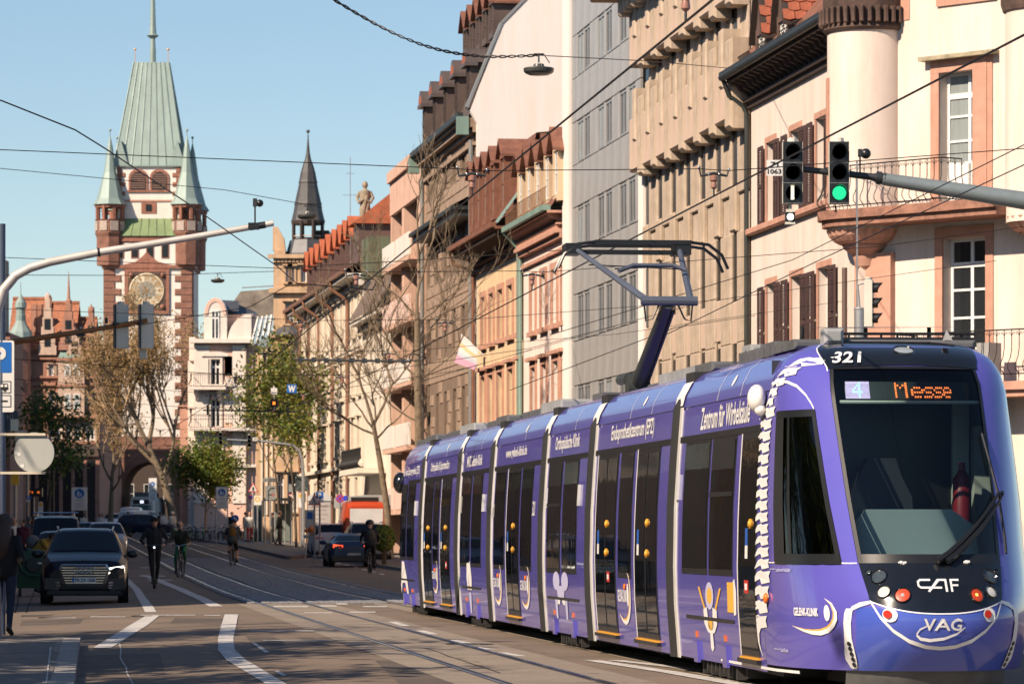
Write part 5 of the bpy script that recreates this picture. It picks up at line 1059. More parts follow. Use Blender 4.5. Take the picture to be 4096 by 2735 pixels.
def npatch(mb, tf0, tf1, z0, z1, off, nu=10, nv=6):
 rows = []
 for v in range(nv + 1):
  row = []
  for u in range(nu + 1):
   s = v / nv
   zz0 = z0 if not callable(z0) else None; t0 = tf0; 
   th = tf0 + (tf1 - tf0) * u / nu
   a = z0(th) if callable(z0) else z0; b = z1(th) if callable(z1) else z1
   z = a + (b - a) * s; row.append(S(z, th, off))
  rows.append(row)
 mb.grid(rows)
mb = MB()
rows = []
for v in range(9):
 s = v / 8; row = []
 for u in range(21):
  q = -1 + 2 * u / 20; zb = .955 + .105 * q * q; z = zb + (1.372 - zb) * s; th = q * (26.6 + 2.6 * s); row.append(S(z, th, .008))
 rows.append(row)
mb.grid(rows)
mask = mb.build('front_mask', TBLK, TRAM, smooth=.9)
mb = MB(); rows = []
for v in range(7):
 s = v / 6; z = 3.085 + (3.355 - 3.085) * s; w = 38.5 + 26 * s ** 1.6
 rows.append([S(z - .0 + .03 * (1 - s) * (1 - (u / 10 - 1) ** 2), w * (u / 10 - 1), .008) for u in range(21)])
mb.grid(rows); mb.build('roof_mask', TBLK, TRAM, smooth=.9)
WSG = glassmat('windscreen_glass', (.66, .76, .77), .86); CSG = glassmat('cab_side_glass', (.5, .56, .54), .34)
mb = MB(); zw = [1.385 + (3.105 - 1.385) * i / 12 for i in range(13)]
mb.grid([[S(z, thW(z) * (1 - k / 10), -.004) for k in range(21)] for z in zw]); mb.build('windscreen', WSG, TRAM, smooth=.9)
mb = MB()
for sg in (-1, 1):
 mb.grid([[S(z, sg * t, .004) for t in (-thW(z) - .3, -thW(z) - 2.2)] if sg < 0 else [S(z, sg * t, .004) for t in (-thW(z) - 2.2, -thW(z) - .3)] for z in zw])
mb.grid([[S(z, thW(z) * (1 - k / 10) * .99, .003) for k in range(21)] for z in (1.37, 1.45)])
mb.grid([[S(z, thW(z) * (1 - k / 10) * .99, .003) for k in range(21)] for z in (3.085, 3.11)])
mb.build('windscreen_gasket', BLACK, TRAM, smooth=.9)
for sg in (1,):
 mb = MB(); zz = [1.385 + (2.715 - 1.385) * i / 8 for i in range(9)]
 mb.grid([[S(z, sg * (-78 + (thA(z) + 78) * k / 6), .002) for k in range(7)] for z in zz])
 g = mb.build('cab_window', CSG, TRAM, smooth=.9)
 fr = MB()
 fr.grid([[S(z, sg * -78.5, .008), S(z, sg * -70, .008)] for z in zz]); fr.grid([[S(z, sg * (thA(z) - 2.4), .008), S(z, sg * thA(z), .008)] for z in zz])
 for za, zb in ((1.36, 1.45), (2.66, 2.725)): fr.grid([[S(z, sg * (-78 + (thA(z) + 78) * k / 6), .009) for k in range(7)] for z in (za, zb)])
 fr.grid([[S(z, sg * -66.5, .009), S(z, sg * -64.5, .009)] for z in zz])
 fr.build('window_frame', BLACK, g, smooth=.9)
CABG = mat('cab_grey', (.5, .54, .5), .7, var=.06); CABD = mat('cab_dark', (.03, .035, .045), .7, var=.2)
mb = MB(); mb.box(-.7, .7, 1.5, 2.3, .5, 1.0); mb.build('cab_floor', CABD, TRAM)
mb = MB()
mb.grid([[S(1.375, t, -.06) for t in range(-30, 31, 5)], [S(1.39, t, -.45) for t in range(-30, 31, 5)], [S(1.5, t, -.5) for t in range(-30, 31, 5)], [S(1.52, t, -.62) for t in range(-30, 31, 5)]])
mb.build('dashboard', CABG, TRAM, smooth=.5)
mb = MB(); prof = [(-.62, 1.4), (-.6, 1.7), (-.45, 1.84), (.3, 1.84), (.5, 1.7), (.56, 1.4)]
mb.prism(prof, 1.0, 1.35); mb.build('instrument_hood', mat('cab_teal_grey', (.36, .44, .45), .6, var=.06), TRAM)
mb = MB(); mb.prism([(-.42, 1.1), (-.46, 1.9), (-.36, 2.18), (-.3, 2.3), (-.05, 2.3), (0, 2.15), (.1, 1.95), (.14, 1.1)], 1.7, 1.88); mb.build('driver_seat', CABD, TRAM)
mb = MB(); mb.box(-1.02, -.3, 2.5, 2.54, 1.0, 3.2); mb.box(-.3, .5, 2.5, 2.54, 2.35, 3.2); mb.box(.5, 1.02, 2.5, 2.54, 1.0, 3.2); mb.box(-.3, .5, 2.5, 2.54, 1.0, 1.5); mb.build('cab_partition', CABD, TRAM)
mb = MB(); mb.box(.78, .98, 2.2, 2.45, 1.4, 2.6); mb.box(.6, .75, 2.3, 2.48, 1.45, 3.0); mb.box(-.92, -.8, 2.2, 2.4, 1.5, 3.0); mb.build('cab_locker', mat('cab_cream', (.5, .52, .46), .7), TRAM)
mb = MB(); mb.tube([(.62, 2.0, 1.62), (.62, 2.0, 2.12), (.62, 2.0, 2.2)], [.085, .085, .03], 12); mb.tube([(.62, 2.0, 2.2), (.62, 2.0, 2.27)], .03, 8); mb.build('fire_extinguisher', mat('extinguisher_red', (.22, .012, .02), .4), TRAM, smooth=.6)
mb = MB(); mb.box(-.72, .72, 1.9, 2.5, 3.16, 3.2); mb.build('cab_ceiling', CABD, TRAM)
mb = MB()
for x in (-.19, .11): mb.lathe([(0, 0), (.035, 0), (.035, .01)], 12, (x, 2.45, 2.62), axis='y')
mb.build('cab_lamp', TWHT, TRAM)
LED = mat('display_panel', (.04, .055, .052), .5, var=.1); LEDO = mat('orange_leds', (1., .22, .05), .5, var=0, emit=1.6); LEDW = mat('lilac_leds', (.72, .58, .9), .5, var=0, emit=.85)
def DSP(q, z, d): 
 p = S(2.93 + (z - 2.93), q, -d); return p
d0 = MB(); d0.grid([[S(z, -29 + 56 * k / 12, -.06) for k in range(13)] for z in (2.845, 2.93, 3.015)]); disp = d0.build('destination_display', LED, TRAM, smooth=.9)
b = MB()
for i in range(16):
 z = 2.85 + i * .0103; b.grid([[S(zz, -28.6 + 12.6 * k / 5, -.054) for k in range(6)] for zz in (z, z + .0062)])
b.build('lilac_panel', LEDW, disp)
FONT57 = {'M': ('10001', '11011', '10101', '10001', '10001', '10001', '10001'), 'e': ('00000', '00000', '01110', '10001', '11111', '10000', '01110'),
          's': ('00000', '00000', '01111', '10000', '01110', '00001', '11110'), '4': ('00010', '00110', '01010', '10010', '11111', '00010', '00010')}
b = MB(); cx = -4.6
for ch in 'Messe':
 g = FONT57[ch]
 for r in range(7):
  for c in range(5):
   if g[r][c] == '1':
    t0 = cx + c * .92; z0 = 3.0 - (r + 1) * .0205
    b.add([S(z0, t0, -.052), S(z0, t0 + .62, -.052), S(z0 + .0155, t0 + .62, -.052), S(z0 + .0155, t0, -.052)], [[0, 1, 2, 3]])
 cx += 4.6 if ch != 'M' else 5.2
b.build('destination_text', LEDO, disp)
b = MB(); g = FONT57['4']
for r in range(7):
 for c in range(5):
  if g[r][c] == '1': t0 = -24.6 + c * 1.05; z0 = 3.0 - (r + 1) * .0205; b.add([S(z0, t0, -.05), S(z0, t0 + .9, -.05), S(z0 + .018, t0 + .9, -.05), S(z0 + .018, t0, -.05)], [[0, 1, 2, 3]])
b.build('line_number', mat('cyan_leds', (.5, .85, .9), .5, var=0, emit=.8), disp)
b = MB(); b.tube([S(2.815, -32 + 69 * k / 14, -.05) for k in range(15)], .016, 6); b.build('sunblind_rail', mat('pale_rail', (.6, .66, .6), .5), TRAM, smooth=.8)
def nose_fn(tc, zc, off, tps): return lambda u, v: S(zc + v, tc + u * tps, off)
b = MB(); put_text(b, '321', nose_fn(-27.6, 3.172, .03, 38.), .42, .098, .02); b.build('fleet_number', TWHT, TRAM)
b = MB(); put_text(b, 'VAG', nose_fn(.3, .855, .008, 44.), .27, .1, .02)
E = [(-4.1, .851), (-7.0, .815), (-8.2, .77), (-6.6, .735), (-3.2, .722), (.6, .736), (4.6, .776), (7.6, .832)]
for k in range(len(E) - 1):
 w0, w1 = [.011 * math.sin(math.pi * (j + .4) / len(E)) + .003 for j in (k, k + 1)]
 (t0, z0), (t1, z1) = E[k], E[k + 1]; b.add([S(z0 - w0, t0, .008), S(z1 - w1, t1, .008), S(z1 + w1, t1, .008), S(z0 + w0, t0, .008)], [[0, 1, 2, 3]])
b.build('operator_emblem', TWHT, TRAM)
b = MB(); fn = nose_fn(-.1, 1.18, .014, 42.)
def strokes(mb, segs, w, fn):
 for (x0, y0), (x1, y1) in segs:
  d = V((x1 - x0, y1 - y0)); n = V((-d.y, d.x)).normalized() * w / 2; e = d.normalized() * w * .3
  mb.add([fn(x0 - e.x + n.x, y0 - e.y + n.y), fn(x0 - e.x - n.x, y0 - e.y - n.y), fn(x1 + e.x - n.x, y1 + e.y - n.y), fn(x1 + e.x + n.x, y1 + e.y + n.y)], [[0, 1, 2, 3]])
strokes(b, [((-.055, .045), (-.13, .045)), ((-.13, .045), (-.15, .03)), ((-.15, .03), (-.15, -.005)), ((-.15, -.005), (-.13, -.02)), ((-.13, -.02), (.01, -.02)), ((-.07, -.05), (.0, .045)), ((0, .045), (.045, .045)), ((.045, .045), (.045, -.05)), ((.085, -.05), (.085, .045)), ((.085, .045), (.15, .045)), ((.085, 0), (.14, 0))], .016, fn)
b.build('maker_emblem', TWHT, TRAM)
SM = [(-26.4, 1.052), (-22.8, .918), (-17.2, .801), (-10.8, .715), (-4.5, .668), (0, .655), (4.5, .668), (10.8, .715), (17.2, .801), (22.8, .918), (26.4, 1.052)]
b = MB(); fine = []
for k in range(len(SM) - 1):
 for j in range(4): t = j / 4; fine.append((SM[k][0] + (SM[k + 1][0] - SM[k][0]) * t, SM[k][1] + (SM[k + 1][1] - SM[k][1]) * t))
fine.append(SM[-1]); b.grid([[S(z - .016, t, .007) for t, z in fine], [S(z + .016, t, .007) for t, z in fine]])
b.grid([[S(.955 + .105 * (t / 26.6) ** 2 - .016, t, .007) for t in range(-26, 27, 2)], [S(.955 + .105 * (t / 26.6) ** 2 - .006, t, .007) for t in range(-26, 27, 2)]])
b.build('smile_line', TWHT, TRAM, smooth=.9)
for sg in (-1, 1):
 b = MB(); L = [(26.2, 1.055, 1.03), (30.9, 1.04, 1.0), (35.0, 1.0, .965)]
 b.grid([[S(z0, sg * t, .008) for t, z0, z1 in L], [S(z1, sg * t, .008) for t, z0, z1 in L]])
 K = [(.985, 34.2, 37.4), (.945, 34.8, 38.4), (.86, 35.6, 39), (.73, 35.2, 38.6), (.62, 33.4, 38.2), (.55, 32.2, 37.4), (.48, 31.2, 34.4), (.47, 31.5, 33.6)]
 b.grid([[S(z, sg * t0, .008), S(z, sg * t1, .008)] for z, t0, t1 in K])
 st = b.build('bumper_strip', TWHT, TRAM, smooth=.9)
 for k in range(5):
  c = S(.685 - .045 * k, sg * (36.3 - .85 * k), .01); m = MB().lathe([(0, .008), (.018, .004), (.024, 0)], 10); q = (S(.6, sg * 35, .1) - S(.6, sg * 35)).to_track_quat('Z', 'Y')
  m.v = [q @ p + c for p in m.v]; m.build('marker_lamp', TBLK, st, smooth=.6)
def lamp_disc(name, t, z, r, mats, off=.012, depth=.02, parent=TRAM, rings=((0, 1, 0),)):
 c = S(z, t, off); q = (S(z, t, .1) - S(z, t)).to_track_quat('Z', 'Y'); mb = MB()
 for r0, r1, mi in rings: mb.mat(mi).lathe([(r * r0, .008 if r0 == 0 else .004), (r * r1, 0)], 18)
 mb.mat(len(mats) - 1).lathe([(r, .0), (r * 1.12, .012), (r * 1.22, 0), (r * 1.25, -.02)], 18)
 mb.v = [q @ p + c for p in mb.v]; return mb.build(name, mats, parent, smooth=.5)
LENS = mat('lamp_lens', (.32, .36, .38), .08, var=.25, vs=30, coat=1.); LENSD = mat('dark_lens', (.05, .065, .075), .05, var=.4, vs=18, coat=1.); LENSW = mat('ribbed_lens', (.62, .62, .58), .25, var=.2, vs=60)
REDR = mat('red_led_ring', (.55, .06, .02), .3, var=.5, vs=80); AMB = mat('amber_lamp', (1., .55, .12), .3, var=.3, vs=60, emit=.6)
for sg in (-1, 1):
 lamp_disc('headlight', sg * 21.2, 1.255, .062, [LENSD, TBLK]); lamp_disc('headlight', sg * 20.2, 1.125, .052, [LENSW, TBLK])
 lamp_disc('tail_light', sg * 12.9, 1.10, .06, [LENS if sg < 0 else AMB, REDR, TBLK], rings=((0, .52, 0), (.52, 1, 1)))
 lamp_disc('parking_sensor', sg * 25.2, 1.29, .022, [LENSD, TBLK])
 b = MB(); b.add([S(.935 + .058 * math.sin(a), sg * 18.6 + 3.1 * math.cos(a), .010) for a in [k * math.pi / 10 for k in range(20)]], [list(range(20))]); q = b.build('reflector', mat('matt_white', (.74, .73, .72), .8, spec=.1), TRAM)
 b = MB(); b.add([S(.938 + .034 * math.sin(a), sg * 18.6 - .9 + 1.8 * math.cos(a), .016) for a in [k * math.pi / 8 for k in range(16)]], [list(range(16))]); b.build('red_lens', mat('matt_red', (.5, .03, .02), .8, spec=.1), q)
 b = MB(); c = S(1.372, sg * 10.4, .012)
 for k in range(5): b.sphere(c + V((rnd.uniform(-.04, .04), 0, rnd.uniform(-.008, .008))), rnd.uniform(.008, .018), 6, 4)
 b.build('nozzle_cap', TWHT, TRAM)
lamp_disc('roof_lamp', 1., 3.25, .085, [LENS, TBLK])
b = MB()
for (t0, z0), (t1, z1) in (((.2, 1.36), (31.9, 1.955)), ((3.0, 1.36), (35.2, 1.955))):
 pts = [S(z0 + (z1 - z0) * k / 8, t0 + (t1 - t0) * k / 8, .05) for k in range(9)]; b.tube(pts, [.03, .028, .026, .022, .02, .017, .015, .013, .012], 6)
b.tube([S(1.955, 31.9, .05), S(1.97, 35.2, .05)], .016, 6); b.tube([S(2.5, 30, .02), S(2.2, 31.4, .03), S(1.95, 33.2, .03), S(1.6, 34, .02), S(1.45, 33.4, .02)], .012, 5)
b.build('wiper', BLACK, TRAM, smooth=.8)
b = MB(); b.grid([[S(.47, t, 0) + V((0, .06, 0)) for t in range(-36, 37, 6)], [S(.47, t, 0) + V((0, .1, -.13)) for t in range(-36, 37, 6)], [S(.47, t, 0) + V((0, .16, -.2)) for t in range(-36, 37, 6)]])
b.build('snow_plough', mat('plough_grey', (.09, .09, .088), .6, var=.3, vs=5), TRAM, smooth=.8)
b = MB(); b.box(-.9, .9, 2.6, 42.6, .33, .5); b.box(-.5, .5, 1.2, 2.6, .3, .5); b.build('underframe', UNDER, TRAM)
arc = [(-90, 2.982), (-79.9, 2.996), (-68.6, 2.983), (-58.6, 2.939), (-51.8, 2.857), (-48.1, 2.776), (-46.6, 2.731)]
for rows in ([[S(z - .012, t, .008) for t, z in arc], [S(z + .012, t, .008) for t, z in arc]], [[S(z, -88 + 58 * k / 10, .006) for k in range(11)] for z in (1.366, 1.376)],
             [[S(3.06 + .29 * k / 8, -(a + c * (k / 8) ** 1.6), .012) for k in range(9)] for a, c in ((37.6, 26), (38.3, 26.5))], [[SIDE(.9 + 4 * k / 8 if k else 1.3, z, .006) for k in range(9)] for z in (.4, .425)]):
 b = MB(); b.grid(rows); b.build('trim_line', TWHT, TRAM, smooth=.9)
ZT = 2.565
def window(sec, a, b, z0=1.2, hop=False, sg=-1):
 y1, y0 = a, b
 mb = MB(); slab(mb, y0, y1, z0 - .06, ZT, .006, sg); mb.mat(1); slab(mb, y0 + .05, y1 - .05, z0, ZT - .04, .011, sg)
 if hop: mb.mat(0); slab(mb, y0 + .05, y1 - .05, 2.25, ZT - .04, .014, sg); slab(mb, y0 + .04, y1 - .04, 1.99, 2.03, .02, sg)
 mb.build('window', [BLACK, TGLS], SECT[sec])
def door(sec, a, b, leaves=2, sg=-1):
 y1, y0 = a, b; n = leaves; L = (y1 - y0) / n
 for k in range(n):
  p, q = y0 + k * L, y0 + (k + 1) * L
  mb = MB(); slab(mb, p + .004, q - .004, .5, ZT, .008, sg); mb.mat(1); slab(mb, p + .05, q - .05, .56, ZT - .06, .013, sg); mb.build('door_leaf', [BLACK, TGLS], SECT[sec])
 mb = MB(); slab(mb, y0 - .03, y1 + .03, .435, .475, .05, sg, 1); mb.mat(1); slab(mb, y0 + .02, y1 - .02, .475, .492, .035, sg, 1); mb.build('door_step', [BLACK, YEL], SECT[sec])
 mb = MB(); slab(mb, y1 + .0, y1 + .035, .5, ZT, .01, sg); mb.build('door_trim', TWHT, SECT[sec])
 if sg < 0:
  for z in (1.75, 1.42) if n == 2 else (1.72,):
   yb = y0 + L * .82 if n == 2 else y0 + .28
   m = MB().lathe([(0, .026), (.026, .026), (.03, .016), (.045, .016), (.047, 0)], 14); Q = V((-1, 0, 0)).to_track_quat('Z', 'Y'); c = SIDE(yb, z, .01)
   m.v = [Q @ p + c for p in m.v]; m.build('door_button', YEL, SECT[sec], smooth=.5)
  mb = MB(); yb = y1 - L * .35 if n == 2 else y0 + (y1 - y0) * .5
  slab(mb, yb - .06, yb + .06, 1.4, 1.52, .016, nz=1); mb.mat(1); slab(mb, yb - .06, yb + .06, 1.52, 1.68, .016, nz=1)
  mb.build('sticker', [TWHT, mat('blue_print', (.02, .1, .4), .4)], SECT[sec])
LAY = {0: [('w', 2722, 2822, 1.29, 0), ('w', 2829, 2924, 1.29, 1), ('d', 2947, 3019, 0, 1)],
       1: [('d', 2377, 2457, 0, 2), ('w', 2466, 2519, 1.2, 0), ('d', 2534, 2622, 0, 2)],
       2: [('w', 2181, 2235, 1.2, 1), ('w', 2242, 2300, 1.2, 0)],
       3: [('w', 1970, 2012, 1.2, 0), ('d', 2020, 2070, 0, 2), ('w', 2075, 2120, 1.2, 0)],
       4: [('w', 1836, 1875, 1.2, 0), ('w', 1880, 1919, 1.2, 0)],
       5: [('d', 1690, 1724, 0, 2), ('w', 1727, 1750, 1.2, 0), ('d', 1757, 1795, 0, 2)],
       6: [('w', 1575, 1591, 1.24, 0), ('w', 1595, 1620, 1.24, 1), ('w', 1623, 1652, 1.24, 0)]}
for sec, items in LAY.items():
 for k, a, b, z, n in items:
  for sg in (-1, 1):
   if k == 'w': window(sec, yx(a), yx(b), z, n, sg)
   else: door(sec, yx(a), yx(b), n, sg)
 ys = [yx(v) for it in items for v in it[1:3]]; mb = MB()
 e0, e1 = (edges[sec] + .3 if sec else min(ys) - .1), (edges[sec + 1] - .3 if sec < 6 else max(ys))
 slab(mb, max(e0, 2.7), e1, 2.565, 2.625, .012, nz=1); slab(mb, max(e0, 2.7), e1, 2.565, 2.625, .012, 1, nz=1); mb.build('rain_gutter', BLACK, SECT[sec])
def deco(sec, mats, fn, name, smooth=None): mb = MB(); fn(mb); return mb.build(name, mats, SECT[sec], smooth)
for sec, px in ((0, 2702), (2, 2176), (2, 2308), (4, 1836), (4, 1926), (6, 1656)):
 y = yx(px); mb = MB(); slab(mb, y - .035, y + .035, 1.98, 2.24, .03, nz=2, ny=1); mb.build('marker_light', [LENSW], SECT[sec])
for sec, px in ((0, 2800), (1, 2530), (1, 2400), (3, 2040), (5, 1735), (0, 2890)):
 pass
for sec in range(7):
 a, b = edges[sec], edges[sec + 1]
 for f in ((.3, .55) if sec in (0, 1) else (.4,)):
  y = a + (b - a) * f; mb = MB(); mb.grid([[SIDE(y, z, .004), SIDE(y + .018, z, .004)] for z in (2.93, 3.0, 3.05, 3.12, 3.18, 3.23, 3.27, 3.31)]); mb.build('panel_joint', TWHT, SECT[sec])
 if sec in (0, 1, 3, 5):
  y = a + (b - a) * .42; c = SIDE(y, 3.1, .004); mb = MB()
  mb.add([SIDE(y + .07 * math.cos(t * .5236), 3.1 + .055 * math.sin(t * .5236), .006) for t in range(12)], [list(range(12))]); mb.build('roof_marker', TWHT, SECT[sec])
for sec, s, x0, x1, zc, h in ((0, 'Zentrum für Wirbelsäule', 2786, 2980, 2.775, .225), (1, 'Endoprothetikzentrum (EPZ)', 2432, 2600, 2.775, .225), (2, 'Orthopädische Klinik', 2211, 2307, 2.775, .225), (3, 'www.gelenk-klinik.de', 2015, 2098, 2.775, .18),
                             (4, 'MVZ Gelenk-Klinik', 1862, 1922, 2.775, .17), (5, 'Orthopädie & Sportmedizin', 1718, 1791, 2.775, .19), (6, 'Zentrum für Fuß- und Sprunggelenk (ZFS)', 1582, 1674, 2.775, .19)):
 y0, y1 = yx(x0 - 12), yx(x1 - 12); mb = MB(); put_text(mb, s, side_fn((y0 + y1) / 2, zc), y0 - y1, h, .018); mb.build('lettering', TWHT, SECT[sec])
for px in (1966, 2128):
 mb = MB(); y = yx(px); put_text(mb, '321', side_fn(y, 1.98), .3, .2, .02); mb.build('fleet_number', TWHT, SECT[3])
def logo(sec, yc, zc, w, h):
 fn = side_fn(yc, zc, .008); mb = MB(); put_text(mb, 'GELENK-KLINIK', lambda u, v: fn(u - w * .2, v + h * .06), w * .62, h * .22, .03)
 mb.add([fn(w * .2 + .075 * w * math.cos(t * .349), h * .08 + .21 * h * math.sin(t * .349)) for t in range(18)], [list(range(18))])
 P = [(.16, .5), (.3, .42), (.38, .25), (.4, .05), (.36, -.15), (.27, -.3), (.13, -.42), (-.05, -.47), (-.25, -.42), (-.46, -.28)]
 Wd = [.005, .035, .055, .07, .08, .085, .085, .075, .05, .005]; n = len(P)
 outer = [fn(p[0] * w, p[1] * h) for p in P]; inner = []; mid = []
 for i, p in enumerate(P):
  d = V((.05, 0)) - V(p); d.normalize(); inner.append(fn((p[0] + d.x * Wd[i] * 1.25) * w, (p[1] + d.y * Wd[i] * 1.6) * h)); mid.append(fn((p[0] + d.x * Wd[i] * .8) * w, (p[1] + d.y * Wd[i] * 1.05) * h))
 mb.grid([outer, mid]); mb.mat(1).grid([mid, inner]); mb.build('clinic_logo', [TWHT, GOLD], SECT[sec])
logo(0, (yx(3160) + 1.5) / 2 + .1, .95, 1.0, .36) if False else None
for sec, x0, x1, zc, h in ((1, 2466, 2522, .9, .62), (3, 1970, 2005, .9, .62), (3, 2077, 2118, .9, .62), (5, 1725, 1750, .92, .6)):
 y0, y1 = yx(x0), yx(x1); logo(sec, (y0 + y1) / 2, zc, y0 - y1, h)
mb = MB(); CF = lambda u, v: S(.94 + v * .36, -55 + u * 26, .008)
put_text(mb, 'GELENK-KLINIK', lambda u, v: CF(u - .14, v + .02), .55, .2, .03)
mb.add([CF(.31 + .058 * math.cos(t * .349), .01 + .19 * math.sin(t * .349)) for t in range(18)], [list(range(18))])
P = [(.285, .36), (.42, .25), (.5, .05), (.5, -.15), (.44, -.33), (.34, -.46), (.18, -.53), (0, -.52), (-.2, -.46), (-.48, -.33)]; Wd = [.005, .05, .09, .11, .12, .12, .11, .09, .06, .005]
o_, m_, i_ = [], [], []
for i, p in enumerate(P):
 d = V((.1, 0)) - V(p); d.normalize(); o_.append(CF(*p)); m_.append(CF(p[0] + d.x * Wd[i] * .55, p[1] + d.y * Wd[i])); i_.append(CF(p[0] + d.x * Wd[i] * .8, p[1] + d.y * Wd[i] * 1.4))
mb.grid([o_, m_]); mb.mat(1).grid([m_, i_]); mb.build('clinic_logo', [TWHT, GOLD], TRAM)
b = MB(); th = lambda z: -84.5 if z > 1.45 else -82.5
SPN = [(1.39 + .062 * k) for k in range(0)]
def vert(mb, yc, zc, h, w, lean=0.):
 pts = [(-.62, -.5), (-.38, -.3), (-.1, -.12), (.0, -.46), (.5, -.3), (.42, .1), (.5, .42), (.1, .34), (-.05, .44), (-.3, .3), (-.42, .05)]
 mb.add([SIDE(yc - (u * w + lean * v * h), zc + v * h, .008) for u, v in pts], [list(range(len(pts)))])
z = 3.2; k = 0; path = [(3.27, 1.76), (3.11, 2.02), (2.98, 2.2), (2.83, 2.36), (2.7, 2.5), (2.3, 2.52), (1.9, 2.44), (1.38, 2.33), (1.0, 2.5), (.8, 2.62), (.6, 2.5)]
while z > .86:
 h = .085 if z > 2.8 else (.105 if z > 1.4 else .135); yc = lerp_tab(-z, [(-a, c) for a, c in path]); vert(b, yc, z - h / 2, h * 1.04, .3 if z > 2.8 else (.66 if z > 1.4 else .8), .2 if z < 1.4 else 0.); z -= h
tail = [(2.62, .88, .16), (2.58, .8, .14), (2.66, .72, .05), (2.66, .64, .035), (2.6, .58, .025), (2.5, .52, .008)]
b.grid([[SIDE(y - w, z, .008) for y, z, w in tail], [SIDE(y + w, z, .008) for y, z, w in tail]])
b.build('spine_graphic', TWHT, TRAM)
for s, t, z, w in (('Halswirbelsäule', -67, 3.12, 9), ('Lendenwirbelsäule', -71.5, 1.31, 11), ('Steißbein', -73.5, .60, 6)):
 b = MB(); put_text(b, s, lambda u, v: S(z + v, t + u, .008), w, .036, .01)
 b.add([S(z, t - w * .56 - 5, .008), S(z, t - w * .56, .008), S(z + .006, t - w * .56, .008), S(z + .006, t - w * .56 - 5, .008)], [[0, 1, 2, 3]]); b.build('lettering', TLIL, TRAM)
b = MB(); c = SIDE(2.62, 2.86, .08); b.sphere(c, .12, 14, 10, (.7, 1.3, 1.05)); b.sphere(c + V((.02, -.06, -.1)), .075, 10, 8, (.7, 1, .8)); b.build('camera_pod', mat('pod_white', (.76, .74, .7), .4), TRAM, smooth=.9)
lam = MB(); c = SIDE(2.1, 1.05, .02); lam.sphere(c, .045, 10, 8, (.6, 1, 1.1)); lam.build('turn_signal', ORG, TRAM, smooth=.9)
def blob(sec, parts, yc, zc, w, h, m=TLIL, name='print'):
 mb = MB(); fn = side_fn(yc, zc, .007)
 for mi, p in parts: mb.mat(mi); mb.add([fn(u * w, v * h) for u, v in p], [list(range(len(p)))])
 mb.build(name, [TWHT, m, GOLD], SECT[sec])
def ell(cx, cy, rx, ry, n=14): return [(cx + rx * math.cos(2 * math.pi * k / n), cy + ry * math.sin(2 * math.pi * k / n)) for k in range(n)]
blob(2, [(1, ell(-.25, .3, .2, .2)), (1, ell(.25, .3, .2, .2)), (1, [(-.25, .2), (.25, .2), (.18, -.05), (-.18, -.05)]), (0, ell(-.16, -.12, .1, .08)), (0, ell(.16, -.12, .1, .08)), (1, [(-.36, -.1), (-.22, -.1), (-.24, -.5), (-.34, -.5)]), (1, [(.22, -.1), (.36, -.1), (.34, -.5), (.24, -.5)])], (yx(2212) + yx(2262)) / 2, .86, yx(2205) - yx(2272), .6)
blob(4, [(0, [(-.2, .5), (.1, .5), (.25, .2), (.2, -.05), (-.2, -.05), (-.25, .2)]), (2, ell(.02, .0, .1, .04)), (1, [(-.12, -.1), (.14, -.1), (.08, -.5), (-.04, -.5)])], yx(1872), .82, yx(1852) - yx(1892), .8)
blob(6, [(0, [(-.1, .5), (.08, .5), (.2, .2), (.3, -.1), (.34, -.45), (.22, -.45), (.1, -.12), (-.12, -.15), (-.3, -.45), (-.5, -.5), (-.3, -.2), (-.15, .15)])], yx(1610), .84, yx(1585) - yx(1632), .62)
blob(0, [(1, ell(0, .3, .14, .2)), (2, ell(0, .3, .09, .12)), (0, [(-.22, .1), (-.1, .14), (-.08, -.02), (0, -.2), (.08, -.02), (.1, .14), (.24, .1), (.22, -.1), (.12, -.22), (.05, -.24), (.06, -.45), (.0, -.5), (-.05, -.45), (-.04, -.24), (-.12, -.22), (-.22, -.1)]), (2, [(-.4, .42), (-.34, .42), (-.08, -.02), (-.14, -.02)]), (2, [(.34, .42), (.4, .42), (.14, -.02), (.08, -.02)]), (2, ell(0, -.1, .1, .1))], (yx(2802) + yx(2860)) / 2, .82, yx(2775) - yx(2890), .68)
blob(0, [(2, [(-.5, .5), (.2, .5), (.2, -.45), (-.5, -.45)]), (0, [(.1, .5), (.35, .62), (.5, .2), (.45, -.5), (.2, -.55)])], yx(2920), 1.02, yx(2900) - yx(2936), .3)
for sec, x0, x1, zc in ((0, 2735, 2925, .78), (2, 2182, 2306, .80), (4, 1842, 1915, .8), (6, 1600, 1650, .8)):
 mb = MB(); slab(mb, yx(x1), yx(x0), zc, zc + .035, .008, nz=1); mb.build('panel_slot', BLACK, SECT[sec])
 for q in (.2, .8):
  y = yx(x0) + (yx(x1) - yx(x0)) * q; mb = MB(); slab(mb, y - .03, y + .03, .6, .66, .015, nz=1, ny=1); mb.build('side_lamp', ORG, SECT[sec])
  mb = MB(); slab(mb, y - .12, y + .12, .35, .56, .03, nz=2, ny=1); mb.build('jack_point', PURP, SECT[sec])
for sec, px in ((1, 2494), (3, 1988), (3, 2098), (5, 1736)):
 y = yx(px); mb = MB(); c = SIDE(y, 1.04, .01); mb.sphere(c, .03, 8, 6, (.6, 1, 1.2)); mb.build('turn_signal', ORG, SECT[sec], smooth=.9)
for sec, px in ((1, 2430), (0, 2982), (5, 1783)):
 y = yx(px); mb = MB(); slab(mb, y - .1, y + .1, 1.08, 1.2, .016, nz=1); mb.mat(1); slab(mb, y - .06, y + .06, 1.11, 1.17, .018, nz=1); mb.build('sticker', [RED, TWHT], SECT[sec])
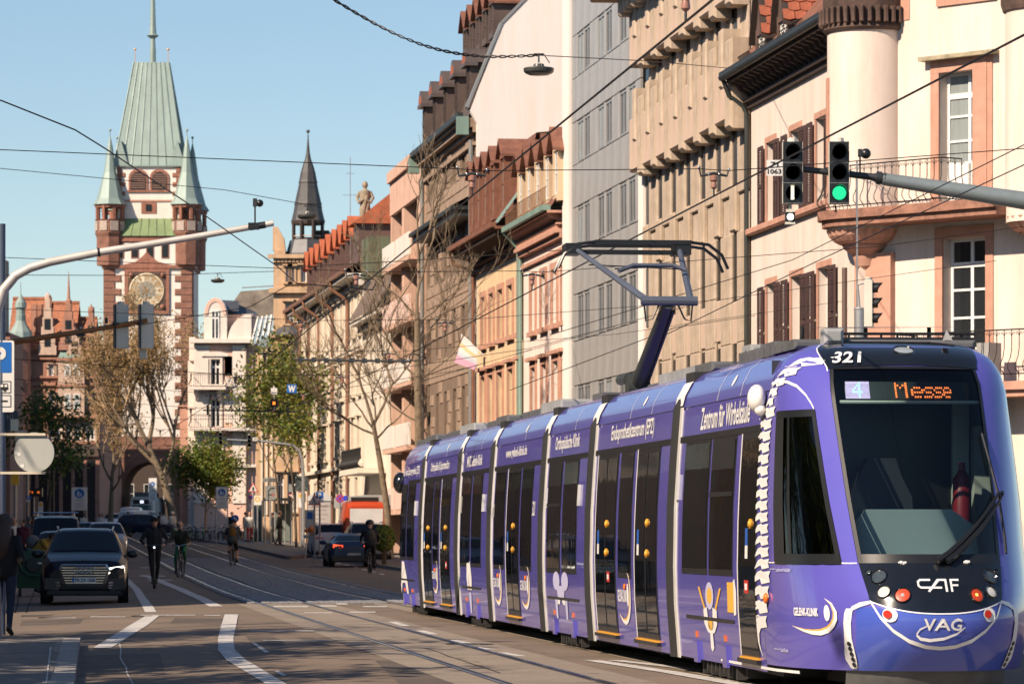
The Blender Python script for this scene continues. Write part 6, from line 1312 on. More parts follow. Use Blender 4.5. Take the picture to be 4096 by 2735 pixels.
for yj in JY:
 ys_ = [yj - .14, yj - .09, yj, yj + .14, yj + .25, yj + .28]; of = [.0, .03, .045, .045, .02, -.03]
 zz = [.36, .55, .9, 1.3, 1.9, 2.4, 2.93, 3.05, 3.18, 3.27, 3.33]; mb = MB()
 for sg in (-1, 1): mb.grid([[SIDE(y, z, o - (.0 if z < 3 else .04), sg) for y, o in zip(ys_, of)] for z in zz])
 mb.box(-.95, .95, yj - .27, yj + .27, .36, 3.3); mb.build('bellows', [RUBBER], TRAM, smooth=.9)
 for sg in (-1, 1):
  mb = MB(); mb.grid([[SIDE(yj - .3 + d, z, o, sg) for d, o in ((0, 0.), (.01, .012), (.045, .012), (.052, .004), (.06, .012), (.095, .012), (.102, .004), (.11, .012), (.15, .012), (.165, -.01))] for z in zz[:7]])
  mb.build('joint_trim', [mat('joint_silver', (.55, .54, .52), .5, .3, var=.15)], TRAM, smooth=.6)
 mb = MB(); rows = [[SIDE(y, z, .012, sg) for y in (yj - .27, yj + .27)] for sg, zl in ((-1, (2.95, 3.0, 3.05, 3.12, 3.18, 3.23, 3.27, 3.31)), (1, (3.31, 3.27, 3.18, 3.05, 2.95))) for z in zl]
 mb.grid(rows); mb.build('roof_cover', TWHT, TRAM, smooth=.9)
def bogie(yc):
 mb = MB(); mb.box(-.98, .98, yc - 1.2, yc + 1.2, .26, .42); mb.box(-.9, .9, yc - .3, yc + .3, .2, .4)
 for q in (-.9, .9):
  for sg in (-1, 1): mb.lathe([(.0, .02), (.28, .02), (.29, -.03), (.0, -.06)][::-1], 18, (0, 0, 0), axis='x'); vs = mb.v[-72:]; mb.v[-72:] = [p + V((sg * .55, yc + q, .48)) for p in vs]
 for k in range(9): mb.obox((-1.0, yc - 1. + .25 * k, .3 + .04 * (k % 2)), (.1, .08, .12))
 mb.build('bogie', UNDER, TRAM)
for i in (0, 2, 4, 6): bogie((edges[i] + edges[i + 1]) / 2 + (.2 if i == 0 else 0) - (1.4 if i == 6 else 0))
def rbox(y0, y1, x0, x1, z0, z1, m=TGREY, name='roof_box'):
 mb = MB(); mb.bbox(x0, x1, y0, y1, z0, z1, .03)
 for k in range(int((y1 - y0) / .35)): mb.box(x0 - .02, x0 + .02, y0 + .2 + .35 * k, y0 + .24 + .35 * k, z0, z1 - .03)
 mb.build(name, m, TRAM)
LG = mat('roof_alloy', (.33, .34, .34), .55, .2, var=.15)
rbox(2.4, 3.6, -.84, .84, 3.30, 3.39); rbox(3.6, 4.4, -.8, .8, 3.3, 3.43); rbox(4.5, 6.0, -.74, .78, 3.3, 3.42); rbox(6.1, 6.6, -.6, .1, 3.32, 3.52, LG); rbox(7.3, 8.4, -.8, .8, 3.3, 3.40); rbox(2.2, 2.4, -.6, -.42, 3.34, 3.48, LG, 'roof_camera')
b = MB(); b.add([(-.45, 2.6, 3.50), (.7, 2.5, 3.51), (.85, 3.4, 3.56), (-.5, 3.6, 3.56)], [[0, 1, 2, 3], [3, 2, 1, 0]]); 
for x in (-.6, 0, .6): b.tube([(x, 3.3, 3.36), (x, 3.3, 3.55)], .02, 6)
b.tube([(-.5, 2.6, 3.45), (.85, 2.5, 3.45)], .015, 6); b.tube([(-.5, 2.6, 3.40), (.85, 2.5, 3.40)], .02, 6)
for k in range(9): b.tube([(-.45 + .15 * k, 2.58, 3.36), (-.45 + .15 * k, 2.58, 3.45)], .012, 5)
b.build('roof_grille', BLACK, TRAM)
b = MB(); b.add([(.44, 1.85, 3.36), (.5, 1.85, 3.36), (.5, 2.0, 3.36), (.44, 2.0, 3.36), (.47, 1.97, 3.46)], [[0, 1, 4], [1, 2, 4], [2, 3, 4], [3, 0, 4]]); b.build('antenna', LG, TRAM)
y = 9.2
for i in range(1, 7):
 a, b_ = edges[i], edges[i + 1]
 if i == 1: rbox(a + .8, a + 3.6, -.74, .75, 3.3, 3.42, LG); rbox(a + 3.8, b_ - .5, -.5, .7, 3.3, 3.4); continue
 if i == 2: continue
 rbox(a + .7, a + (b_ - a) * .45, -.8, .75, 3.3, 3.42 + .02 * (i % 2), LG if i % 2 else TGREY); rbox(a + (b_ - a) * .55, b_ - .8, -.74, .7, 3.3, 3.40)
def PT(px, py, Y): p = at(px, py, Y); return p
TM = Matrix.Translation(TRAM.location) @ Matrix.Rotation(TRAM.rotation_euler[2], 4, 'Z'); TI = TM.inverted()
pan = link('pantograph', MB().box(-.5, .5, 17.9, 18.9, 3.38, 3.46).mesh('pantograph', TGREY), TRAM)
yb, yk, yh = 18.2, 15.55, 17.9
b = MB(); b.tube([(0, yb, 3.56), (0, yk, 4.47)], [.105, .075], 12); b.tube([(.1, yb, 3.5), (.08, yk + .1, 4.38)], .02, 6); b.lathe([(.18, -.14), (.18, .14)], 14, (0, yb, 3.54), axis='x'); b.tube([(-.1, yb + .1, 3.66), (-.1, yb + .9, 3.66)], .07, 8); b.build('lower_arm', mat('arm_green_black', (.03, .036, .034), .5, var=.2), pan, smooth=.6)
b = MB(); zk = 4.5; zh = 5.36
b.tube([(-.34, yk, zk), (.36, yk, zk)], .06, 10)
b.tube([(-.26, yk, zk), (-.85, yk + (yh - yk) * .9, zh - .1)], [.046, .03], 8); b.tube([(.28, yk, zk), (.47, yk + (yh - yk) * .9, zh - .1)], [.046, .036], 8)
b.tube([(-.5, yk + .85, zk + .42), (-.3, yk + .95, zk + .5), (.2, yk + .95, zk + .5), (.36, yk + .9, zk + .44)], .03, 6)
b.build('upper_arm', TBLU, pan, smooth=.6)
b = MB(); b.tube([(-.54, yk + .9, zk + .45), (.45, yk + 1.9, zh - .3)], .008, 4); b.tube([(.34, yk + .9, zk + .45), (-.75, yk + 1.8, zh - .3)], .008, 4)
for sg in (-1, 1): b.tube([(sg * .12, yk, zk - .05), (sg * .2, yk, zk - .22), (sg * .28, yk, zk - .25), (sg * .3, yk, zk - .05)], .012, 5)
b.build('brace_cable', BLACK, pan)
b = MB()
for d, z in ((-.2, zh + .02), (.2, zh)):
 b.bar((-.62, yh + d, z), (.62, yh + d, z), .07, .05); b.tube([(.62, yh + d, z), (.85, yh + d, z - .03), (1.02, yh + d, z - .16), (1.1, yh + d, z - .34)], .022, 6); b.tube([(-.62, yh + d, z), (-.85, yh + d, z - .03), (-1.02, yh + d, z - .16), (-1.1, yh + d, z - .34)], .022, 6)
b.bar((-.9, yh, zh - .1), (.6, yh, zh - .1), .06, .06); b.box(-1.0, -.8, yh - .22, yh + .22, zh - .14, zh); b.box(.42, .62, yh - .22, yh + .22, zh - .14, zh)
b.build('contact_head', BLACK, pan, smooth=.6)
b = MB(); c = SIDE(42.5, 2.62, .12); b.sphere(c, .17, 12, 8, (.8, 1.2, 1.2)); b.bar(SIDE(42.5, 2.62, 0), c, .06); b.build('mirror', TBLK, TRAM, smooth=.9)
b = MB(); b.sphere(SIDE(43.0, 1.25, .0), .05, 8, 6); b.build('turn_signal', ORG, TRAM, smooth=.9)
# ================================================================ wires, masts, signals and signs
WIRE = mat('overhead_wire', (.015, .014, .016), .5, .5, var=.1); PORC = mat('brown_insulator', (.3, .15, .11), .3, var=.2); BOLT = mat('bright_bolt', (.5, .5, .5), .25, .9)
SBLU = mat('sign_blue', (.015, .13, .45), .4, var=.06); SRED = mat('sign_red', (.5, .03, .025), .4, var=.06); SWHT = mat('sign_white', (.7, .69, .66), .45, var=.06); SBLK = mat('sign_black', (.015, .015, .015), .5); SGRY = mat('sign_grey_back', (.3, .31, .3), .5, .3, var=.12); SYEL = mat('sign_yellow', (.75, .42, .03), .45)
BMET = mat('blue_grey_pole', (.07, .1, .15), .5, .3, var=.2)
WZ = 5.5
def wire(name, label, pts, r, cat='wire', m=None, kind=None, group=None):
 mb = MB(); mb.tube(pts, r, 5, False); o = mb.build(name, m or WIRE, None, smooth=True); return tag(o, label, cat, group, kind)
for f, s in ((xt, 'left'), (xt2, 'right')):
 pts = [V((f(y) + .14 * (1 if (k % 2) else -1) * 0, y, WZ + gr(y))) for k, y in enumerate(frange(12, 330, 6))]
 wire('contact_wire', f'dark contact wire strung above the {s} tram track', pts, .0105)
hanger = None
def make_hanger(root):
 mb = MB(); mb.tube([(-.17, 0, .17), (-.15, 0, .07), (0, 0, .1), (.15, 0, .07), (.17, 0, .14)], [.011, .016, .022, .016, .011], 6); h = mb.build('bracket_arm', DKSTEEL, root, smooth=.7)
 mb = MB(); mb.lathe([(.02, .08), (.046, .06), (.048, .02), (.028, .0), (.034, -.03), (.036, -.06), (.018, -.08)], 12); mb.build('insulator', PORC, root, smooth=.6)
 mb = MB(); mb.tube([(0, 0, -.08), (0, 0, -.16)], .012, 6); mb.build('wire_clamp', DKSTEEL, root)
 mb = MB()
 for x in (-.17, -.06, .06, .17): mb.sphere((x, -.016, .17 if x < -.1 else (.14 if x > .1 else .09)), .018, 7, 5)
 mb.build('bolt', BOLT, root, smooth=.9)
ORD = ['nearest', 'second', 'third', 'fourth', 'fifth', 'sixth', 'seventh', 'eighth', 'ninth', 'tenth', 'eleventh', 'twelfth', 'thirteenth', 'farthest']
spans = [30.7, 46.4, 64.2, 78.6, 92, 107, 124, 142, 161, 183, 207, 233, 262, 295]
hp = None; k_ = 0
for i, y in enumerate(spans):
 z = WZ + gr(y) + .26; a, b = xt(y), xt2(y); xl = -8.2 - .12 * y; xr = FA - FB * y
 hl, hr = (6.6, 6.9) if i < 5 else (7.4, 7.8)
 pts = [V((xl, y - 1.5, hl + gr(y))), V(((xl + a) / 2, y - .6, z + (hl - 5.76) * .32)), V((a - .17, y, z + .05)), V((a + .17, y, z + .03)), V((b - .17, y, z + .05)), V((b + .17, y, z + .03)), V(((xr + b) / 2, y - .4, z + (hr - 5.76) * .36)), V((xr, y - .8, hr + gr(y)))]
 wire('span_wire', f'thin span wire crossing the street, {ORD[i]} from the camera', pts, .0055 if y < 100 else .0085, group='span wires across the street')
 for x, s in ((a, 'left'), (b, 'right')):
  lab = f'brown insulator hanger on the {s} contact wire, {ORD[i]} from the camera'
  if hp is None: hp = thing('wire_hanger', lab, 'hanger', (x, y, z - .1), 0, 'wire hangers on the contact wires'); make_hanger(hp); o = hp
  else: o = copy_tree(hp, None, (x, y, z - .1), label=lab)
def cable(name, label, pts, r=.012, group=None): return wire(name, label, [at(*p) for p in pts], r, group=group)
cable('pull_wire', 'slanting pull wire running from the far left past the gate tower', [(0, 401, 46), (300, 520, 46.2), (418, 593, 47), (760, 820, 54), (1107, 1064, 62), (1186, 1133, 64), (1494, 1160, 64.2)], .009)
cable('pull_wire', 'lower pull wire rising from the lower left to the strain knot', [(0, 1375, 84), (560, 1300, 72), (1000, 1227, 66), (1172, 1130, 64)], .007)
cable('pull_wire', 'faint high wire stretched behind the mast arm to the slate spire', [(0, 674, 90), (900, 760, 95), (1290, 830, 96)], .008)
cable('pull_wire', 'horizontal wire passing in front of the tower clock', [(0, 1100, 120), (600, 1102, 125), (1100, 1085, 128)], .010)
cable('pull_wire', 'stay wire crossing the front of the grey office', [(2200, 1340, 70), (3170, 1040, 66), (4096, 580, 46.4)], .007)
cable('pull_wire', 'stay wire low across the concrete office', [(2040, 1560, 80), (2700, 1310, 72), (3020, 1262, 100)], .008); cable('pull_wire', 'stay wire in front of the pink corner house', [(2640, 1350, 60), (3300, 1030, 54), (4096, 660, 44)], .007)
cable('pull_wire', 'long pale wire from the salmon block to the yellow eaves', [(1150, 1070, 110), (1600, 1045, 120), (1960, 1020, 130), (2260, 1000, 132)], .014)
tw = thing('lamp_cable', 'twisted black cable sagging from the top edge to the hanging lamp', 'cable'); P0_, P1_ = at(1329, -4, 76), at(2150, 222, 75)
for q in (0, math.pi):
 mb = MB(); pts = []
 for k in range(121):
  t = k / 120; p = P0_.lerp(P1_, t); p.z -= 1.15 * math.sin(math.pi * t) * .35; a = t * 70 + q; pts.append(p + V((0, math.cos(a) * .02, math.sin(a) * .02)))
 mb.tube(pts, .015, 4, False); mb.build('strand', WIRE, tw)
wire('lamp_cable', 'thin wire from the hanging lamp to the concrete office', [P1_, at(2590, 245, 80), at(3010, 282, 100)], .009, 'cable')
def pendant(px, py, Y, w, label):
 s = w / .62; o = thing('pendant_lamp', label, 'street lamp', tuple(at(px, py, Y)), 0, 'street lamps hung over the street')
 mb = MB(); pr = [(0, -.1), (.26, -.095), (.3, -.06), (.31, 0), (.3, .02), (.12, .05), (.1, .1), (.03, .12)]; mb.lathe([(r * s, z * s) for r, z in pr], 20); mb.build('shade', mat('lamp_dark_shell', (.05, .052, .05), .35, var=.2), o, smooth=.5)
 mb = MB(); mb.lathe([(.28 * s, -.075 * s), (.2 * s, -.12 * s), (0, -.13 * s)], 20); mb.build('lens', mat('lamp_bowl', (.16, .17, .16), .2, var=.1), o, smooth=.6)
 mb = MB(); mb.lathe([(.12 * s, .05 * s), (.1 * s, .1 * s), (.03 * s, .13 * s)], 12); mb.build('cap', mat('lamp_cap', (.5, .48, .44), .5), o, smooth=.6)
 mb = MB(); mb.tube([(0, 0, .12 * s), (0, 0, .3 * s)], .02 * s, 6); mb.tube([(-.1 * s, 0, .3 * s), (.1 * s, 0, .3 * s)], .02 * s, 6); mb.tube([(.1 * s, 0, .3 * s), (.22 * s, 0, .12 * s)], .01 * s, 4); mb.build('hook', DKSTEEL, o)
pendant(2155, 277, 75, .57, 'dark bowl lamp hung before the white fire wall'); pendant(1229, 862, 110, .53, 'dark bowl lamp hung in front of the slate spire'); pendant(871, 1120, 150, .51, 'dark bowl lamp hung right of the clock tower')
mb = MB(); a, b = at(1180, 1438, 86), at(1640, 1445, 84); mb.tube([a, b], .028, 6)
for k in range(9): c = a.lerp(b, (k + .5) / 9); mb.obox(c, (.1, .08, .1))
ring = [b + V((.1 + .12 * math.cos(t * .52), 0, .08 + .07 * math.sin(t * .52))) for t in range(13)]; mb.tube(ring, .015, 5); tag(mb.build('insulated_bar', DKSTEEL), 'thick black insulator bar with clamps above the tram roofs', 'insulator')
mb = MB(); a, b = at(812, 1640, 150), at(1170, 1645, 150); mb.tube([a, b], .03, 6); mb.obox(a.lerp(b, .05), (.06, .06, .35)); mb.obox(a.lerp(b, .95), (.06, .06, .35)); tag(mb.build('insulated_bar', DKSTEEL), 'thick black wire bar in front of the pink ornate house', 'insulator')
SIGW = mat('signal_cream', (.6, .58, .5), .5, var=.08)
GRN = mat('green_led', (.03, .5, .27), .4, var=.5, vs=90, emit=.75); OFFL = mat('dark_lens_off', (.012, .012, .014), .15, var=.3, vs=20)
def signal_head(name, root, c, h, lit=None, board=True, facing=0., white=False, bar=False):
 T = Matrix.Translation(c) @ Matrix.Rotation(facing, 4, 'Z'); s = h / .95; o = MB(T)
 o.bbox(-.15 * s, .15 * s, 0, .16 * s, -.475 * s, .475 * s, .012); hd = o.build(name, SIGW if white else BLACK, root)
 if board: b = MB(T); b.box(-.152 * s, -.148 * s, .0, .165 * s, -.47 * s, .47 * s); b.box(.148 * s, .153 * s, 0, .165 * s, -.47 * s, .47 * s); b.build('housing_edge', SIGW, hd)
 b = MB(T); b.lathe([(.08 * s, 0), (.075 * s, .06 * s), (.0, .07 * s)], 10, (0, .09 * s, .475 * s)); b.build('cap', SIGW, hd)
 for k, z in enumerate((.31, 0, -.31)):
  L_ = MB(T); L_.lathe([(0, .0), (.105 * s, .0)], 20, (0, -.012 * s, z * s), axis='y'); L_.build('lens', lit if (lit and k == 2) else OFFL, hd)
  v = MB(T); pts0 = [(.118 * s * math.cos(a), 0, z * s + .118 * s * math.sin(a)) for a in [math.pi * (-.25 + 1.5 * q / 14) for q in range(15)]]
  pts1 = [(x * .98, -.2 * s * (.45 + .55 * max(0, math.sin(math.pi * (-.25 + 1.5 * q / 14)))), zz) for q, (x, _, zz) in enumerate(pts0)]; v.grid([pts0, pts1]); v.build('visor', BLACK, hd, smooth=.8)
  g = MB(T); g.box(-.15 * s, .15 * s, -.004, 0, (z - .158) * s, (z - .152) * s); g.build('seam', SGRY, hd)
 if bar: b = MB(T); b.box(-.03 * s, .02 * s, -.03, -.02, -.41 * s, -.2 * s); b.build('signal_bar', mat('white_signal', (.9, .8, .6), .5, emit=.9, var=.4, vs=14), hd)
 return hd
SY = 62.; mast = thing('signal_mast', 'grey steel mast arm reaching in from the right with two black traffic lights', 'traffic light', (9.2, SY, 0))
ml = V((9.2, SY, 0)); P = lambda px, py, dy=0: at(px, py, SY + dy) - ml
mb = MB(); mb.tube([(0, 0, .2), (0, 0, 6.2)], [.16, .13], 12); mb.tube([(0, 0, 6.2), P(4160, 812), P(4096, 803), P(3530, 716)], [.15, .142, .138, .095], 14); mb.build('arm', mat('arm_grey', (.22, .26, .27), .4, .3, var=.12, vs=5), mast, smooth=.8)
mb = MB(); mb.tube([P(3540, 716), P(3490, 708), P(3400, 698), P(3195, 676)], [.1, .055, .05, .048], 10); mb.tube([P(3525, 713), P(3505, 711)], .1, 12); mb.build('arm_tip', DKSTEEL, mast, smooth=.7)
signal_head('signal', mast, P(3171, 691, -.3), .95, bar=True); signal_head('signal', mast, P(3357, 691, -.3), .95, lit=GRN)
mb = MB(); c = P(3098, 672, -.3); mb.box(c.x - .122, c.x + .122, c.y, c.y + .01, c.z - .12, c.z + .12); pl = mb.build('number_plate', SWHT, mast)
mb = MB(); fn = lambda u, v: (c.x + u, c.y - .004, c.z + v); put_text(mb, '71', lambda u, v: fn(u, v + .055), .12, .075, .03); put_text(mb, '1063', lambda u, v: fn(u, v - .055), .21, .075, .03); mb.add([fn(-.1, -.001), fn(.1, -.001), fn(.1, .002), fn(-.1, .002)], [[0, 1, 2, 3]]); mb.build('lettering', SBLK, pl)
mb = MB(); c = P(3161, 868, -.25); mb.bbox(c.x - .075, c.x + .075, c.y, c.y + .1, c.z - .075, c.z + .075, .01); sm_ = mb.build('small_signal', BLACK, mast); mb = MB(); mb.box(c.x - .06, c.x + .06, c.y, c.y + .1, c.z + .076, c.z + .12); mb.box(c.x - .075, c.x + .075, c.y, c.y + .1, c.z - .11, c.z - .076); mb.tube([(c.x, c.y + .05, c.z + .1), (c.x, c.y + .05, c.z + .2)], .03, 6); mb.build('signal_cap', SIGW, sm_)
mb = MB(); mb.lathe([(0, .03), (.03, .03)], 14, (c.x, c.y - .01, c.z), axis='y'); mb.lathe([(.04, .02), (.052, .02)], 14, (c.x, c.y - .01, c.z), axis='y'); mb.build('white_lamp', mat('white_lamp', (.95, .92, .85), .4, var=0, emit=1.), sm_)
def ball_sensor(root, base, ball, r=.08):
 mb = MB(); mb.tube([base, V((base.x, base.y, ball.z - .02))], .014, 6); mb.box(base.x - .03, base.x + .03, base.y - .03, base.y + .03, ball.z - .05, ball.z + .07); mb.build('sensor_stem', DKSTEEL, root)
 mb = MB(); mb.sphere(ball, r, 14, 10); mb.build('sensor_ball', BLACK, root, smooth=.9)
ball_sensor(mast, P(3440, 700), P(3463, 615))
mb = MB(); pts = [P(3380, 700, -.2), P(3385, 780, -.2), P(3372, 838, -.2), P(3345, 830, -.2)]; mb.tube([P(3340, 820, -.2), P(3345, 850, -.2), P(3336, 842, -.2)], .012, 5); mb.build('wire_loop', BLACK, mast)
so_ = thing('traffic_light', 'cream traffic light seen from the side on a grey post behind the tram', 'traffic light', tuple(G(at(3510, 2000, 81).x - .35, 81)))
lp = V(so_.location); mb = MB(); zt = at(0, 1240, 81).z - lp.z; mb.tube([(0, 0, 0), (0, 0, zt)], .12, 14); mb.build('post', STEEL, so_, smooth=.7); mb = MB(); mb.lathe([(.12, zt), (.13, zt + .02), (.11, zt + .05), (0, zt + .06)], 14); mb.build('post_cap', STEEL, so_, smooth=.7)
c = at(3492, 1214, 81) - lp; signal_head('signal', so_, c + V((.0, 0, 0)), .93, facing=rad(78), white=True)
mb = MB(); mb.tube([(0, 0, zt - .1), (-.05, 0, zt + .5), (.1, 0, zt + .55)], .03, 6); mb.tube([(-.05, .1, zt - .3), (-.05, .1, zt + 3.)], .02, 5); mb.build('bracket', STEEL, so_)
YL = 60.; al = thing('curved_mast', 'pale curved steel mast arm sweeping in from the left edge', 'mast', tuple(G(at(-25, 0, YL).x, YL))); lp = V(al.location)
P = lambda px, py, Y=YL: at(px, py, Y) - lp
pts = [(0, 0, 0), P(-25, 1500), P(-24, 1330), P(-12, 1240), P(14, 1160), P(62, 1103), P(120, 1072), P(200, 1048), P(392, 1010), P(767, 950), P(1000, 909), P(1030, 904)]
mb = MB(); mb.tube(pts, [.12, .1, .085, .08, .075, .07, .066, .063, .058, .05, .045, .045], 14); mb.build('arm', mat('mast_pale', (.5, .47, .44), .5, .2, var=.15, vs=3), al, smooth=.9)
mb = MB(); mb.tube([P(392, 1010), P(400, 1009)], .068, 12); mb.tube([P(1000, 909), P(1062, 899)], .052, 10); mb.obox(P(1015, 905), (.16, .1, .1)); mb.build('clamp', BLACK, al, smooth=.6)
mb = MB(); mb.tube([P(1060, 899), P(1094, 892)], .045, 12); mb.build('arm_end', mat('mast_pale', (.5, .47, .44)), al, smooth=.9)
ball_sensor(al, P(1020, 902), P(1039, 813), .055)
YR = 86.; ra_ = thing('rusty_mast', 'rust brown mast arm carrying two cream signal heads seen from behind', 'traffic light', tuple(G(at(-60, 0, YR).x, YR))); lp = V(ra_.location)
P = lambda px, py, dy=0.: at(px, py, YR + dy) - lp
mb = MB(); mb.tube([(0, 0, 0), P(-62, 1500), P(-55, 1405), P(-10, 1378), P(60, 1366), P(330, 1326), P(590, 1282)], [.1, .09, .08, .07, .065, .055, .05], 12); mb.build('arm', mat('rusty_orange', (.33, .14, .045), .6, .2, var=.35, vs=4), ra_, smooth=.9)
for px, py in ((480, 1306), (580, 1306)):
 c = P(px, py, .25); hd = signal_head('signal', ra_, c, .93, facing=math.pi + .35, white=True)
 mb = MB(); mb.tube([P(px - 18, 1218, -.05), P(px - 18, 1394, -.05)], .018, 6); mb.tube([P(px - 18, 1290, -.05), P(px - 18, 1300, -.05)], .07, 10); mb.build('bracket', DKSTEEL, hd)
c = P(572, 1416, .25); mb = MB(); mb.bbox(c.x - .08, c.x + .08, c.y, c.y + .14, c.z - .1, c.z + .1, .015); mb.build('small_signal', SIGW, ra_)
mb = MB(); c = P(322, 1338); mb.obox(c, (.18, .1, .07)); c = P(425, 1282); mb.obox(c, (.06, .06, .12)); mb.build('detector', SBLK, ra_)
for q in (P(322, 1312), P(420, 1302)): mb = MB(); mb.sphere(q, .03, 6, 5); mb.build('bolt', BOLT, ra_)
def post_sign(name, label, px, base_py, Y=None, r=.03, top=None, m=None, cat='sign'):
 b = gp(px, base_py) if Y is None else G(at(px, 0, Y).x, Y); o = thing(name, label, cat, tuple(b))
 if top: z = CH + (HY - top) * b.y / F - b.z; mb = MB(); mb.tube([(0, 0, 0), (0, 0, z)], r, 8); mb.build('post', m or STEEL, o, smooth=.8)
 return o
def loc_fn(o, px, py, dy=-.05):
 c = at(px, py, o.location.y) - V(o.location); return lambda u, v, d=0.: (c.x + u, c.y + dy - d, c.z + v)
def plate(o, fn, w, h, m, name='sign_plate', r=.03, border=None, t=.02):
 mb = MB(); p = []
 for cx_, cy_, a0 in ((w / 2 - r, h / 2 - r, 0), (-w / 2 + r, h / 2 - r, 90), (-w / 2 + r, -h / 2 + r, 180), (w / 2 - r, -h / 2 + r, 270)):
  for k in range(4): a = rad(a0 + 30 * k); p.append((cx_ + r * math.cos(a), cy_ + r * math.sin(a)))
 n = len(p); vs = [fn(u, v, 0) for u, v in p] + [fn(u, v, -t) for u, v in p]; mb.add(vs, [list(range(n))[::-1], [n + i for i in range(n)]] + [[i, (i + 1) % n, n + (i + 1) % n, n + i] for i in range(n)])
 q = mb.build(name, m, o)
 if border: b = MB(); k = .93; s_ = .87; b.grid([[fn(u * k, v * (1 - .07 * w / h), .003) for u, v in p + p[:1]], [fn(u * s_, v * (1 - .13 * w / h), .003) for u, v in p + p[:1]]]); b.build('border', border, q)
 return q
def disc(o, fn, r, m, parent, d=.004, name='disc', r0=0., n=24):
 mb = MB(); c = [(math.cos(2 * math.pi * k / n), math.sin(2 * math.pi * k / n)) for k in range(n + 1)]
 if r0: mb.grid([[fn(r * x, r * y, d) for x, y in c], [fn(r0 * x, r0 * y, d) for x, y in c]])
 else: mb.add([fn(r * x, r * y, d) for x, y in c[:-1]], [list(range(n))[::-1]])
 return mb.build(name, m, parent)
def walker(fn, s, d, parent, m):
 mb = MB()
 for cx_, k in ((-.12, 1.), (.2, .66)):
  for p in ([(-.1, .1), (.1, .1), (.08, -.12), (-.08, -.12)], [(-.09, -.12), (0, -.12), (-.1, -.42), (-.17, -.4)], [(0, -.12), (.09, -.12), (.16, -.4), (.09, -.42)], [(-.12, .08), (-.06, .08), (-.2, -.1), (-.24, -.06)]): mb.add([fn((cx_ + u * k) * s, (v * k - (1 - k) * .3) * s, d) for u, v in p], [list(range(len(p)))])
  mb.add([fn((cx_ + .09 * k * math.cos(t)) * s, (.2 * k - (1 - k) * .3 + .1 * k * math.sin(t)) * s, d) for t in [i * .785 for i in range(8)]], [list(range(8))])
 mb.build('pictogram', m, parent)
pb = post_sign('parking_sign', 'blue parking sign with coach plate on a blue pole at the left edge', 8, 0, 62, .045, 1640, BMET); K = 62 / F
f = loc_fn(pb, 2, 1505); fr = plate(pb, f, 112 * K, 286 * K, SWHT, r=8 * K); 
f2 = loc_fn(pb, 2, 1430); bl = plate(pb, lambda u, v, d=0.: f2(u, v, d + .004), 92 * K, 122 * K, SBLU, 'parking_panel', r=4 * K, t=.003)
mb = MB(); put_text(mb, 'P', lambda u, v: f2(u, v, .012), 48 * K, 84 * K, .05); mb.build('lettering', SWHT, bl)
f3 = loc_fn(pb, 2, 1548); mb = MB(); pts = [(-44, 24), (44, 24), (44, -24), (-44, -24), (-44, 24)]; mb.grid([[f3(u * K, v * K, .006) for u, v in pts], [f3(u * .94 * K, v * .9 * K, .006) for u, v in pts]])
mb.add([f3(u * K, v * K, .006) for u, v in ((-36, 14), (30, 14), (33, -10), (-36, -10))], [[0, 1, 2, 3]])
for u in (-22, 18): mb.add([f3((u + 7 * math.cos(t)) * K, (-11 + 7 * math.sin(t)) * K, .008) for t in [i * .628 for i in range(10)]], [list(range(10))])
w = MB()
for u in (-30, -14, 2, 18): w.add([f3((u + a) * K, b * K, .009) for a, b in ((0, 10), (11, 10), (11, 0), (0, 0))], [[0, 1, 2, 3]])
mb.build('coach_pictogram', SBLK, fr); w.build('coach_window', SWHT, fr)
f4 = loc_fn(pb, 2, 1604); mb = MB(); mb.grid([[f4(u * K, v * K, .006) for u, v in pts], [f4(u * .94 * K, v * .9 * K, .006) for u, v in pts]]); mb.add([f4(u * K, v * K, .006) for u, v in ((-30, 3), (30, 3), (30, -3), (-30, -3))], [[0, 1, 2, 3]]); mb.build('bar_pictogram', SBLK, fr)
mb = MB(); mb.tube([(0, .0, 0), (0, 0, 6.3)], .055, 10); mb.build('pole', BMET, pb, smooth=.8)
f5 = loc_fn(pb, 30, 1682, .04); q = plate(pb, f5, 84 * K, 80 * K, mat('dark_plate_back', (.06, .085, .11), .5, .2, var=.2), 'sign_back', r=6 * K); mb = MB(); put_text(mb, '611', lambda u, v: f5(u + 8 * K, v + 18 * K, .006), 26 * K, 22 * K, .01); mb.build('lettering', SGRY, q)
rs = thing('round_sign', 'round pale back of a traffic sign bracketed to the blue pole', 'sign', tuple(at(137, 1810, 60))); mb = MB(); mb.lathe([(.0, -.012), (.295, -.012), (.3, 0), (.295, .012), (0, .012)], 40, axis='y'); mb.build('disc', mat('sign_back_pale', (.45, .46, .42), .45, .15, var=.06), rs, smooth=.5)
for z in (.27, -.3): mb = MB(); mb.box(-.52, .17, -.05, -.02, z - .018, z + .018); mb.build('bracket', mat('bracket_cream', (.62, .55, .43), .5), rs)
for x, z, s in ((-.29, -.02, .04), (-.25, -.05, .05), (-.2, -.22, .05)): mb = MB(); mb.box(x, x + s, -.016, -.013, z, z + s); mb.build('sticker', SWHT, rs)
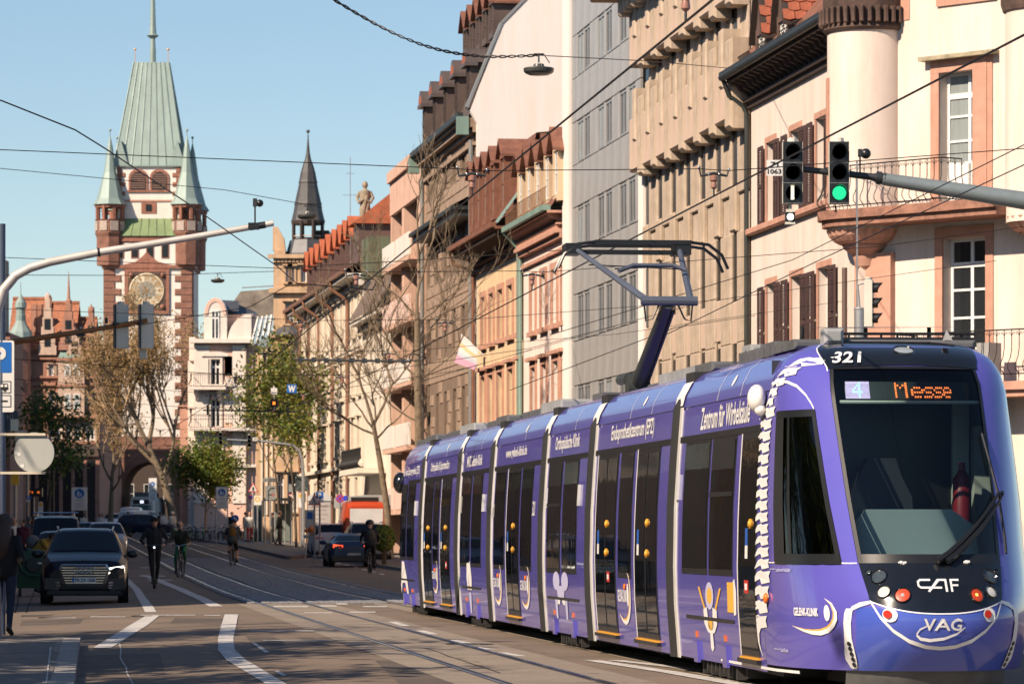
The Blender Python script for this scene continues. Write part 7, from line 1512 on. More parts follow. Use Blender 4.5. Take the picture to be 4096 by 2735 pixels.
def zone(px0, px1, py0, py1, Y, label, frame):
 cxp = (px0 + px1) / 2; o = post_sign('zone_sign', label, cxp, 0, Y); K = Y / F; W_, H_ = (px1 - px0) * K, (py1 - py0) * K; f = loc_fn(o, cxp, (py0 + py1) / 2)
 fr = plate(o, f, W_, H_, frame, 'frame', r=.03, t=.05); pl = plate(o, lambda u, v, d=0.: f(u, v, d + .006), W_ * .9, H_ * .94, SWHT, 'sign_plate', r=.02, t=.004)
 g = lambda u, v, d=0.: f(u, v + H_ * .23, d + .012); disc(o, g, W_ * .31, SBLU, pl); walker(g, W_ * .55, .008, pl, SWHT)
 mb = MB(); put_text(mb, 'ZONE', lambda u, v: f(u, v - H_ * .045, .014), W_ * .5, H_ * .06, .02)
 for k in range(5): mb.add([f(u * W_, (v - .2 - .055 * k) * H_, .014) for u, v in ((-.34 + .03 * (k % 3), .008), (.34 - .05 * (k % 2), .008), (.34 - .05 * (k % 2), -.008), (-.34 + .03 * (k % 3), -.008))], [[0, 1, 2, 3]])
 mb.add([f(u * W_, (v - .1) * H_, .014) for u, v in ((-.44, .004), (.44, .004), (.44, -.004), (-.44, -.004))], [[0, 1, 2, 3]]); mb.build('lettering', mat('grey_print', (.25, .25, .26), .5), pl)
 z0 = at(0, py1, Y).z - o.location.z
 for sg in (-1, 1): mb = MB(); mb.tube([(sg * W_ * .46, .02, 0), (sg * W_ * .46, .02, z0 + H_ * .96)], .035, 8); mb.build('leg', STEEL, o, smooth=.8)
zone(287, 349, 1948, 2040, 215, 'white pedestrian zone board in front of the dark arcade', SWHT); zone(862, 912, 1945, 2034, 240, 'blue framed pedestrian zone board beside the leafy green tree', mat('frame_bluegrey', (.12, .2, .26), .5)); zone(595, 627, 1911, 2004, 330, 'narrow pedestrian zone board in front of the distant tram', SWHT)
def tri(o, px, py, w, Y, kind):
 K = Y / F; f = loc_fn(o, px, py); s = w * K; T3 = [(0, .58), (.5, -.29), (-.5, -.29)]
 mb = MB(); vs = [f(u * s, v * s, 0) for u, v in T3] + [f(u * s, v * s, -.02) for u, v in T3]; mb.add(vs, [[0, 2, 1], [3, 4, 5], [0, 1, 4, 3], [1, 2, 5, 4], [2, 0, 3, 5]]); pl = mb.build('warning_plate', SRED, o)
 mb = MB(); mb.add([f(u * s * .74, v * s * .74, .005) for u, v in T3], [[0, 2, 1]]); mb.build('warning_panel', SWHT, pl); mb = MB()
 if kind == 'works':
  for p in ([(-.1, .16), (-.02, .16), (.0, -.02), (-.1, -.02)], [(-.1, -.02), (-.04, -.02), (-.14, -.2), (-.2, -.2)], [(-.04, -.02), (.02, -.02), (.06, -.2), (.0, -.2)], [(-.04, .1), (0, .12), (.16, -.08), (.12, -.1)], [(.06, -.2), (.3, -.2), (.18, -.08)]): mb.add([f(u * s, v * s, .009) for u, v in p], [list(range(len(p)))])
  mb.add([f((-.04 + .055 * math.cos(t)) * s, (.21 + .055 * math.sin(t)) * s, .009) for t in [i * .785 for i in range(8)]], [list(range(8))])
 else: mb.add([f(u * s, v * s, .009) for u, v in ((-.06, -.2), (.06, -.2), (.1, 0), (.04, .2), (-.04, .2), (-.1, 0))], [[0, 1, 2, 3, 4, 5]])
 mb.build('pictogram', SBLK, pl)
s1 = post_sign('warning_sign', 'red and white roadworks triangle beside the blue parking sign', 1258, 0, 168, .04, 1970); tri(s1, 1258, 2004, 54, 168, 'works')
s2 = post_sign('warning_sign', 'smaller warning triangle standing before the pink ornate house', 1013, 0, 232, .04, 1930); tri(s2, 1013, 1954, 43, 232, 'tram')
s3 = post_sign('parking_sign', 'square blue parking sign behind the roadworks triangle', 1279, 0, 176, .04, 1962); K = 176 / F; f = loc_fn(s3, 1279, 1980); pl = plate(s3, f, 30 * K, 28 * K, SBLU); mb = MB(); put_text(mb, 'P', lambda u, v: f(u, v, .006), 13 * K, 20 * K, .05); mb.build('lettering', SWHT, pl); f = loc_fn(s3, 1284, 2002); plate(s3, f, 24 * K, 14 * K, SWHT, 'sub_plate')
s4 = post_sign('no_stopping_sign', 'round red and blue no stopping sign above the red van', 1360, 0, 190, .04, 1978); K = 190 / F; f = loc_fn(s4, 1360, 1993); d0 = disc(s4, f, 17 * K, SRED, s4, .0, 'sign_plate'); disc(s4, f, 14 * K, mat('violet_blue', (.12, .09, .5), .4), d0, .005)
mb = MB()
for a in (.785, -.785): c, s_ = math.cos(a), math.sin(a); mb.add([f((x * c - y * s_) * K, (x * s_ + y * c) * K, .01) for x, y in ((-14, -2.2), (14, -2.2), (14, 2.2), (-14, 2.2))], [[0, 1, 2, 3]])
mb.build('cross', SRED, d0)
s5 = post_sign('arrow_sign', 'round blue keep right sign on the traffic island', 941, 0, 200, .035, 2060); K = 200 / F; f = loc_fn(s5, 941, 2073); d0 = disc(s5, f, 15 * K, SBLU, s5, .0, 'sign_plate'); mb = MB(); mb.add([f(u * K, v * K, .006) for u, v in ((-8, 6), (-6, 8), (3, -1), (6, 2), (7, -8), (-3, -7), (0, -4))], [[0, 1, 2, 3, 4, 5, 6]]); mb.build('arrow', SWHT, d0)
s6 = post_sign('stop_sign', 'yellow tram stop board under the small warning triangle', 1030, 0, 236, .04, 1980); K = 236 / F; f = loc_fn(s6, 1030, 2000); pl = plate(s6, f, 32 * K, 38 * K, SWHT); disc(s6, lambda u, v, d=0.: f(u, v + 4 * K, d), 11 * K, SYEL, pl, .006, r0=6 * K)
s7 = post_sign('no_stopping_sign', 'small red round sign left of the tram stop board', 1003, 0, 240, .035, 1972); K = 240 / F; f = loc_fn(s7, 1003, 1988); d0 = disc(s7, f, 10 * K, SRED, s7, .0, 'sign_plate'); disc(s7, f, 7 * K, mat('violet_blue', (.12, .09, .5), .4), d0, .005); f = loc_fn(s7, 1002, 2024); plate(s7, f, 9 * K, 18 * K, SWHT, 'sub_plate')
s8 = post_sign('direction_sign', 'white lane direction board with black arrow and red ring', 1082, 0, 225, .05, 1905); K = 225 / F; f = loc_fn(s8, 1082, 1970); pl = plate(s8, f, 42 * K, 56 * K, SGRY); mb = MB(); strokes(mb, [((-8 * K, -24 * K), (-8 * K, 8 * K)), ((-8 * K, 8 * K), (2 * K, 18 * K)), ((2 * K, 18 * K), (12 * K, 18 * K)), ((-8 * K, -8 * K), (6 * K, -8 * K))], 4 * K, lambda u, v: f(u, v, .006)); mb.add([f(u * K, v * K, .006) for u, v in ((10, 22), (18, 18), (10, 14))], [[0, 2, 1]]); mb.build('arrow', SBLK, pl); disc(s8, lambda u, v, d=0.: f(u + 11 * K, v - 8 * K, d), 6 * K, SRED, pl, .007, r0=4 * K)
f = loc_fn(s8, 1082, 1919); pl = plate(s8, f, 58 * K, 17 * K, SGRY, 'arm_board'); mb = MB(); mb.add([f(u * K, v * K, .006) for u, v in ((-24, 0), (-18, 4), (-18, -4))], [[0, 1, 2]]); mb.add([f(u * K, v * K, .006) for u, v in ((-10, 4), (24, 4), (24, 1), (-10, 1))], [[0, 1, 2, 3]]); mb.add([f(u * K, v * K, .006) for u, v in ((-10, -2), (20, -2), (20, -5), (-10, -5))], [[0, 1, 2, 3]]); mb.build('lettering', SBLK, pl)
s9 = post_sign('yield_sign', 'small yield triangle beside the thin street trees', 1163, 0, 226, .035, 1975); K = 226 / F; f = loc_fn(s9, 1163, 1988); mb = MB(); mb.add([f(u * K, v * K, 0) for u, v in ((-9, 14), (9, 14), (0, -14))], [[0, 1, 2]]); pl = mb.build('sign_plate', SRED, s9); mb = MB(); mb.add([f(u * K, v * K, .005) for u, v in ((-5.5, 11), (5.5, 11), (0, -7))], [[0, 1, 2]]); mb.build('sign_panel', SWHT, pl)
s10 = post_sign('board_back', 'dark square board back strapped to the far mast', 1216, 0, 214, .05, 1890); K = 214 / F; f = loc_fn(s10, 1208, 1934); pl = plate(s10, f, 54 * K, 60 * K, mat('dark_board', (.045, .06, .065), .5)); mb = MB(); strokes(mb, [((-27 * K, 28 * K), (27 * K, -28 * K)), ((-27 * K, -28 * K), (27 * K, 28 * K))], 1.5 * K, lambda u, v: f(u, v, .006)); mb.build('strap', SGRY, pl); f = loc_fn(s10, 1166, 1952); plate(s10, f, 22 * K, 30 * K, SGRY, 'small_board')
s11 = post_sign('stop_sign', 'round yellow green stop marker on white panel by the thin tree', 1203, 0, 222, .03, 1975); K = 222 / F; f = loc_fn(s11, 1203, 2000); pl = plate(s11, f, 20 * K, 60 * K, SWHT, r=8 * K); disc(s11, lambda u, v, d=0.: f(u, v + 18 * K, d), 8 * K, SYEL, pl, .006); mb = MB(); f = loc_fn(s11, 1214, 1990); c = f(0, 0, .05); mb.bbox(c[0] - 9 * K, c[0] + 9 * K, c[1], c[1] + .15, c[2] - 18 * K, c[2] + 18 * K, .02); mb.build('signal', BLACK, s11)
hw_ = thing('hanging_sign', 'blue square hanging sign with a white letter W', 'sign', tuple(at(1167, 1555, 150))); K = 150 / F; fw = lambda u, v, d=0.: (u + v * .05, -d, v - u * .05); pl = plate(hw_, fw, 38 * K, 36 * K, SBLU, r=.005); mb = MB(); put_text(mb, 'W', lambda u, v: fw(u, v, .006), 30 * K, 27 * K, .05); mb.build('lettering', SWHT, pl); mb = MB(); 
for sg in (-1, 1): mb.tube([(sg * 14 * K, 0, 18 * K), (sg * 14 * K, 0, 40 * K)], .008, 4)
mb.build('hook', DKSTEEL, hw_)
ts = thing('tram_signal', 'black tram signal showing two orange bars under a white plate', 'traffic light', tuple(at(1096, 1612, 150))); mb = MB(); mb.bbox(-15 * K, 15 * K, 0, .15, -15 * K, 15 * K, .02); hd = mb.build('signal', BLACK, ts); mb = MB(); mb.box(-4.5 * K, -.8 * K, -.02, -.01, -6 * K, 6 * K); mb.box(.8 * K, 4.5 * K, -.02, -.01, -6 * K, 6 * K); mb.build('signal_bar', mat('orange_signal', (1., .2, .02), .5, var=0, emit=2.2), hd)
mb = MB(); mb.tube([(0, .05, 15 * K), (0, .05, 70 * K)], .03, 6); mb.tube([(0, .05, -30 * K), (0, .05, -15 * K)], .04, 6); mb.build('hanger_rod', SIGW, ts); pl = plate(ts, lambda u, v, d=0.: (u, -d, v + 48 * K), 25 * K, 26 * K, SWHT, r=.02); mb = MB(); put_text(mb, 'W', lambda u, v: (u, -.006, v + 54 * K), 6 * K, 5 * K); mb.add([(u * K, -.006, (v + 43) * K) for u, v in ((-9, 2), (9, 2), (9, -1), (-9, -1))], [[0, 1, 2, 3]]); mb.build('lettering', mat('grey_print', (.25, .25, .26)), pl)
fm_ = thing('signal_mast', 'far curved mast arm with two small dark signals', 'traffic light', tuple(G(at(1213, 0, 210).x, 210))); lp = V(fm_.location); P = lambda px, py, dy=0.: at(px, py, 210 + dy) - lp
mb = MB(); mb.tube([(0, 0, 0), P(1213, 1900), P(1209, 1840), P(1196, 1800), P(1172, 1781), P(1130, 1774), P(1060, 1765), P(880, 1756)], [.1, .09, .085, .08, .075, .07, .06, .045], 10); mb.build('arm', STEEL, fm_, smooth=.9)
for px, py in ((882, 1752), (997, 1763)): signal_head('signal', fm_, P(px, py, -.2), .62)
mb = MB(); c = P(1020, 1756, -.2); mb.box(c.x - .12, c.x + .12, c.y, c.y + .02, c.z - .09, c.z + .09); q = mb.build('number_plate', SWHT, fm_); mb = MB(); put_text(mb, '24', lambda u, v: (c.x + u, c.y - .004, c.z + v), .16, .12); mb.build('lettering', SBLK, q)
for px, Y, top, lab in ((62, 150, 1890, 'grey pole with yellow box on the left pavement'), (110, 190, 1880, 'slim grey pole behind the waiting crowd'), (213, 205, 1880, 'dark thin pole left of the white zone board')):
 b = G(at(px, 0, Y).x, Y, .12); o = thing('street_pole', lab, 'pole', tuple(b)); z = at(0, top, Y).z - b.z; mb = MB(); mb.tube([(0, 0, 0), (0, 0, z)], .07, 8); mb.build('pole', STEEL if px < 200 else DKSTEEL, o)
 if px == 62: mb = MB(); mb.box(-.14, .14, -.16, -.06, 3.0, 3.5); mb.build('yellow_box', SYEL, o); mb = MB(); mb.box(.0, .42, -.02, .06, 3.9, 5.); mb.build('panel', SIGW, o)
b = G(at(135, 0, 195).x, 195, .12); o = thing('info_display', 'dark departure board with glowing orange letters on the left pavement', 'display', tuple(b)); K = 195 / F; f = loc_fn(o, 137, 1968); mb = MB(); c = f(0, 0); mb.box(c[0] - 32 * K, c[0] + 32 * K, c[1], c[1] + .3, c[2] - 17 * K, c[2] + 17 * K); q = mb.build('cabinet', BLACK, o); mb = MB(); mb.tube([(0, .05, 0), (0, .05, c[2])], .05, 8); mb.build('post', STEEL, o); mb = MB()
for u0, v0, w, h in ((-26, 4, 12, 4), (-26, -4, 8, 4), (-10, 0, 6, 8), (12, 0, 10, 9)): mb.add([(c[0] + (u0 + a * w) * K, c[1] - .01, c[2] + (v0 + b_ * h - h / 2) * K) for a, b_ in ((0, 0), (1, 0), (1, 1), (0, 1))], [[0, 1, 2, 3]])
mb.build('orange_letters', mat('orange_dim', (1., .2, .02), .5, var=.3, vs=8, emit=.35), q)
b = G(at(112, 0, 175).x, 175, .12); o = thing('parking_sign', 'small blue parking sign on the crowded left pavement', 'sign', tuple(b)); K = 175 / F; f = loc_fn(o, 115, 1989); pl = plate(o, f, 21 * K, 14 * K, SBLU); plate(o, loc_fn(o, 112, 2002), 14 * K, 9 * K, SWHT, 'sub_plate'); mb = MB(); mb.tube([(0, 0, 0), (0, 0, f(0, 0)[2])], .04, 8); mb.build('post', STEEL, o); mb = MB(); put_text(mb, 'P', lambda u, v: f(u, v, .006), 6 * K, 9 * K, .05); mb.build('lettering', SWHT, pl)
b = G(at(165, 0, 200).x, 200, .12); o = thing('stop_sign', 'round yellow and green stop sign with white panel on the left pavement', 'sign', tuple(b)); K = 200 / F; f = loc_fn(o, 163, 2040); pl = plate(o, f, 19 * K, 70 * K, SWHT, r=8 * K); disc(o, lambda u, v, d=0.: f(u, v + 24 * K, d), 8 * K, SYEL, pl, .006); mb = MB(); mb.tube([(0, .03, 0), (0, .03, f(0, 0)[2])], .03, 6); mb.build('post', STEEL, o)
o = thing('advert_board', 'red framed advert board leaning near the left pole', 'board', tuple(gp(55, 2190, .12))); K = o.location.y / F; mb = MB(); mb.bbox(-24 * K, 24 * K, 0, .1, 10 * K, 48 * K, .02); q = mb.build('frame', SIGW, o); mb = MB(); mb.box(-21 * K, 21 * K, -.006, .01, 13 * K, 45 * K); mb.build('poster', mat('poster_red', (.14, .02, .02), .6, var=.7, vs=3), q); mb = MB(); mb.box(-20 * K, -16 * K, 0, .1, 0, 10 * K); mb.box(16 * K, 20 * K, 0, .1, 0, 10 * K); mb.build('leg', SBLK, o)
o = thing('tram_shelter', 'glass tram shelter with flat dark roof beside the thin trees', 'shelter', tuple(G(at(1120, 0, 228).x, 228, .1))); K = 228 / F; mb = MB(); mb.box(-62 * K, 50 * K, -1, 1, 2.45, 2.6); mb.build('roof', SBLK, o); 
for x in (-60, -20, 20, 48): mb = MB(); mb.tube([(x * K, 0, 0), (x * K, 0, 2.5)], .05, 6); mb.build('post', STEEL, o)
mb = MB(); mb.box(-20 * K, 48 * K, .3, .33, .2, 2.3); mb.build('glass_wall', mat('shelter_glass', (.2, .24, .22), .1, var=.3), o)
o = thing('barrier', 'red and white striped barrier board near the tram shelter', 'barrier', tuple(gp(1055, 2125))); K = o.location.y / F; mb = MB(); mb.box(-17 * K, 17 * K, 0, .05, 6 * K, 22 * K); mb.build('board', SWHT, o); mb = MB()
for k in range(3): mb.add([((-16 + 11 * k + a) * K, -.01, b_ * K) for a, b_ in ((0, 7), (5, 7), (10, 21), (5, 21))], [[0, 1, 2, 3]])
mb.build('stripe', SRED, o); mb = MB(); mb.box(-14 * K, 14 * K, -.2, .2, 0, 6 * K); mb.build('foot', SBLK, o)
o = thing('phone_kiosk', 'dark glazed kiosk below the tram stop board', 'kiosk', tuple(G(at(1025, 0, 245).x, 245, .1))); K = 245 / F; mb = MB(); mb.bbox(-16 * K, 22 * K, 0, 1, 0, 2.5, .05); q = mb.build('body', mat('kiosk_green', (.05, .07, .065), .4), o); mb = MB(); mb.box(-8 * K, 10 * K, -.02, .02, .6, 2.2); mb.build('pane', CURT, q)
isl = []
for y in frange(172, 226, 3): a = xt2(y) + 2.2; isl.append([(a, y), (a + 1.0 * min(1, (y - 171) / 8), y), (a + 2.2 * min(1, (y - 171) / 12), y)])
mb = MB(); mb.grid([[G(x, y, .14) for x, y in r] for r in isl]); mb.grid([[G(*r[0], -.05) for r in isl], [G(*r[0], .14) for r in isl]]); mb.grid([[G(*p, -.05) for p in isl[0]], [G(*p, .14) for p in isl[0]]]); mb.grid([[G(*r[2], -.05), G(*r[2], .14)] for r in isl]); setting(mb.build('traffic_island', PAVE))
# ================================================================ vehicles
CGLS = mat('car_glass', (.004, .006, .01), .04, var=.3, vs=1., spec=.3); CHRM = mat('chrome', (.5, .5, .52), .18, 1., var=.1); LAMPON = mat('led_lamp_on', (1., .93, .75), .4, var=.2, vs=30, emit=2.2); LAMPOFF = mat('lamp_off', (.1, .11, .12), .1, var=.3, vs=20, coat=1.); TAIL = mat('tail_lamp', (.6, .035, .015), .25, var=.2, coat=.6); TAILON = mat('tail_lamp_on', (1., .1, .03), .3, var=.2, emit=1.2); PLASTIC = mat('dark_plastic', (.02, .021, .022), .55, var=.2); SKIN = mat('skin', (.5, .27, .19), .55, var=.08)
def paint(name, c): return mat(name, c, .34, var=.04, coat=.22, spec=.25)
PROF = {
 'suv': [(0, .2, .40, .46, .80, .66), (.03, .15, .47, .57, .93, .76), (.11, .14, .56, .635, .985, .84), (.27, .14, .60, .68, 1, .85), (.44, .14, .62, .965, 1, .66), (.6, .14, .63, 1., 1, .66), (.82, .14, .65, .97, 1, .64), (.955, .16, .66, .70, .97, .8), (1, .22, .55, .6, .88, .7)],
 'van': [(0, .18, .40, .45, .84, .7), (.03, .14, .47, .55, .95, .8), (.15, .14, .54, .62, 1, .88), (.27, .14, .56, .96, 1, .80), (.5, .14, .56, 1., 1, .82), (.8, .14, .56, 1., 1, .82), (.97, .14, .56, .97, 1, .8), (1, .18, .5, .9, .95, .76)],
 'mpv': [(0, .18, .36, .42, .8, .66), (.03, .14, .44, .52, .93, .8), (.16, .14, .54, .62, 1, .86), (.24, .14, .56, .68, 1, .82), (.40, .14, .58, .97, 1, .72), (.62, .14, .6, 1., 1, .72), (.88, .14, .62, .97, 1, .7), (.975, .16, .6, .72, .96, .7), (1, .2, .5, .55, .88, .66)],
 'roadster': [(0, .22, .5, .55, .76, .6), (.04, .17, .55, .64, .92, .74), (.2, .16, .62, .70, 1, .8), (.36, .16, .66, .74, 1, .8), (.5, .16, .68, .97, 1, .62), (.62, .16, .69, 1., 1, .62), (.74, .16, .70, .92, 1, .62), (.86, .17, .72, .77, .98, .76), (.97, .2, .66, .75, .9, .72), (1, .28, .56, .62, .82, .64)]}
def car(name, label, kind, L, Wd, H, m, loc, rz=0., lights=(0, 0), tails=False, group=None, plate=None, cat='car', rails=False, rear_panel=None):
 root = thing(name, label, cat, tuple(loc), rz, group); st = [(a * L, b * H, c * H, d * H, e * Wd / 2, f * Wd / 2) for a, b, c, d, e, f in PROF[kind]]; n = len(st)
 def sec(s):
  y, zl, zb, zt, w, wr = s; zm = zl + (zb - zl) * .55
  R_ = [(w * .93, zl), (w * .995, zl + (zb - zl) * .22), (w, zm), (w * .975, zb), (wr + (w * .975 - wr) * .07, zt - .05 * (zt - zb) - .015), (wr * .8, zt), (0, zt + .012)]
  return [V((x, y, z)) for x, z in R_] + [V((-x, y, z)) for x, z in R_[:-1]][::-1]
 rows = [sec(s) for s in st]; m_ = len(rows[0]); body = MB(); gl = MB()
 cab = [i for i in range(n) if st[i][3] - st[i][2] > .2 * H]; i0, i1 = cab[0], cab[-1]
 def inset(q, k=.86, off=.012):
  c = sum(q, V()) / len(q); nn = (q[1] - q[0]).cross(q[2] - q[0]).normalized()
  if nn.dot(c - V((0, L / 2, H * .5))) < 0: nn = -nn
  return [c + (p - c) * k + nn * off for p in q]
 for i in range(n - 1):
  for j in range(m_ - 1): body.add([rows[i][j], rows[i + 1][j], rows[i + 1][j + 1], rows[i][j + 1]], [[0, 1, 2, 3]])
  body.add([rows[i][-1], rows[i + 1][-1], rows[i + 1][0], rows[i][0]], [[0, 1, 2, 3]])
 body.add(rows[0], [list(range(m_))]); body.add(rows[-1], [list(range(m_))[::-1]])
 b = body.build('body', m, root, smooth=.55)
 def screen(ia, ib, nm, k=.9):
  q = MB(); ra, rb = rows[ia], rows[ib]; js = [4, 5, 6, 7, 8]
  P_ = [[ra[j].lerp(rb[j], t) for j in js] for t in (.06, .5, .93)]
  for r in P_:
   r[0] = r[0].lerp(r[1], .12); r[-1] = r[-1].lerp(r[-2], .12)
  nn = (P_[0][4] - P_[0][0]).cross(P_[2][2] - P_[0][2]).normalized(); cc = P_[1][2]
  if nn.dot(cc - V((0, L / 2, H * .4))) < 0: nn = -nn
  q.grid([[p + nn * .018 for p in r] for r in P_]); return q.build(nm, CGLS, root, smooth=.8)
 screen(i0 - 1, i0, 'windscreen')
 if rear_panel is None: screen(min(n - 1, i1 + 1), i1, 'rear_window')
 for sg in (0, 1):
  for i in range(i0 - 1, min(i1 + 1, n - 1)):
   ja, jb = (3, 4) if sg == 0 else (m_ - 5, m_ - 4)
   a, b_, c, d = rows[i][ja], rows[i + 1][ja], rows[i + 1][jb], rows[i][jb]
   if rear_panel and i >= i0 + 1: continue
   q = inset([a, b_, c, d], .84, .01); MB().add(q, [[0, 1, 2, 3]]).build('side_window', CGLS, root)
 r = .205 * H if kind != 'van' else .165 * H
 if kind == 'roadster': r = .25 * H
 for y in (.185 * L, .80 * L):
  for sg in (-1, 1):
   wv = MB(); wv.lathe([(r * .62, -.12), (r * .96, -.12), (r, -.08), (r, .08), (r * .96, .11), (r * .62, .11)], 20, (0, 0, 0), axis='x')
   o = wv.build('wheel', RUBBER, root, smooth=.6, loc=(sg * (Wd / 2 - .10), y, r)); rv = MB(); rv.lathe([(0, .09 * sg), (r * .2, .1 * sg), (r * .62, .095 * sg)], 14, axis='x'); 
   rv.build('rim', CHRM, o, smooth=.5)
   av = MB(); av.lathe([(0, sg * .004), (r * 1.18, sg * .004)], 20, (sg * Wd / 2 * 1.0, y, r * 1.02), axis='x'); av.build('wheel_arch', PLASTIC, root)
 und = MB(); und.box(-Wd * .44, Wd * .44, .04 * L, .96 * L, r * .55, st[2][1] + .06); und.build('underbody', PLASTIC, root)
 hz = st[1][2] - .02; w0 = st[1][4]
 for sg, on in ((-1, lights[0]), (1, lights[1])):
  q = MB(); x0, x1 = sg * w0 * .56, sg * w0 * 1.0
  q.add([(x0, -.005, hz - .0), (x1, .09 * L * .6, hz + .06), (x1 * 1.0, .075 * L * .6, hz - .08), (sg * w0 * .6, -.01, hz - .1)], [[0, 1, 2, 3], [3, 2, 1, 0]]); q.build('headlight', LAMPON if on else LAMPOFF, root)
  q = MB(); y1 = L + .004; zr = st[-2][2]; q.add([(sg * st[-2][4] * .5, y1, zr - .02), (sg * st[-2][4] * .96, y1 - .05, zr + .02), (sg * st[-2][4] * .97, y1 - .05, zr - .12), (sg * st[-2][4] * .5, y1, zr - .1)], [[0, 1, 2, 3], [3, 2, 1, 0]]); q.build('tail_light', TAILON if tails else TAIL, root)
  q = MB(); my = st[i0 - 1][0] + .3; mz = st[i0][2] + .06; q.sphere((sg * (Wd / 2 + .1), my, mz), .12, 10, 6, (1.1, .6, .75)); q.bar((sg * Wd / 2 * .93, my, mz - .04), (sg * (Wd / 2 + .03), my, mz - .03), .05); q.build('mirror', m if kind != 'suv' else BLACK, root, smooth=.8)
  if rails: q = MB(); q.tube([(sg * Wd * .31, st[i0][0] + .1, H * .965), (sg * Wd * .33, st[i0][0] + .3, H * 1.02), (sg * Wd * .33, st[i1][0] - .1, H * 1.02), (sg * Wd * .31, st[i1][0] + .1, H * .955)], .022, 6); q.build('roof_rail', CHRM, root, smooth=.8)
 if plate:
  txt, rear = plate; yy = L + .03 if rear else -.05; zz = H * (.36 if kind == 'roadster' else .29); sgx = -1 if rear else 1
  q = MB(); q.box(-.26, .26, min(yy, yy + .02 * sgx), max(yy, yy + .02 * sgx), zz - .055, zz + .055); pl = q.build('number_plate', SWHT, root); yy -= .004 * sgx if not rear else -.004
  q = MB(); q.add([(sgx * u, yy - .002 * sgx, zz + v) for u, v in ((-.26, -.055), (-.215, -.055), (-.215, .055), (-.26, .055))], [[0, 1, 2, 3], [3, 2, 1, 0]]); q.build('plate_band', SBLU, pl)
  q = MB(); put_text(q, txt, lambda u, v: (sgx * (u + .02), yy - .004 * sgx, zz + v), .44, .075, .015); q.build('lettering', SBLK, pl)
 return root, st
NAVY = paint('navy_paint', (.004, .006, .014)); GREYP = paint('pale_grey_paint', (.42, .42, .41)); BLUP = paint('blue_paint', (.012, .025, .06)); WHTP = paint('white_car_paint', (.66, .66, .65)); SILV = paint('silver_paint', (.3, .31, .32)); DBL = paint('dark_blue_paint', (.008, .012, .035)); REDP = paint('red_van_paint', (.42, .055, .018)); STBL = paint('steel_blue_paint', (.02, .05, .11))
p = G(at(364, 0, 89.6).x, 88.2); AU, st = car('parked_car', 'near black sports utility car with chrome slatted grille, oncoming in shade', 'suv', 4.66, 1.89, 1.66, NAVY, p, rad(5.5), lights=(0, 1), rails=True)
g = MB(); oct_ = [(-.52, .76), (-.46, .86), (.46, .86), (.52, .76), (.44, .46), (.32, .40), (-.32, .40), (-.44, .46)]
g.prism(oct_, -.05, .02); gr_ = g.build('grille', BLACK, AU); g = MB(); g.grid([[(x, -.055, z) for x, z in oct_ + oct_[:1]], [(x * 1.06, -.045, .63 + (z - .63) * 1.07) for x, z in oct_ + oct_[:1]]]); g.build('grille_frame', CHRM, gr_)
for k, z in enumerate((.8, .745, .69, .635, .58, .525, .47)): g = MB(); w = .5 - .09 * abs(k - 1) / 5; g.box(-w, w, -.075, -.05, z - .008, z + .008); g.build('grille_bar', CHRM, gr_)
for k in range(4): g = MB(); c = -.15 + .1 * k; g.tube([(c + .066 * math.cos(t), -.085, .745 + .066 * math.sin(t)) for t in [i * math.pi / 9 for i in range(19)]], .011, 6, False); g.build('ring', CHRM, gr_)
g = MB(); g.box(-.26, .26, -.1, -.08, .475, .585); pl = g.build('number_plate', SWHT, AU); g = MB(); g.box(-.26, -.215, -.103, -.099, .475, .585); g.build('plate_band', SBLU, pl); g = MB(); put_text(g, 'FR·ZA 106E', lambda u, v: (u + .02, -.104, .53 + v), .43, .075, .015); g.build('lettering', SBLK, pl)
for sg in (-1, 1):
 for k in range(3): g = MB(); g.bar((sg * .52, -.03, .47 - .055 * k), (sg * (.84 - .03 * k), .03, .5 - .055 * k), .018); g.build('intake_bar', CHRM, AU)
 g = MB(); g.prism([(sg * .5, .56), (sg * .86, .58), (sg * .86, .33), (sg * .56, .3)], -.02, .08); g.build('air_intake', BLACK, AU)
 if sg > 0:
  for z0, z1 in ((.80, .845), (.73, .75)): g = MB(); g.add([(.52, -.02, z0 - .05), (.86, .14, z0), (.86, .14, z1), (.52, -.02, z1 - .05)], [[0, 1, 2, 3]]); g.build('light_strip', LAMPON, AU)
g = MB(); g.box(-.8, .8, -.04, .1, .22, .3); g.build('bumper_lip', PLASTIC, AU)
g = MB(); g.sphere((.36, 1.98, 1.28), .1, 10, 8, (.85, .9, 1.2)); g.build('driver_head', SKIN, AU, smooth=.9)
def put(px, Y): return G(at(px, 0, Y).x, Y)
o, _ = car('parked_car', 'dark blue hatchback half hidden behind the black sports utility car', 'mpv', 4.2, 1.8, 1.55, BLUP, put(250, 118), rad(6)); o, st = car('parked_van', 'tall blue van with roof rack queuing on the left', 'van', 4.9, 1.95, 1.95, BLUP, put(222, 152), rad(6), cat='van')
g = MB()
for y in (1.6, 3.2): g.tube([(-.85, y, 2.06), (.85, y, 2.06)], .03, 6); g.tube([(-.7, y, 1.93), (-.7, y, 2.06)], .02, 5); g.tube([(.7, y, 1.93), (.7, y, 2.06)], .02, 5)
g.build('roof_rack', CHRM, o)
car('parked_car', 'small blue car beyond the queue, left of the white car', 'mpv', 4.1, 1.75, 1.5, STBL, put(356, 196), rad(6))
car('parked_car', 'pale grey sports utility car with lit headlights in the oncoming lane', 'suv', 4.5, 1.85, 1.6, GREYP, put(424, 172), rad(6), lights=(0, 1))
car('parked_car', 'dark blue people carrier turning side-on across the tracks', 'mpv', 4.6, 1.82, 1.62, DBL, put(574 + 130, 318) + V((0, 0, 0)), rad(88), tails=False)
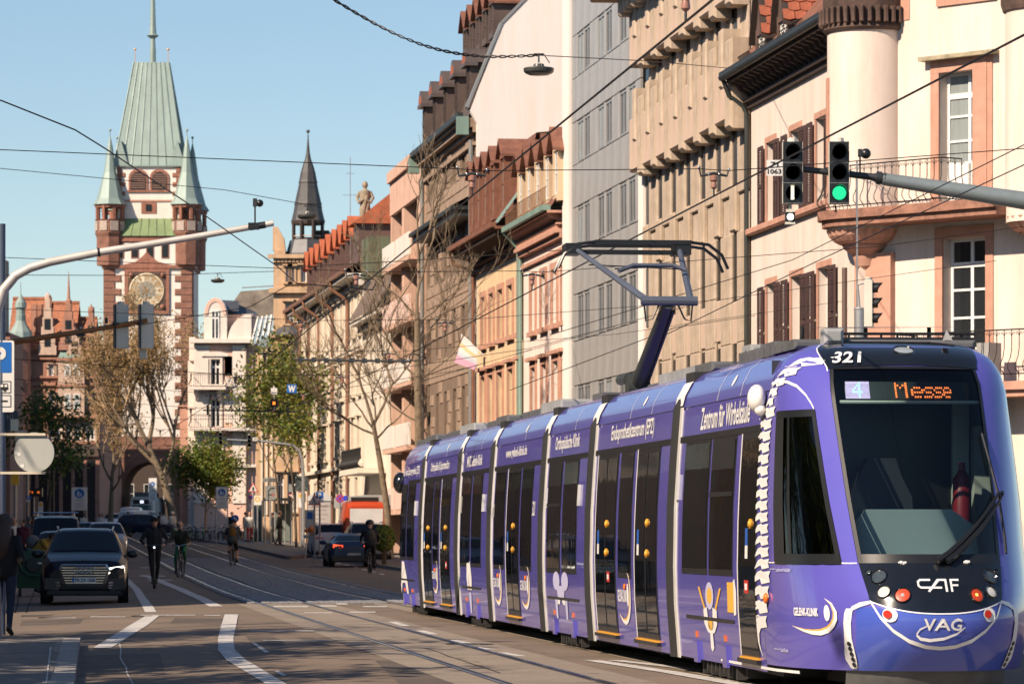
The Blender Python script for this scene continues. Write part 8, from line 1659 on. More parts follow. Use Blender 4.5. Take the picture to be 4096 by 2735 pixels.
car('parked_car', 'white car facing away near the gate tower', 'suv', 4.4, 1.8, 1.6, WHTP, put(443, 372), rad(0)); car('parked_van', 'white delivery van parked before the gate arch', 'van', 5.2, 2.0, 2.1, WHTP, put(535, 350), rad(182), cat='van', rear_panel=True)
car('parked_van', 'smaller white van behind the dark blue people carrier', 'van', 4.4, 1.85, 1.85, WHTP, put(627, 336), rad(150), cat='van', rear_panel=True)
mx, _ = car('parked_car', 'low dark blue roadster with red tail lamps driving away', 'roadster', 3.9, 1.74, 1.24, STBL, put(1362, 150) + V((0, 4.0, .02)), rad(187), tails=True, plate=('OG·LR 2903', True))
g = MB(); g.box(-.78, .78, 3.86, 3.95, .22, .42); g.build('bumper_lip', PLASTIC, mx)
for sg in (-1, 1): g = MB(); g.lathe([(0, 0), (.07, -.01)], 12, (sg * .5, 3.92, .72), axis='y'); g.build('fog_lamp', TAIL, mx)
car('parked_car', 'silver estate car in front of the roadster', 'suv', 4.6, 1.85, 1.6, SILV, put(1428, 163) + V((0, 4.6, 0)), rad(186), tails=True, rails=True)
rv, st = car('fire_van', 'red service van with white rear panel and roof light bar', 'van', 5.6, 2.05, 2.5, REDP, put(1412, 177) + V((0, 5.6, 0)), rad(186), cat='van', rear_panel=True)
g = MB(); g.box(-.72, .72, 5.5, 5.62, 1.0, 2.15); g.build('rear_panel', mat('grey_white_panel', (.6, .6, .6), .4), rv); g = MB(); g.box(-.6, .6, 4.4, 4.8, 2.5, 2.66); g.box(-.3, .2, 4.35, 4.4, 2.52, 2.64); g.build('light_bar', SBLK, rv); g = MB(); g.lathe([(.1, 2.5), (.1, 2.72), (0, 2.74)], 10, (.85, 4.9, 0)); g.build('blue_beacon', mat('beacon_blue', (.02, .06, .6), .2, coat=1.), rv, smooth=.5)
car('parked_car', 'white hatchback parked on the right behind the site hoarding', 'mpv', 4.2, 1.78, 1.5, WHTP, put(1287, 178) + V((0, 4.2, 0)), rad(187))
o = thing('works_trailer', 'pale site board with blue toilet cabin behind it on the right kerb', 'trailer', tuple(put(1277, 186))); K = 186 / F; g = MB(); g.box(-46 * K, 46 * K, 0, .06, .9, 2.45); b_ = g.build('board', mat('site_board', (.45, .42, .4), .6, var=.15), o); g = MB()
for k in range(6): w = (.36, .3, .4, .26, .38, .2)[k]; z = 2.28 - .2 * k; g.add([(-w, -.006, z - (.07 if k == 0 else .025)), (w, -.006, z - (.07 if k == 0 else .025)), (w, -.006, z + .025), (-w, -.006, z + .025)], [[0, 1, 2, 3]])
g.build('print', mat('faded_print', (.35, .28, .27), .6), b_); g = MB(); g.box(-44 * K, 42 * K, .3, 1.5, .3, 2.5); cb = g.build('cabin', mat('cabin_blue', (.03, .17, .32), .5), o); g = MB(); g.prism([(-48 * K, 2.5), (46 * K, 2.5), (44 * K, 2.72), (0, 2.95), (-46 * K, 2.72)], .2, 1.6); g.build('cabin_roof', mat('cabin_roof_white', (.55, .56, .56), .5), cb)
g = MB(); g.box(-46 * K, 46 * K, -.02, .02, .25, .8); g.build('red_board', mat('dull_red', (.14, .03, .025), .6), o)
o = thing('barrier_lamp', 'orange warning lamp on a white barrier stand by the site board', 'barrier', tuple(put(1240, 176))); g = MB()
for sg in (-1, 1): g.tube([(sg * .2, 0, 0), (sg * .12, 0, 1.6)], .03, 6)
g.box(-.22, .22, -.03, .03, 1.3, 2.1); g.build('stand', SIGW, o); g = MB(); g.box(-.12, .12, -.04, -.03, 1.7, 2.0); g.build('panel', SBLU, o); g = MB(); g.sphere((.06, -.08, 1.25), .14, 10, 8); g.sphere((-.15, -.08, 1.2), .1, 8, 6); g.build('lamp', mat('orange_lamp', (.8, .2, .02), .3, var=.1, coat=.5), o, smooth=.9)
p = put(566, 392); o = thing('distant_tram', 'pale teal and white tram coming out of the gate arch', 'tram', tuple(p)); K = 392 / F; g = MB()
pr = [(-1.12, .3), (1.12, .3), (1.14, 1.2), (1.08, 2.6), (.9, 3.15), (-.9, 3.15), (-1.08, 2.6), (-1.14, 1.2)]; g.prism(pr, 0, 14); g.build('body', mat('tram_offwhite', (.5, .52, .5), .4), o)
g = MB(); g.add([(-.95, -.02, 1.15), (.95, -.02, 1.15), (.88, -.02, 2.35), (-.88, -.02, 2.35)], [[0, 1, 2, 3]]); g.build('windscreen', mat('teal_glass', (.05, .13, .15), .08), o); g = MB(); g.box(-.8, .8, -.03, 0, 2.45, 2.85); q = g.build('display', BLACK, o); g = MB(); g.box(-.12, .2, -.04, -.03, 2.52, 2.78); g.build('line_number', mat('white_leds', (.7, .75, 1.), .5, var=0, emit=1.2), q); g = MB(); g.box(-1., 1., -.02, .02, .35, .7); g.build('red_skirt', mat('tram_red', (.35, .03, .03), .5), o); g = MB(); g.box(-.8, .8, 1, 10, 3.15, 3.6); g.build('roof_box', TGREY, o)
p = put(135, 101.5); p.z += 0; GB = mat('bin_green', (.008, .05, .022), .45, var=.15); o = thing('wheelie_bin', 'large dark green four wheeled rubbish bin beside the black car', 'bin', tuple(p), rad(6)); g = MB()
g.add([(-.42, -.34, .2), (.42, -.34, .2), (.42, .34, .2), (-.42, .34, .2), (-.46, -.42, .92), (.46, -.42, .92), (.46, .42, .92), (-.46, .42, .92)], [[0, 3, 2, 1], [0, 1, 5, 4], [1, 2, 6, 5], [2, 3, 7, 6], [3, 0, 4, 7], [4, 5, 6, 7]]); g.box(-.48, .48, -.45, .45, .88, .95); g.build('body', GB, o)
g = MB(); pr = [(-.48, .95), (.48, .95), (.44, 1.07), (.24, 1.14), (-.1, 1.16), (-.38, 1.08)]; g.prism(pr, -.44, .44); g.build('lid', GB, o); g = MB(); arc_ = [(-.38 + .0, .9), (-.3, .66), (-.1, .52), (.14, .52)]; g.tube([(x, -.45, z) for x, z in arc_], .03, 6); g.build('rim', GB, o)
g = MB(); g.lathe([(0, .02), (.16, .02), (.18, 0)], 16, (-.02, -.45, .78), axis='y'); g.build('dark_opening', SBLK, o); g = MB(); g.box(.08, .2, -.47, -.45, .8, .85); g.build('label', SWHT, o)
for sx in (-1, 1):
 for sy in (-1, 1): g = MB(); g.lathe([(0, -.03), (.1, -.03), (.1, .03), (0, .03)], 12, (sx * .34, sy * .3, .1), axis='x'); g.bar((sx * .34, sy * .3, .1), (sx * .34, sy * .28, .24), .04); g.build('castor', RUBBER, o)
def torus(mb, c, R, r, n=20, k=6, axis='x'):
 pts = [V((0, R * math.cos(t), R * math.sin(t))) for t in [2 * math.pi * i / n for i in range(n + 1)]]
 mb.tube([V(c) + (p if axis == 'x' else V((p.y, 0, p.z))) for p in pts], r, k, False)
def bicycle(name, label, loc, rz, m, group=None, basket=False, light=False):
 o = thing(name, label, 'bicycle', tuple(loc), rz, group); R = .335
 for y, nm in ((-.52, 'front_wheel'), (.52, 'rear_wheel')):
  g = MB(); torus(g, (0, y, R), R - .02, .021); g.build(nm, RUBBER, o, smooth=.9); 
  g = MB(); g.tube([(-.04, y, R), (.04, y, R)], .025, 8)
  for t in range(9): a = t * .698; g.tube([(0, y, R), (0, y + (R - .03) * math.cos(a), R + (R - .03) * math.sin(a))], .003, 3)
  g.build('spoke', STEEL, o)
 g = MB(); bb, st_, hd, ft = (0, .08, .3), (0, .28, .82), (0, -.36, .88), (0, -.4, .72); g.tube([bb, st_], .02, 6); g.tube([bb, ft], .022, 6); g.tube([(0, .22, .72), hd], .018, 6); g.tube([bb, (0, .52, R)], .014, 5); g.tube([(0, .24, .74), (0, .52, R)], .012, 5); g.tube([hd, ft], .024, 6)
 for sx in (-.05, .05): g.tube([ft, (sx, -.44, .62), (sx, -.52, R)], .013, 5)
 g.build('frame', m, o, smooth=.8); g = MB(); g.sphere((0, .3, .9), .1, 10, 6, (.7, 1.2, .35)); g.tube([st_, (0, .3, .88)], .014, 5); g.build('saddle', BLACK, o, smooth=.8)
 g = MB(); g.tube([(-.3, -.22, 1.02), (-.2, -.3, 1.04), (0, -.36, .98), (.2, -.3, 1.04), (.3, -.22, 1.02)], .014, 6); g.tube([hd, (0, -.36, .98)], .016, 6); g.build('handlebar', CHRM, o, smooth=.8)
 g = MB(); g.tube([(-.09, .08, .3), (.09, .08, .3)], .012, 5); g.box(-.2, -.1, .04, .14, .13, .15); g.box(.1, .2, .03, .13, .45, .47); g.tube([(-.1, .08, .3), (-.1, .08, .14)], .01, 4); g.tube([(.1, .08, .3), (.1, .08, .46)], .01, 4); g.build('pedal_crank', DKSTEEL, o)
 if light: g = MB(); g.sphere((0, -.46, .84), .035, 8, 6); g.build('lamp', mat('bike_lamp', (.8, .85, 1.), .3, var=0, emit=1.5), o)
 return o
# ================================================================ people
def cloth(name, c): return mat(name, c, .85, var=.2, vs=6, bump=.15, bs=25)
DKC = cloth('dark_jacket', (.012, .013, .018)); BLKC = cloth('black_cloth', (.008, .008, .009)); GRNP = cloth('green_trousers', (.012, .13, .06)); OLV = cloth('olive_jacket', (.03, .035, .022)); GRYT = cloth('grey_shirt', (.05, .06, .06)); OCH = cloth('ochre_bag', (.17, .085, .012)); JEAN = cloth('dark_denim', (.02, .03, .055)); HAIRB = mat('brown_hair', (.05, .028, .016), .6, var=.4, vs=20); HAIRD = mat('dark_hair', (.012, .009, .008), .6, var=.3, vs=20); WHTC = cloth('white_cloth', (.6, .58, .54)); REDC = cloth('red_cloth', (.4, .03, .025)); BLUC = cloth('blue_cloth', (.03, .08, .2)); MUS = cloth('mustard_cloth', (.35, .2, .03)); GRYC = cloth('grey_cloth', (.14, .14, .14)); SHOE = mat('dark_shoe', (.015, .014, .014), .6)
def figure(name, label, loc, rz, J, M_, vox=.02, group=None, hat=None, cat='person'):
 """J: joints in metres (x right, -y forward), M_: materials top, legs, skin, hair, shoe; one remeshed body, hair and hat as parts"""
 root = thing(name, label, cat, tuple(loc), rz, group); mats = [M_['top'], M_['legs'], M_['skin'], M_['shoe']]; segs = []
 v = {k: V(p) for k, p in J.items()}
 def seg(a, b, ra, rb, m): segs.append((V(a), V(b), ra, rb, m))
 ch, pe, nk, hd = v['chest'], v['pelvis'], v['neck'], v['head']; sx = V((v['shR'] - v['shL'])); sx.normalize()
 seg(pe, ch, .15, .165, 0); seg(pe + sx * .07, ch + sx * .09, .13, .13, 0); seg(pe - sx * .07, ch - sx * .09, .13, .13, 0); seg(ch, nk, .15, .065, 0); seg(nk, hd - (hd - nk).normalized() * .05, .058, .055, 2)
 seg(hd - (hd - nk).normalized() * .03, hd + (hd - nk).normalized() * .05, .083, .093, 2); fw = v.get('face', V((0, -1, 0))); seg(hd + fw * .05 - V((0, 0, .06)), hd + fw * .045 + V((0, 0, .03)), .06, .07, 2); seg(hd + fw * .1 + V((0, 0, .0)), hd + fw * .122 - V((0, 0, .022)), .013, .018, 2)
 for e in (-1, 1): seg(hd + sx * .095 * e, hd + sx * .1 * e + V((0, 0, .03)), .016, .018, 2)
 for s in 'LR':
  sh, el, wr, hp, kn, an, to = (v[k + s] for k in ('sh', 'el', 'wr', 'hip', 'kn', 'an', 'toe')); bare = 2 if M_.get('sleeve') == 'short' else 0; bl = 2 if M_.get('shorts') else 1
  seg(ch + (sh - ch) * .5, sh, .11, .075, 0); seg(sh, el, .07, .052, 0); seg(el, wr, .048, .034, bare); d = (wr - el).normalized(); sd = d.cross(sx).normalized(); 
  hdv = v.get('hand' + s, d); hdv = V(hdv).normalized(); q = hdv.cross(V((0, 0, 1))); q = q.normalized() if q.length > .1 else sx
  seg(wr, wr + hdv * .08, .035, .04, 2)
  for k in range(4): o_ = (k - 1.5) * .019; seg(wr + hdv * .08 + q * o_, wr + hdv * (.13 + .012 * (k in (1, 2))) + q * o_, .0105, .0095, 2); seg(wr + hdv * (.13 + .012 * (k in (1, 2))) + q * o_, wr + hdv * (.145) + q * o_ - V((0, 0, .03)), .0095, .009, 2)
  seg(wr + hdv * .03 + q * .035, wr + hdv * .075 + q * .066, .012, .01, 2)
  seg(hp, kn, .095, .064, 1); seg(kn, an, .062, .042, bl); seg(kn + (an - kn) * .25, kn + (an - kn) * .4, .06, .055, bl); seg(an, to, .045, .036, 3); seg(an, an - (to - an).normalized() * .06, .045, .035, 3)
 tmp = MB()
 for a, b, ra, rb, m in segs:
  d = b - a; n_ = 4
  L_ = max(d.length, 1e-3); dn = d / L_; pts = [a - dn * ra * .9, a - dn * ra * .55, a, b, b + dn * rb * .55, b + dn * rb * .9]; tmp.tube(pts, [ra * .42, ra * .83, ra, rb, rb * .83, rb * .42], 10)
 me = tmp.mesh('body', mats[0]); o = bpy.data.objects.new('body', me); COL.objects.link(o); md = o.modifiers.new('r', 'REMESH'); md.mode = 'VOXEL'; md.voxel_size = vox; s_ = o.modifiers.new('s', 'SMOOTH'); s_.iterations = 2; s_.factor = .4
 dg = bpy.context.evaluated_depsgraph_get(); m2 = bpy.data.meshes.new_from_object(o.evaluated_get(dg)); m2.name = 'body'; m2.materials.clear()
 for m in mats: m2.materials.append(m)
 idx = []
 S_ = [(a, b - a, max((b - a).length_squared, 1e-6), ra, rb, m) for a, b, ra, rb, m in segs]
 for p in m2.polygons:
  c = p.center; best = 9; bm = 0
  for a, d, l2, ra, rb, m in S_:
   t = max(0, min(1, (c - a).dot(d) / l2)); q = (c - a - d * t).length - (ra + (rb - ra) * t)
   if q < best: best, bm = q, m
  idx.append(bm)
 m2.polygons.foreach_set('material_index', idx); m2.polygons.foreach_set('use_smooth', [True] * len(idx)); o.modifiers.clear(); o.data = m2; o.parent = root
 if hat == 'long':
  g = MB(); g.sphere(hd + V((0, .02, .03)), .122, 14, 10, (1, 1.02, 1.08)); g.tube([hd + V((0, .06, 0)), hd + V((.0, .12, -.2)), hd + V((.02, .13, -.42)), hd + V((.04, .12, -.55))], [.11, .13, .12, .04], 10); g.tube([hd + V((.07, .03, 0)), hd + V((.13, .02, -.2)), hd + V((.14, .02, -.4))], [.06, .06, .02], 8); g.build('hair', M_['hair'], root, smooth=.9)
 elif hat == 'helmet': g = MB(); g.lathe([(.145, .0), (.15, .04), (.13, .11), (.07, .155), (0, .165)], 14, hd + V((0, 0, .02))); g.build('helmet', M_['hair'], root, smooth=.9)
 elif hat == 'cap': g = MB(); g.lathe([(.112, .02), (.114, .06), (.09, .12), (0, .14)], 14, hd); g.prism([(-.075, .03), (.075, .03), (.06, .045), (-.06, .045)], hd.y - .2, hd.y - .06); g.v[-8:] = [p + V((hd.x, 0, hd.z)) for p in g.v[-8:]]; g.build('cap', M_['hair'], root, smooth=.8)
 else: g = MB(); g.lathe([(.11, -.03), (.114, .02), (.106, .07), (.07, .115), (0, .128)], 12, hd - fw * .018); g.build('hair', M_['hair'], root, smooth=.9)
 g = MB()
 for e in (-1, 1): g.sphere(hd + fw * .095 + sx * .034 * e + V((0, 0, .012)), .012, 6, 5)
 g.build('eye', SBLK, root)
 return root
def pose(**kw):
 J = dict(pelvis=(0, 0, .96), chest=(0, -.01, 1.3), neck=(0, 0, 1.5), head=(0, -.02, 1.66), shL=(-.19, 0, 1.43), shR=(.19, 0, 1.43), elL=(-.24, .02, 1.14), elR=(.24, .02, 1.14), wrL=(-.25, -.06, .89), wrR=(.25, -.06, .89), hipL=(-.1, 0, .92), hipR=(.1, 0, .92), knL=(-.1, -.03, .5), knR=(.1, -.03, .5), anL=(-.11, .0, .09), anR=(.11, 0, .09), toeL=(-.12, -.17, .04), toeR=(.12, -.17, .04)); J.update(kw); return J
p = gp(618, 2352); sc_ = thing('electric_scooter', 'black electric scooter under the dark clothed rider', 'scooter', tuple(p), rad(4)); g = MB(); g.box(-.09, .09, -.35, .42, .12, .16); g.build('deck', BLACK, sc_)
g = MB(); g.tube([(0, -.42, .16), (0, -.36, 1.18)], .028, 8); g.tube([(-.27, -.33, 1.16), (.27, -.33, 1.16)], .018, 6); g.tube([(0, -.42, .16), (0, -.3, .14)], .03, 6); g.build('steering_post', DKSTEEL, sc_, smooth=.8)
for y in (-.47, .5): g = MB(); torus(g, (0, y, .12), .09, .035, 16, 8); g.build('wheel', RUBBER, sc_, smooth=.9); 
g = MB(); g.box(-.06, .06, -.62, -.4, .2, .26); g.build('mudguard', BLACK, sc_); g = MB(); g.sphere((0, -.42, 1.1), .028, 8, 6); g.build('lamp', mat('bike_lamp', (.8, .85, 1.), .3, var=0, emit=1.5), sc_)
figure('person', 'man in dark jacket and cap standing on an electric scooter', p + V((0, 0, .12)), rad(4), pose(elL=(-.36, -.02, 1.16), elR=(.36, -.02, 1.16), wrL=(-.25, -.3, 1.05), wrR=(.25, -.3, 1.05), handL=(.2, -1, -.1), handR=(-.2, -1, -.1), hipL=(-.09, 0, .92), hipR=(.09, 0, .92), knL=(-.08, -.06, .5), knR=(.09, .06, .5), anL=(-.04, -.12, .12), anR=(.05, .24, .12), toeL=(-.04, -.29, .07), toeR=(.05, .07, .07)), dict(top=DKC, legs=BLKC, skin=SKIN, hair=BLKC, shoe=SHOE), .016, hat='cap')
def rider(label, px, py, rz, M_, bm, blabel, hat=None, bag=None, look=0., light=False, vox=.018, sc=1.):
 p = gp(px, py); b = bicycle('bicycle', blabel, p, rz, bm, light=light)
 J = dict(pelvis=(0, .27, .98), chest=(0, .05, 1.3), neck=(0, -.06, 1.48), head=(0, -.11, 1.63), shL=(-.19, -.02, 1.41), shR=(.19, -.02, 1.41), elL=(-.3, -.1, 1.2), elR=(.3, -.1, 1.2), wrL=(-.29, -.2, 1.06), wrR=(.29, -.2, 1.06), hipL=(-.1, .22, .95), hipR=(.1, .22, .95), knL=(-.13, -.14, .62), knR=(.13, -.2, .82), anL=(-.15, .08, .24), anR=(.15, .1, .55), toeL=(-.15, -.1, .18), toeR=(.15, -.06, .5), handL=(.1, -1, -.2), handR=(-.1, -1, -.2), face=(math.sin(look), -math.cos(look), 0))
 o = figure('person', label, p, rz, J, M_, vox, hat=hat)
 if bag: g = MB(); g.sphere((0, .27, 1.27), .17, 12, 10, (.85, .62, 1.3)); g.build('backpack', bag, o, smooth=.9)
 return o
rider('person in olive coat and bright green trousers riding a bicycle', 722, 2308, rad(-4), dict(top=OLV, legs=GRNP, skin=SKIN, hair=HAIRB, shoe=SHOE), DKSTEEL, 'dark city bicycle under the rider in green trousers', look=.5, light=False)
rider('cyclist with ochre backpack and dark shorts riding away on the cobbles', 932, 2264, rad(176), dict(top=GRYT, legs=BLKC, skin=SKIN, hair=BLKC, shoe=SHOE, sleeve='short', shorts=1), BLACK, 'black bicycle under the rider with the ochre backpack', bag=OCH, hat='cap', look=-.8)
rider('helmeted cyclist in black with dark rucksack beside the roadster', 1480, 2292, rad(186), dict(top=BLKC, legs=BLKC, skin=SKIN, hair=BLACK, shoe=SHOE), BLACK, 'black mountain bike beside the blue roadster', bag=cloth('brown_bag', (.05, .045, .035)), hat='helmet')
rider('small cyclist in turquoise shirt passing the dark blue people carrier', 508, 2132, rad(95), dict(top=cloth('turquoise_cloth', (.03, .16, .2)), legs=BLKC, skin=SKIN, hair=HAIRD, shoe=SHOE), mat('green_frame', (.02, .2, .06), .4), 'green framed bicycle before the dark blue people carrier', vox=.035)
b = V((at(18, 0, 60).x, 60, .13)); wom = figure('person', 'woman with long brown hair and dark top at the left edge', b + V((0, 0, 0)), rad(172), pose(elR=(.27, .06, 1.14), elL=(-.3, .1, 1.12), wrL=(-.14, -.16, 1.16), wrR=(.16, -.15, 1.1), knL=(-.1, .02, .5), anL=(-.11, .16, .1), toeL=(-.11, .0, .04)), dict(top=BLKC, legs=JEAN, skin=SKIN, hair=HAIRB, shoe=SHOE, sleeve='short'), .018, hat='long')
b = gp(150, 2300); b = G(at(150, 0, 104).x, 104.2, .0); man = figure('person', 'man in yellow sleeved top bending over the green bin with grey rucksack', b, rad(75), pose(pelvis=(0, .12, .98), chest=(0, -.12, 1.26), neck=(0, -.28, 1.4), head=(0, -.42, 1.46), shL=(-.19, -.2, 1.36), shR=(.19, -.2, 1.36), elL=(-.22, -.36, 1.12), elR=(.22, -.36, 1.12), wrL=(-.18, -.55, 1.1), wrR=(.18, -.55, 1.1)), dict(top=MUS, legs=JEAN, skin=SKIN, hair=HAIRD, shoe=SHOE), .02)
g = MB(); g.sphere((0, .16, 1.34), .18, 12, 10, (.95, 1.0, 1.0)); g.build('backpack', GRYC, man, smooth=.9); g = MB(); g.sphere((0, -.02, 1.2), .17, 12, 10, (1.1, .8, 1.1)); g.build('waistcoat', DKC, man, smooth=.9)
walk = lambda s: pose(knL=(-.1, -.12 * s, .5), anL=(-.11, -.16 * s, .1), toeL=(-.11, -.33 * s, .05), knR=(.1, .06 * s, .5), anR=(.11, .26 * s, .14), toeR=(.11, .1 * s, .05), wrL=(-.26, .1, .9), wrR=(.26, -.16, .92))
PED = [('waiting person in dark coat, nearest of the left pavement crowd', 22, 128, 0, dict(top=BLKC, legs=BLKC, skin=SKIN, hair=HAIRB, shoe=SHOE), 1.),
 ('person in white shirt behind the grey pole on the left pavement', 55, 142, 20, dict(top=WHTC, legs=JEAN, skin=SKIN, hair=HAIRD, shoe=SHOE), 1.),
 ('person in dark red top in the left pavement crowd', 92, 138, -30, dict(top=cloth('maroon_cloth', (.09, .015, .03)), legs=BLKC, skin=SKIN, hair=HAIRD, shoe=SHOE), 1.),
 ('person in grey hood beside the info display on the left', 116, 158, 160, dict(top=GRYC, legs=JEAN, skin=SKIN, hair=GRYC, shoe=SHOE), 1.),
 ('long haired person walking left of the blue van', 134, 165, 30, dict(top=DKC, legs=JEAN, skin=SKIN, hair=HAIRB, shoe=SHOE), 1.),
 ('person with brown hair standing in the lane right of the blue van', 298, 166, 10, dict(top=BLKC, legs=BLKC, skin=SKIN, hair=HAIRB, shoe=SHOE), 1.),
 ('pale shirted person below the white zone board', 335, 262, 200, dict(top=WHTC, legs=JEAN, skin=SKIN, hair=HAIRB, shoe=SHOE), 1.),
 ('person in white tee shirt standing in front of the white car', 404, 262, 0, dict(top=WHTC, legs=BLKC, skin=SKIN, hair=HAIRD, shoe=SHOE), 1.),
 ('white helmeted person in white shirt between tree and vans', 690, 300, 0, dict(top=WHTC, legs=GRYC, skin=SKIN, hair=WHTC, shoe=SHOE), 1.),
 ('person in white jacket seen from behind near the small white van', 655, 306, 190, dict(top=WHTC, legs=JEAN, skin=SKIN, hair=HAIRD, shoe=SHOE), 1.),
 ('person in dark coat beside the white jacketed one', 640, 310, 150, dict(top=BLKC, legs=BLKC, skin=SKIN, hair=HAIRB, shoe=SHOE), 1.),
 ('person in bright red trousers at the far tram stop', 998, 236, 10, dict(top=WHTC, legs=REDC, skin=SKIN, hair=HAIRD, shoe=SHOE), 1.),
 ('person in pale dress beside the one in red trousers', 983, 240, 60, dict(top=cloth('beige_cloth', (.4, .3, .22)), legs=WHTC, skin=SKIN, hair=HAIRB, shoe=SHOE), 1.),
 ('dark clothed person waiting under the thin street trees', 1116, 214, 80, dict(top=BLKC, legs=cloth('brown_cloth', (.12, .08, .06)), skin=SKIN, hair=HAIRD, shoe=SHOE), 1.05),
 ('person with pale hat standing behind the parked bicycles', 928, 262, 0, dict(top=DKC, legs=BLKC, skin=SKIN, hair=WHTC, shoe=SHOE), 1.05),
 ('red haired person beside the distant tram', 588, 352, 0, dict(top=WHTC, legs=JEAN, skin=SKIN, hair=mat('red_hair', (.25, .07, .02), .6), shoe=SHOE), 1.),
 ('dark figure walking by the tram shelter', 1090, 232, -60, dict(top=DKC, legs=BLKC, skin=SKIN, hair=HAIRD, shoe=SHOE), 1.)]
for k, (lab, px, Y, rz, M_, s) in enumerate(PED):
 b = G(at(px, 0, Y).x, Y, .12 if px < 140 or px > 960 else 0); o = figure('person', lab, b, rad(rz), walk(.8 if k % 2 else -.7) if k % 3 else pose(), M_, .03, 'pedestrians along the street', hat='long' if 'long haired' in lab else ('helmet' if 'helmet' in lab else None)); o.scale = (s, s, s)
bcols = [BLACK, mat('red_frame', (.35, .03, .02), .4), STEEL, mat('blue_frame', (.03, .08, .25), .4), mat('yellow_frame', (.6, .35, .03), .4), mat('green_frame', (.02, .2, .06), .4), mat('white_frame', (.6, .6, .58), .4)]
BORD = 'first second third fourth fifth sixth seventh eighth ninth tenth eleventh twelfth thirteenth fourteenth fifteenth sixteenth seventeenth eighteenth nineteenth twentieth twenty-first last'.split()
cn = ['black', 'red', 'grey', 'blue', 'yellow', 'green', 'white']
for k in range(22):
 px = 700 + 14 * k; Y = 258 + 7 * math.sin(k * 2.1); b = G(at(px, 0, Y).x, Y); c = rnd.randrange(7); lab = f'{cn[c]} bicycle, {BORD[k]} from the left in the row under the green tree'
 bicycle('bicycle', lab, b, rad(90 * (k % 2) + rnd.uniform(-35, 35)), bcols[c], 'bicycles parked under the green tree')
for k in range(5):
 Y = 142 + 4 * k; b = G(xt2(Y) + 6.6 + .2 * (k % 2), Y, .12); c = (0, 3, 0, 1, 2)[k]; bicycle('bicycle', f'{cn[c]} bicycle, {BORD[k]} of those leaning by the hedge beside the tram', b, rad(70 + 10 * k), bcols[c], 'bicycles beside the hedge')
# ================================================================ trees
BARK = mat('plane_bark', (.2, .15, .1), .9, var=.45, vs=6, bump=.5, bs=12); BARKD = mat('dark_bark', (.1, .075, .055), .95, var=.4, vs=6, bump=.5, bs=12); TWIG = mat('brown_twig', (.42, .29, .17), .9, var=.3)
def leafmat(name, c):
 if name in MATS: return MATS[name]
 m = mat(name, c, .6, var=.35, vs=1.3); n = m.node_tree.nodes; l = m.node_tree.links; b = n['Principled BSDF']; tr = n.new('ShaderNodeBsdfTranslucent'); tr.inputs[0].default_value = (c[0] * 1.5, c[1] * 1.5, c[2] * .8, 1); mx = n.new('ShaderNodeMixShader'); mx.inputs[0].default_value = .35
 l.new(b.outputs[0], mx.inputs[1]); l.new(tr.outputs[0], mx.inputs[2]); l.new(mx.outputs[0], n['Material Output'].inputs[0]); return m
LEAFG = leafmat('spring_leaf', (.13, .19, .03)); LEAFD = leafmat('dark_leaf', (.045, .075, .02)); LEAFY = leafmat('yellow_green_leaf', (.2, .19, .035)); LEAFB = leafmat('brown_bud', (.34, .23, .11))
def grow(r, p, d, L, rad_, depth, out, tips, spread=.55, up=.1, wig=.12, minr=.006, kids=(2, 3), ratio=.74):
 n = 4; pts = [p]; q = V(p); dd = V(d)
 for k in range(n): dd = (dd + V((r.uniform(-1, 1), r.uniform(-1, 1), r.uniform(-.6, 1))) * wig + V((0, 0, up * .3))).normalized(); q = q + dd * (L / n); pts.append(q.copy())
 r1 = max(minr, rad_ * .62); out.append((pts, [rad_ + (r1 - rad_) * k / n for k in range(n + 1)], depth)); tips.append((q, dd, depth))
 if depth <= 0: return
 for k in range(r.randint(*kids)):
  t = r.uniform(.35, 1.) if k else 1.; i = min(n - 1, int(t * n)); b = pts[i].lerp(pts[i + 1], t * n - i) if i < n else q; az_ = r.uniform(0, 6.283); s = V((math.cos(az_), math.sin(az_), r.uniform(-.2, .6))); nd = (dd + s * spread * r.uniform(.6, 1.3) + V((0, 0, up))).normalized()
  grow(r, b, nd, L * ratio * r.uniform(.75, 1.15), max(minr, rad_ * (.62 if k else .72)), depth - 1, out, tips, spread, up, wig, minr, kids, ratio)
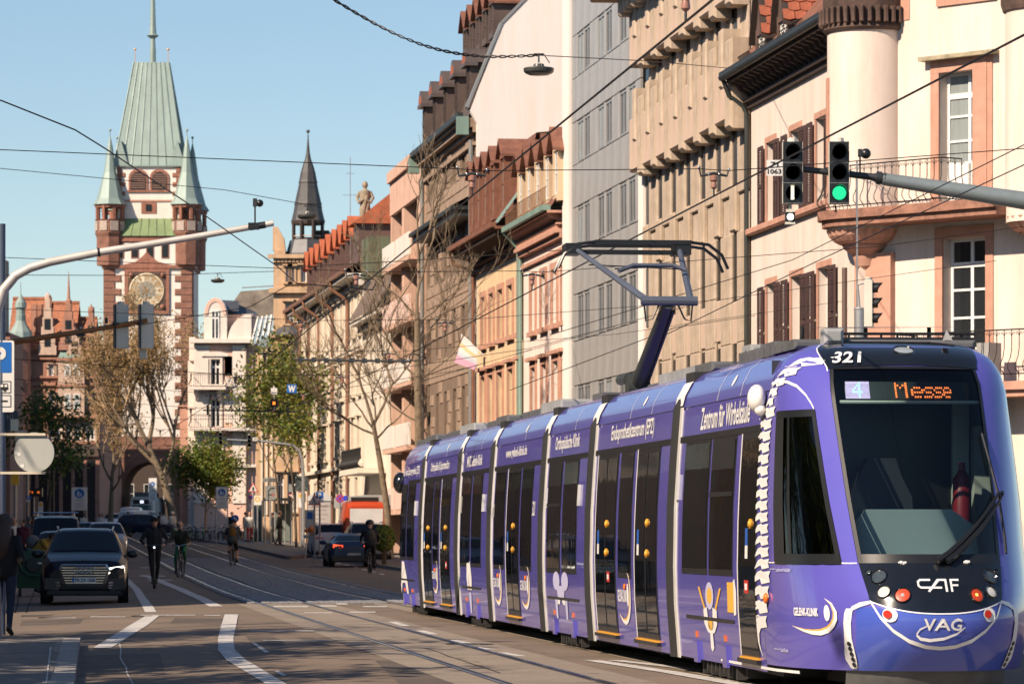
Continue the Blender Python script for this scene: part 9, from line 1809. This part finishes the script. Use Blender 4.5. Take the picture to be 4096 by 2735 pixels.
def tree(name, label, loc, seed, trunk, tr, depth, L, spread=.55, up=.1, minr=.006, leaf=None, lm=None, ls=.12, per=3, bark=None, twig=None, kids=(2, 3), ratio=.74, group=None, first=None, cat='tree', crad=.6, wig=.12):
 r = random.Random(seed); o = thing(name, label, cat, tuple(loc), 0, group); mb = MB(); pts = [V(q) for q in trunk]; n = len(pts); mb.tube([pts[0] - V((0, 0, .3))] + pts, [tr * 1.25] + [tr * (1 - .5 * k / (n - 1)) for k in range(n)], 10); mb.build('trunk', bark or BARK, o, smooth=.9)
 out, tips = [], []; top = pts[-1]; d0 = (pts[-1] - pts[-2]).normalized()
 for (f, d, l, rr) in (first or [(1., d0, L, tr * .5), (1., (d0 + V((.5, .2, 0))).normalized(), L * .9, tr * .42), (.85, (d0 + V((-.6, .1, .1))).normalized(), L * .9, tr * .4), (.7, V((.5, -.6, .6)).normalized(), L * .8, tr * .35)]):
  k = f * (n - 1); i = min(n - 2, int(k)); grow(r, pts[i].lerp(pts[i + 1], k - i), V(d).normalized(), l, rr, depth, out, tips, spread, up, wig, minr, kids, ratio)
 lo, hi = MB(), MB()
 for p, q, dp in out: (hi if dp >= depth - 1 else lo).tube(p, q, 6 if dp >= depth - 1 else (4 if dp > 0 else 3), False)
 hi.build('limb', bark or BARK, o, smooth=.9); tw = lo.build('twigs', twig or bark or BARK, o); tag(tw, kind='stuff')
 if leaf:
  mbs = [MB() for _ in lm]
  for q, d, dp in tips:
   if dp > leaf: continue
   for _ in range(per):
    c = q + V((r.gauss(0, 1), r.gauss(0, 1), r.gauss(0, 1))) * crad; a = V((r.uniform(-1, 1), r.uniform(-1, 1), r.uniform(-1, 1))).normalized(); b = a.orthogonal().normalized(); s = ls * r.uniform(.6, 1.4); w = b * s * .5
    mbs[r.randrange(len(lm))].add([c - a * s, c + w, c + a * s, c - w], [[0, 1, 2, 3]])
  for m_, b in zip(lm, mbs): tag(b.build('leaves', m_, o), kind='stuff')
 return o
b = G(at(1674, 0, 135).x, 135, .12); tree('bare_tree', 'tall straight bare tree rising behind the tram roof', b, 5, [(0, 0, 0), (.05, 0, 3), (-.02, 0, 6), (-.05, 0, 8.6)], .19, 5, 2.9, .7, .1, .006, kids=(2, 3), ratio=.76, wig=.22, first=[(1., (-.05, 0, 1), 2.0, .07), (.98, (-.8, .1, .7), 1.6, .045), (.95, (.8, -.1, .6), 1.4, .04), (.7, (.9, 0, .55), 1.5, .04), (.72, (-.85, .2, .6), 1.7, .045), (.55, (-.9, 0, .45), 1.3, .035), (.86, (.5, .5, .8), 1.5, .04)])
b = G(at(1560, 0, 172).x, 172, .12); tree('bare_tree', 'leaning bare tree with spreading crown before the cream building', b, 11, [(0, 0, 0), (-.12, 0, 2), (-.45, 0, 4.2), (-.7, 0, 5.6)], .18, 5, 3.0, .7, .1, .006, kids=(2, 3), ratio=.78, wig=.22, first=[(1., (-.35, 0, 1), 2.2, .085), (1., (.55, 0, .8), 2.0, .07), (.9, (-.9, .1, .45), 2.2, .055), (.85, (.6, .3, .5), 1.7, .045), (.95, (-.6, -.3, .8), 1.9, .05), (.95, (.1, .3, 1), 2., .05)])
b = G(at(700, 0, 330).x, 330); tree('bare_tree', 'huge bare tree with a haze of fine twigs before the gate tower', b, 21, [(0, 0, 0), (-.3, 0, 2.), (-1.0, 0, 4.6), (-2.1, 0, 7.0)], .42, 6, 3.9, .62, .16, .016, leaf=1, lm=[LEAFB], ls=.11, per=5, twig=TWIG, kids=(2, 3), ratio=.77, crad=.45, first=[(1., (-.5, 0, 1), 3.8, .24), (1., (.2, .3, 1), 3.8, .22), (.8, (-.9, .1, .8), 3.8, .2), (.66, (.9, .2, 1.), 4., .18), (.66, (.35, .1, 1.), 4.2, .2), (.9, (-.8, -.4, .5), 3.6, .16)])
b = G(at(440, 0, 340).x, 340); tree('bare_tree', 'smaller bare tree left of the huge one before the tower', b, 23, [(0, 0, 0), (.1, 0, 2.4), (.2, 0, 5.)], .28, 5, 3., .6, .15, .014, leaf=1, lm=[LEAFB], ls=.12, per=3, twig=TWIG, crad=.3)
b = G(at(822, 0, 264).x, 264); tree('leafy_tree', 'small bushy spring green tree with pale trunk above the parked bicycles', b, 31, [(0, 0, 0), (0, 0, 1.4), (.03, 0, 2.4)], .1, 4, 1.35, .75, .06, .01, leaf=3, lm=[LEAFG, LEAFY, LEAFG, LEAFD], ls=.12, per=26, crad=.5, bark=mat('pale_bark', (.45, .3, .16), .9, var=.2), kids=(2, 3), ratio=.8)
for px, Y, sd, lab in ((1120, 222, 41, 'left of two slim trees with thin yellow green leaves'), (1186, 212, 43, 'right of two slim trees with thin yellow green leaves')):
 b = G(at(px, 0, Y).x, Y); tree('slim_tree', lab, b, sd, [(0, 0, 0), (-.1, 0, 2.5), (-.3, 0, 4.6)], .085, 4, 1.9, .5, .25, .008, leaf=2, lm=[LEAFG, LEAFY, LEAFY, LEAFD], ls=.12, per=15, bark=BARKD, crad=.5, kids=(2, 3), ratio=.82, group=None)
b = G(at(190, 0, 250).x, 250); tree('leafy_tree', 'dark green leafy tree shaded in front of the red stone house', b, 51, [(0, 0, 0), (.05, 0, 2.2), (.3, 0, 4.4)], .16, 4, 1.9, .7, -.02, .01, leaf=2, lm=[LEAFD, LEAFG], ls=.15, per=8, bark=BARKD, crad=.5, kids=(2, 3), ratio=.8)
b = G(at(1536, 0, 150).x, 150, .12); hd_ = thing('hedge', 'clipped green hedge bush at the kerb behind the tram', 'bush', tuple(b)); r = random.Random(3); mbs = [MB(), MB()]
for _ in range(2600):
 u = V((r.gauss(0, 1), r.gauss(0, 1), r.gauss(0, 1))).normalized() * r.uniform(.75, 1.03); c = V((u.x * .42, u.y * 1.6, .95 + u.z * .5)); a = V((r.uniform(-1, 1), r.uniform(-1, 1), r.uniform(-1, 1))).normalized(); q = a.orthogonal().normalized(); s = .055; mbs[r.randrange(2)].add([c - a * s, c + q * s * .6, c + a * s, c - q * s * .6], [[0, 1, 2, 3]])
for m_, q in zip((LEAFG, LEAFD), mbs): tag(q.build('leaves', m_, hd_), kind='stuff')
mb = MB(); 
for k in range(7): mb.tube([(.1 * math.sin(k), -1.2 + .4 * k, -.1), (.15 * math.cos(k), -1.2 + .4 * k, .9)], .025, 5)
mb.build('stem', BARKD, hd_)
for k, (x, y, h, sd) in enumerate(((-11.2, 33.5, 8.2, 61), (-12.4, 41.0, 9., 62), (-11.0, 46.5, 7.6, 63), (-13.4, 53.0, 9.4, 64), (-15.2, 37.0, 11, 65), (-9.6, 27.0, 7.5, 66))):
 tree('leafy_tree', 'budding street tree on the near left pavement, number ' .replace(', number ', ' ') + ('by the camera', 'second along the kerb', 'in the middle of the row', 'last before the side street', 'behind the kerb row', 'nearest the stop')[k], V((x, y, .05)), sd, [(0, 0, 0), (.05, 0, 1.6), (0, .1, 3.)], .16, 4, h * .24, .7, .08, .012, leaf=2, lm=[LEAFG, LEAFY], ls=.18, per=14, bark=BARKD, crad=.6, kids=(2, 3), ratio=.8, group=None)
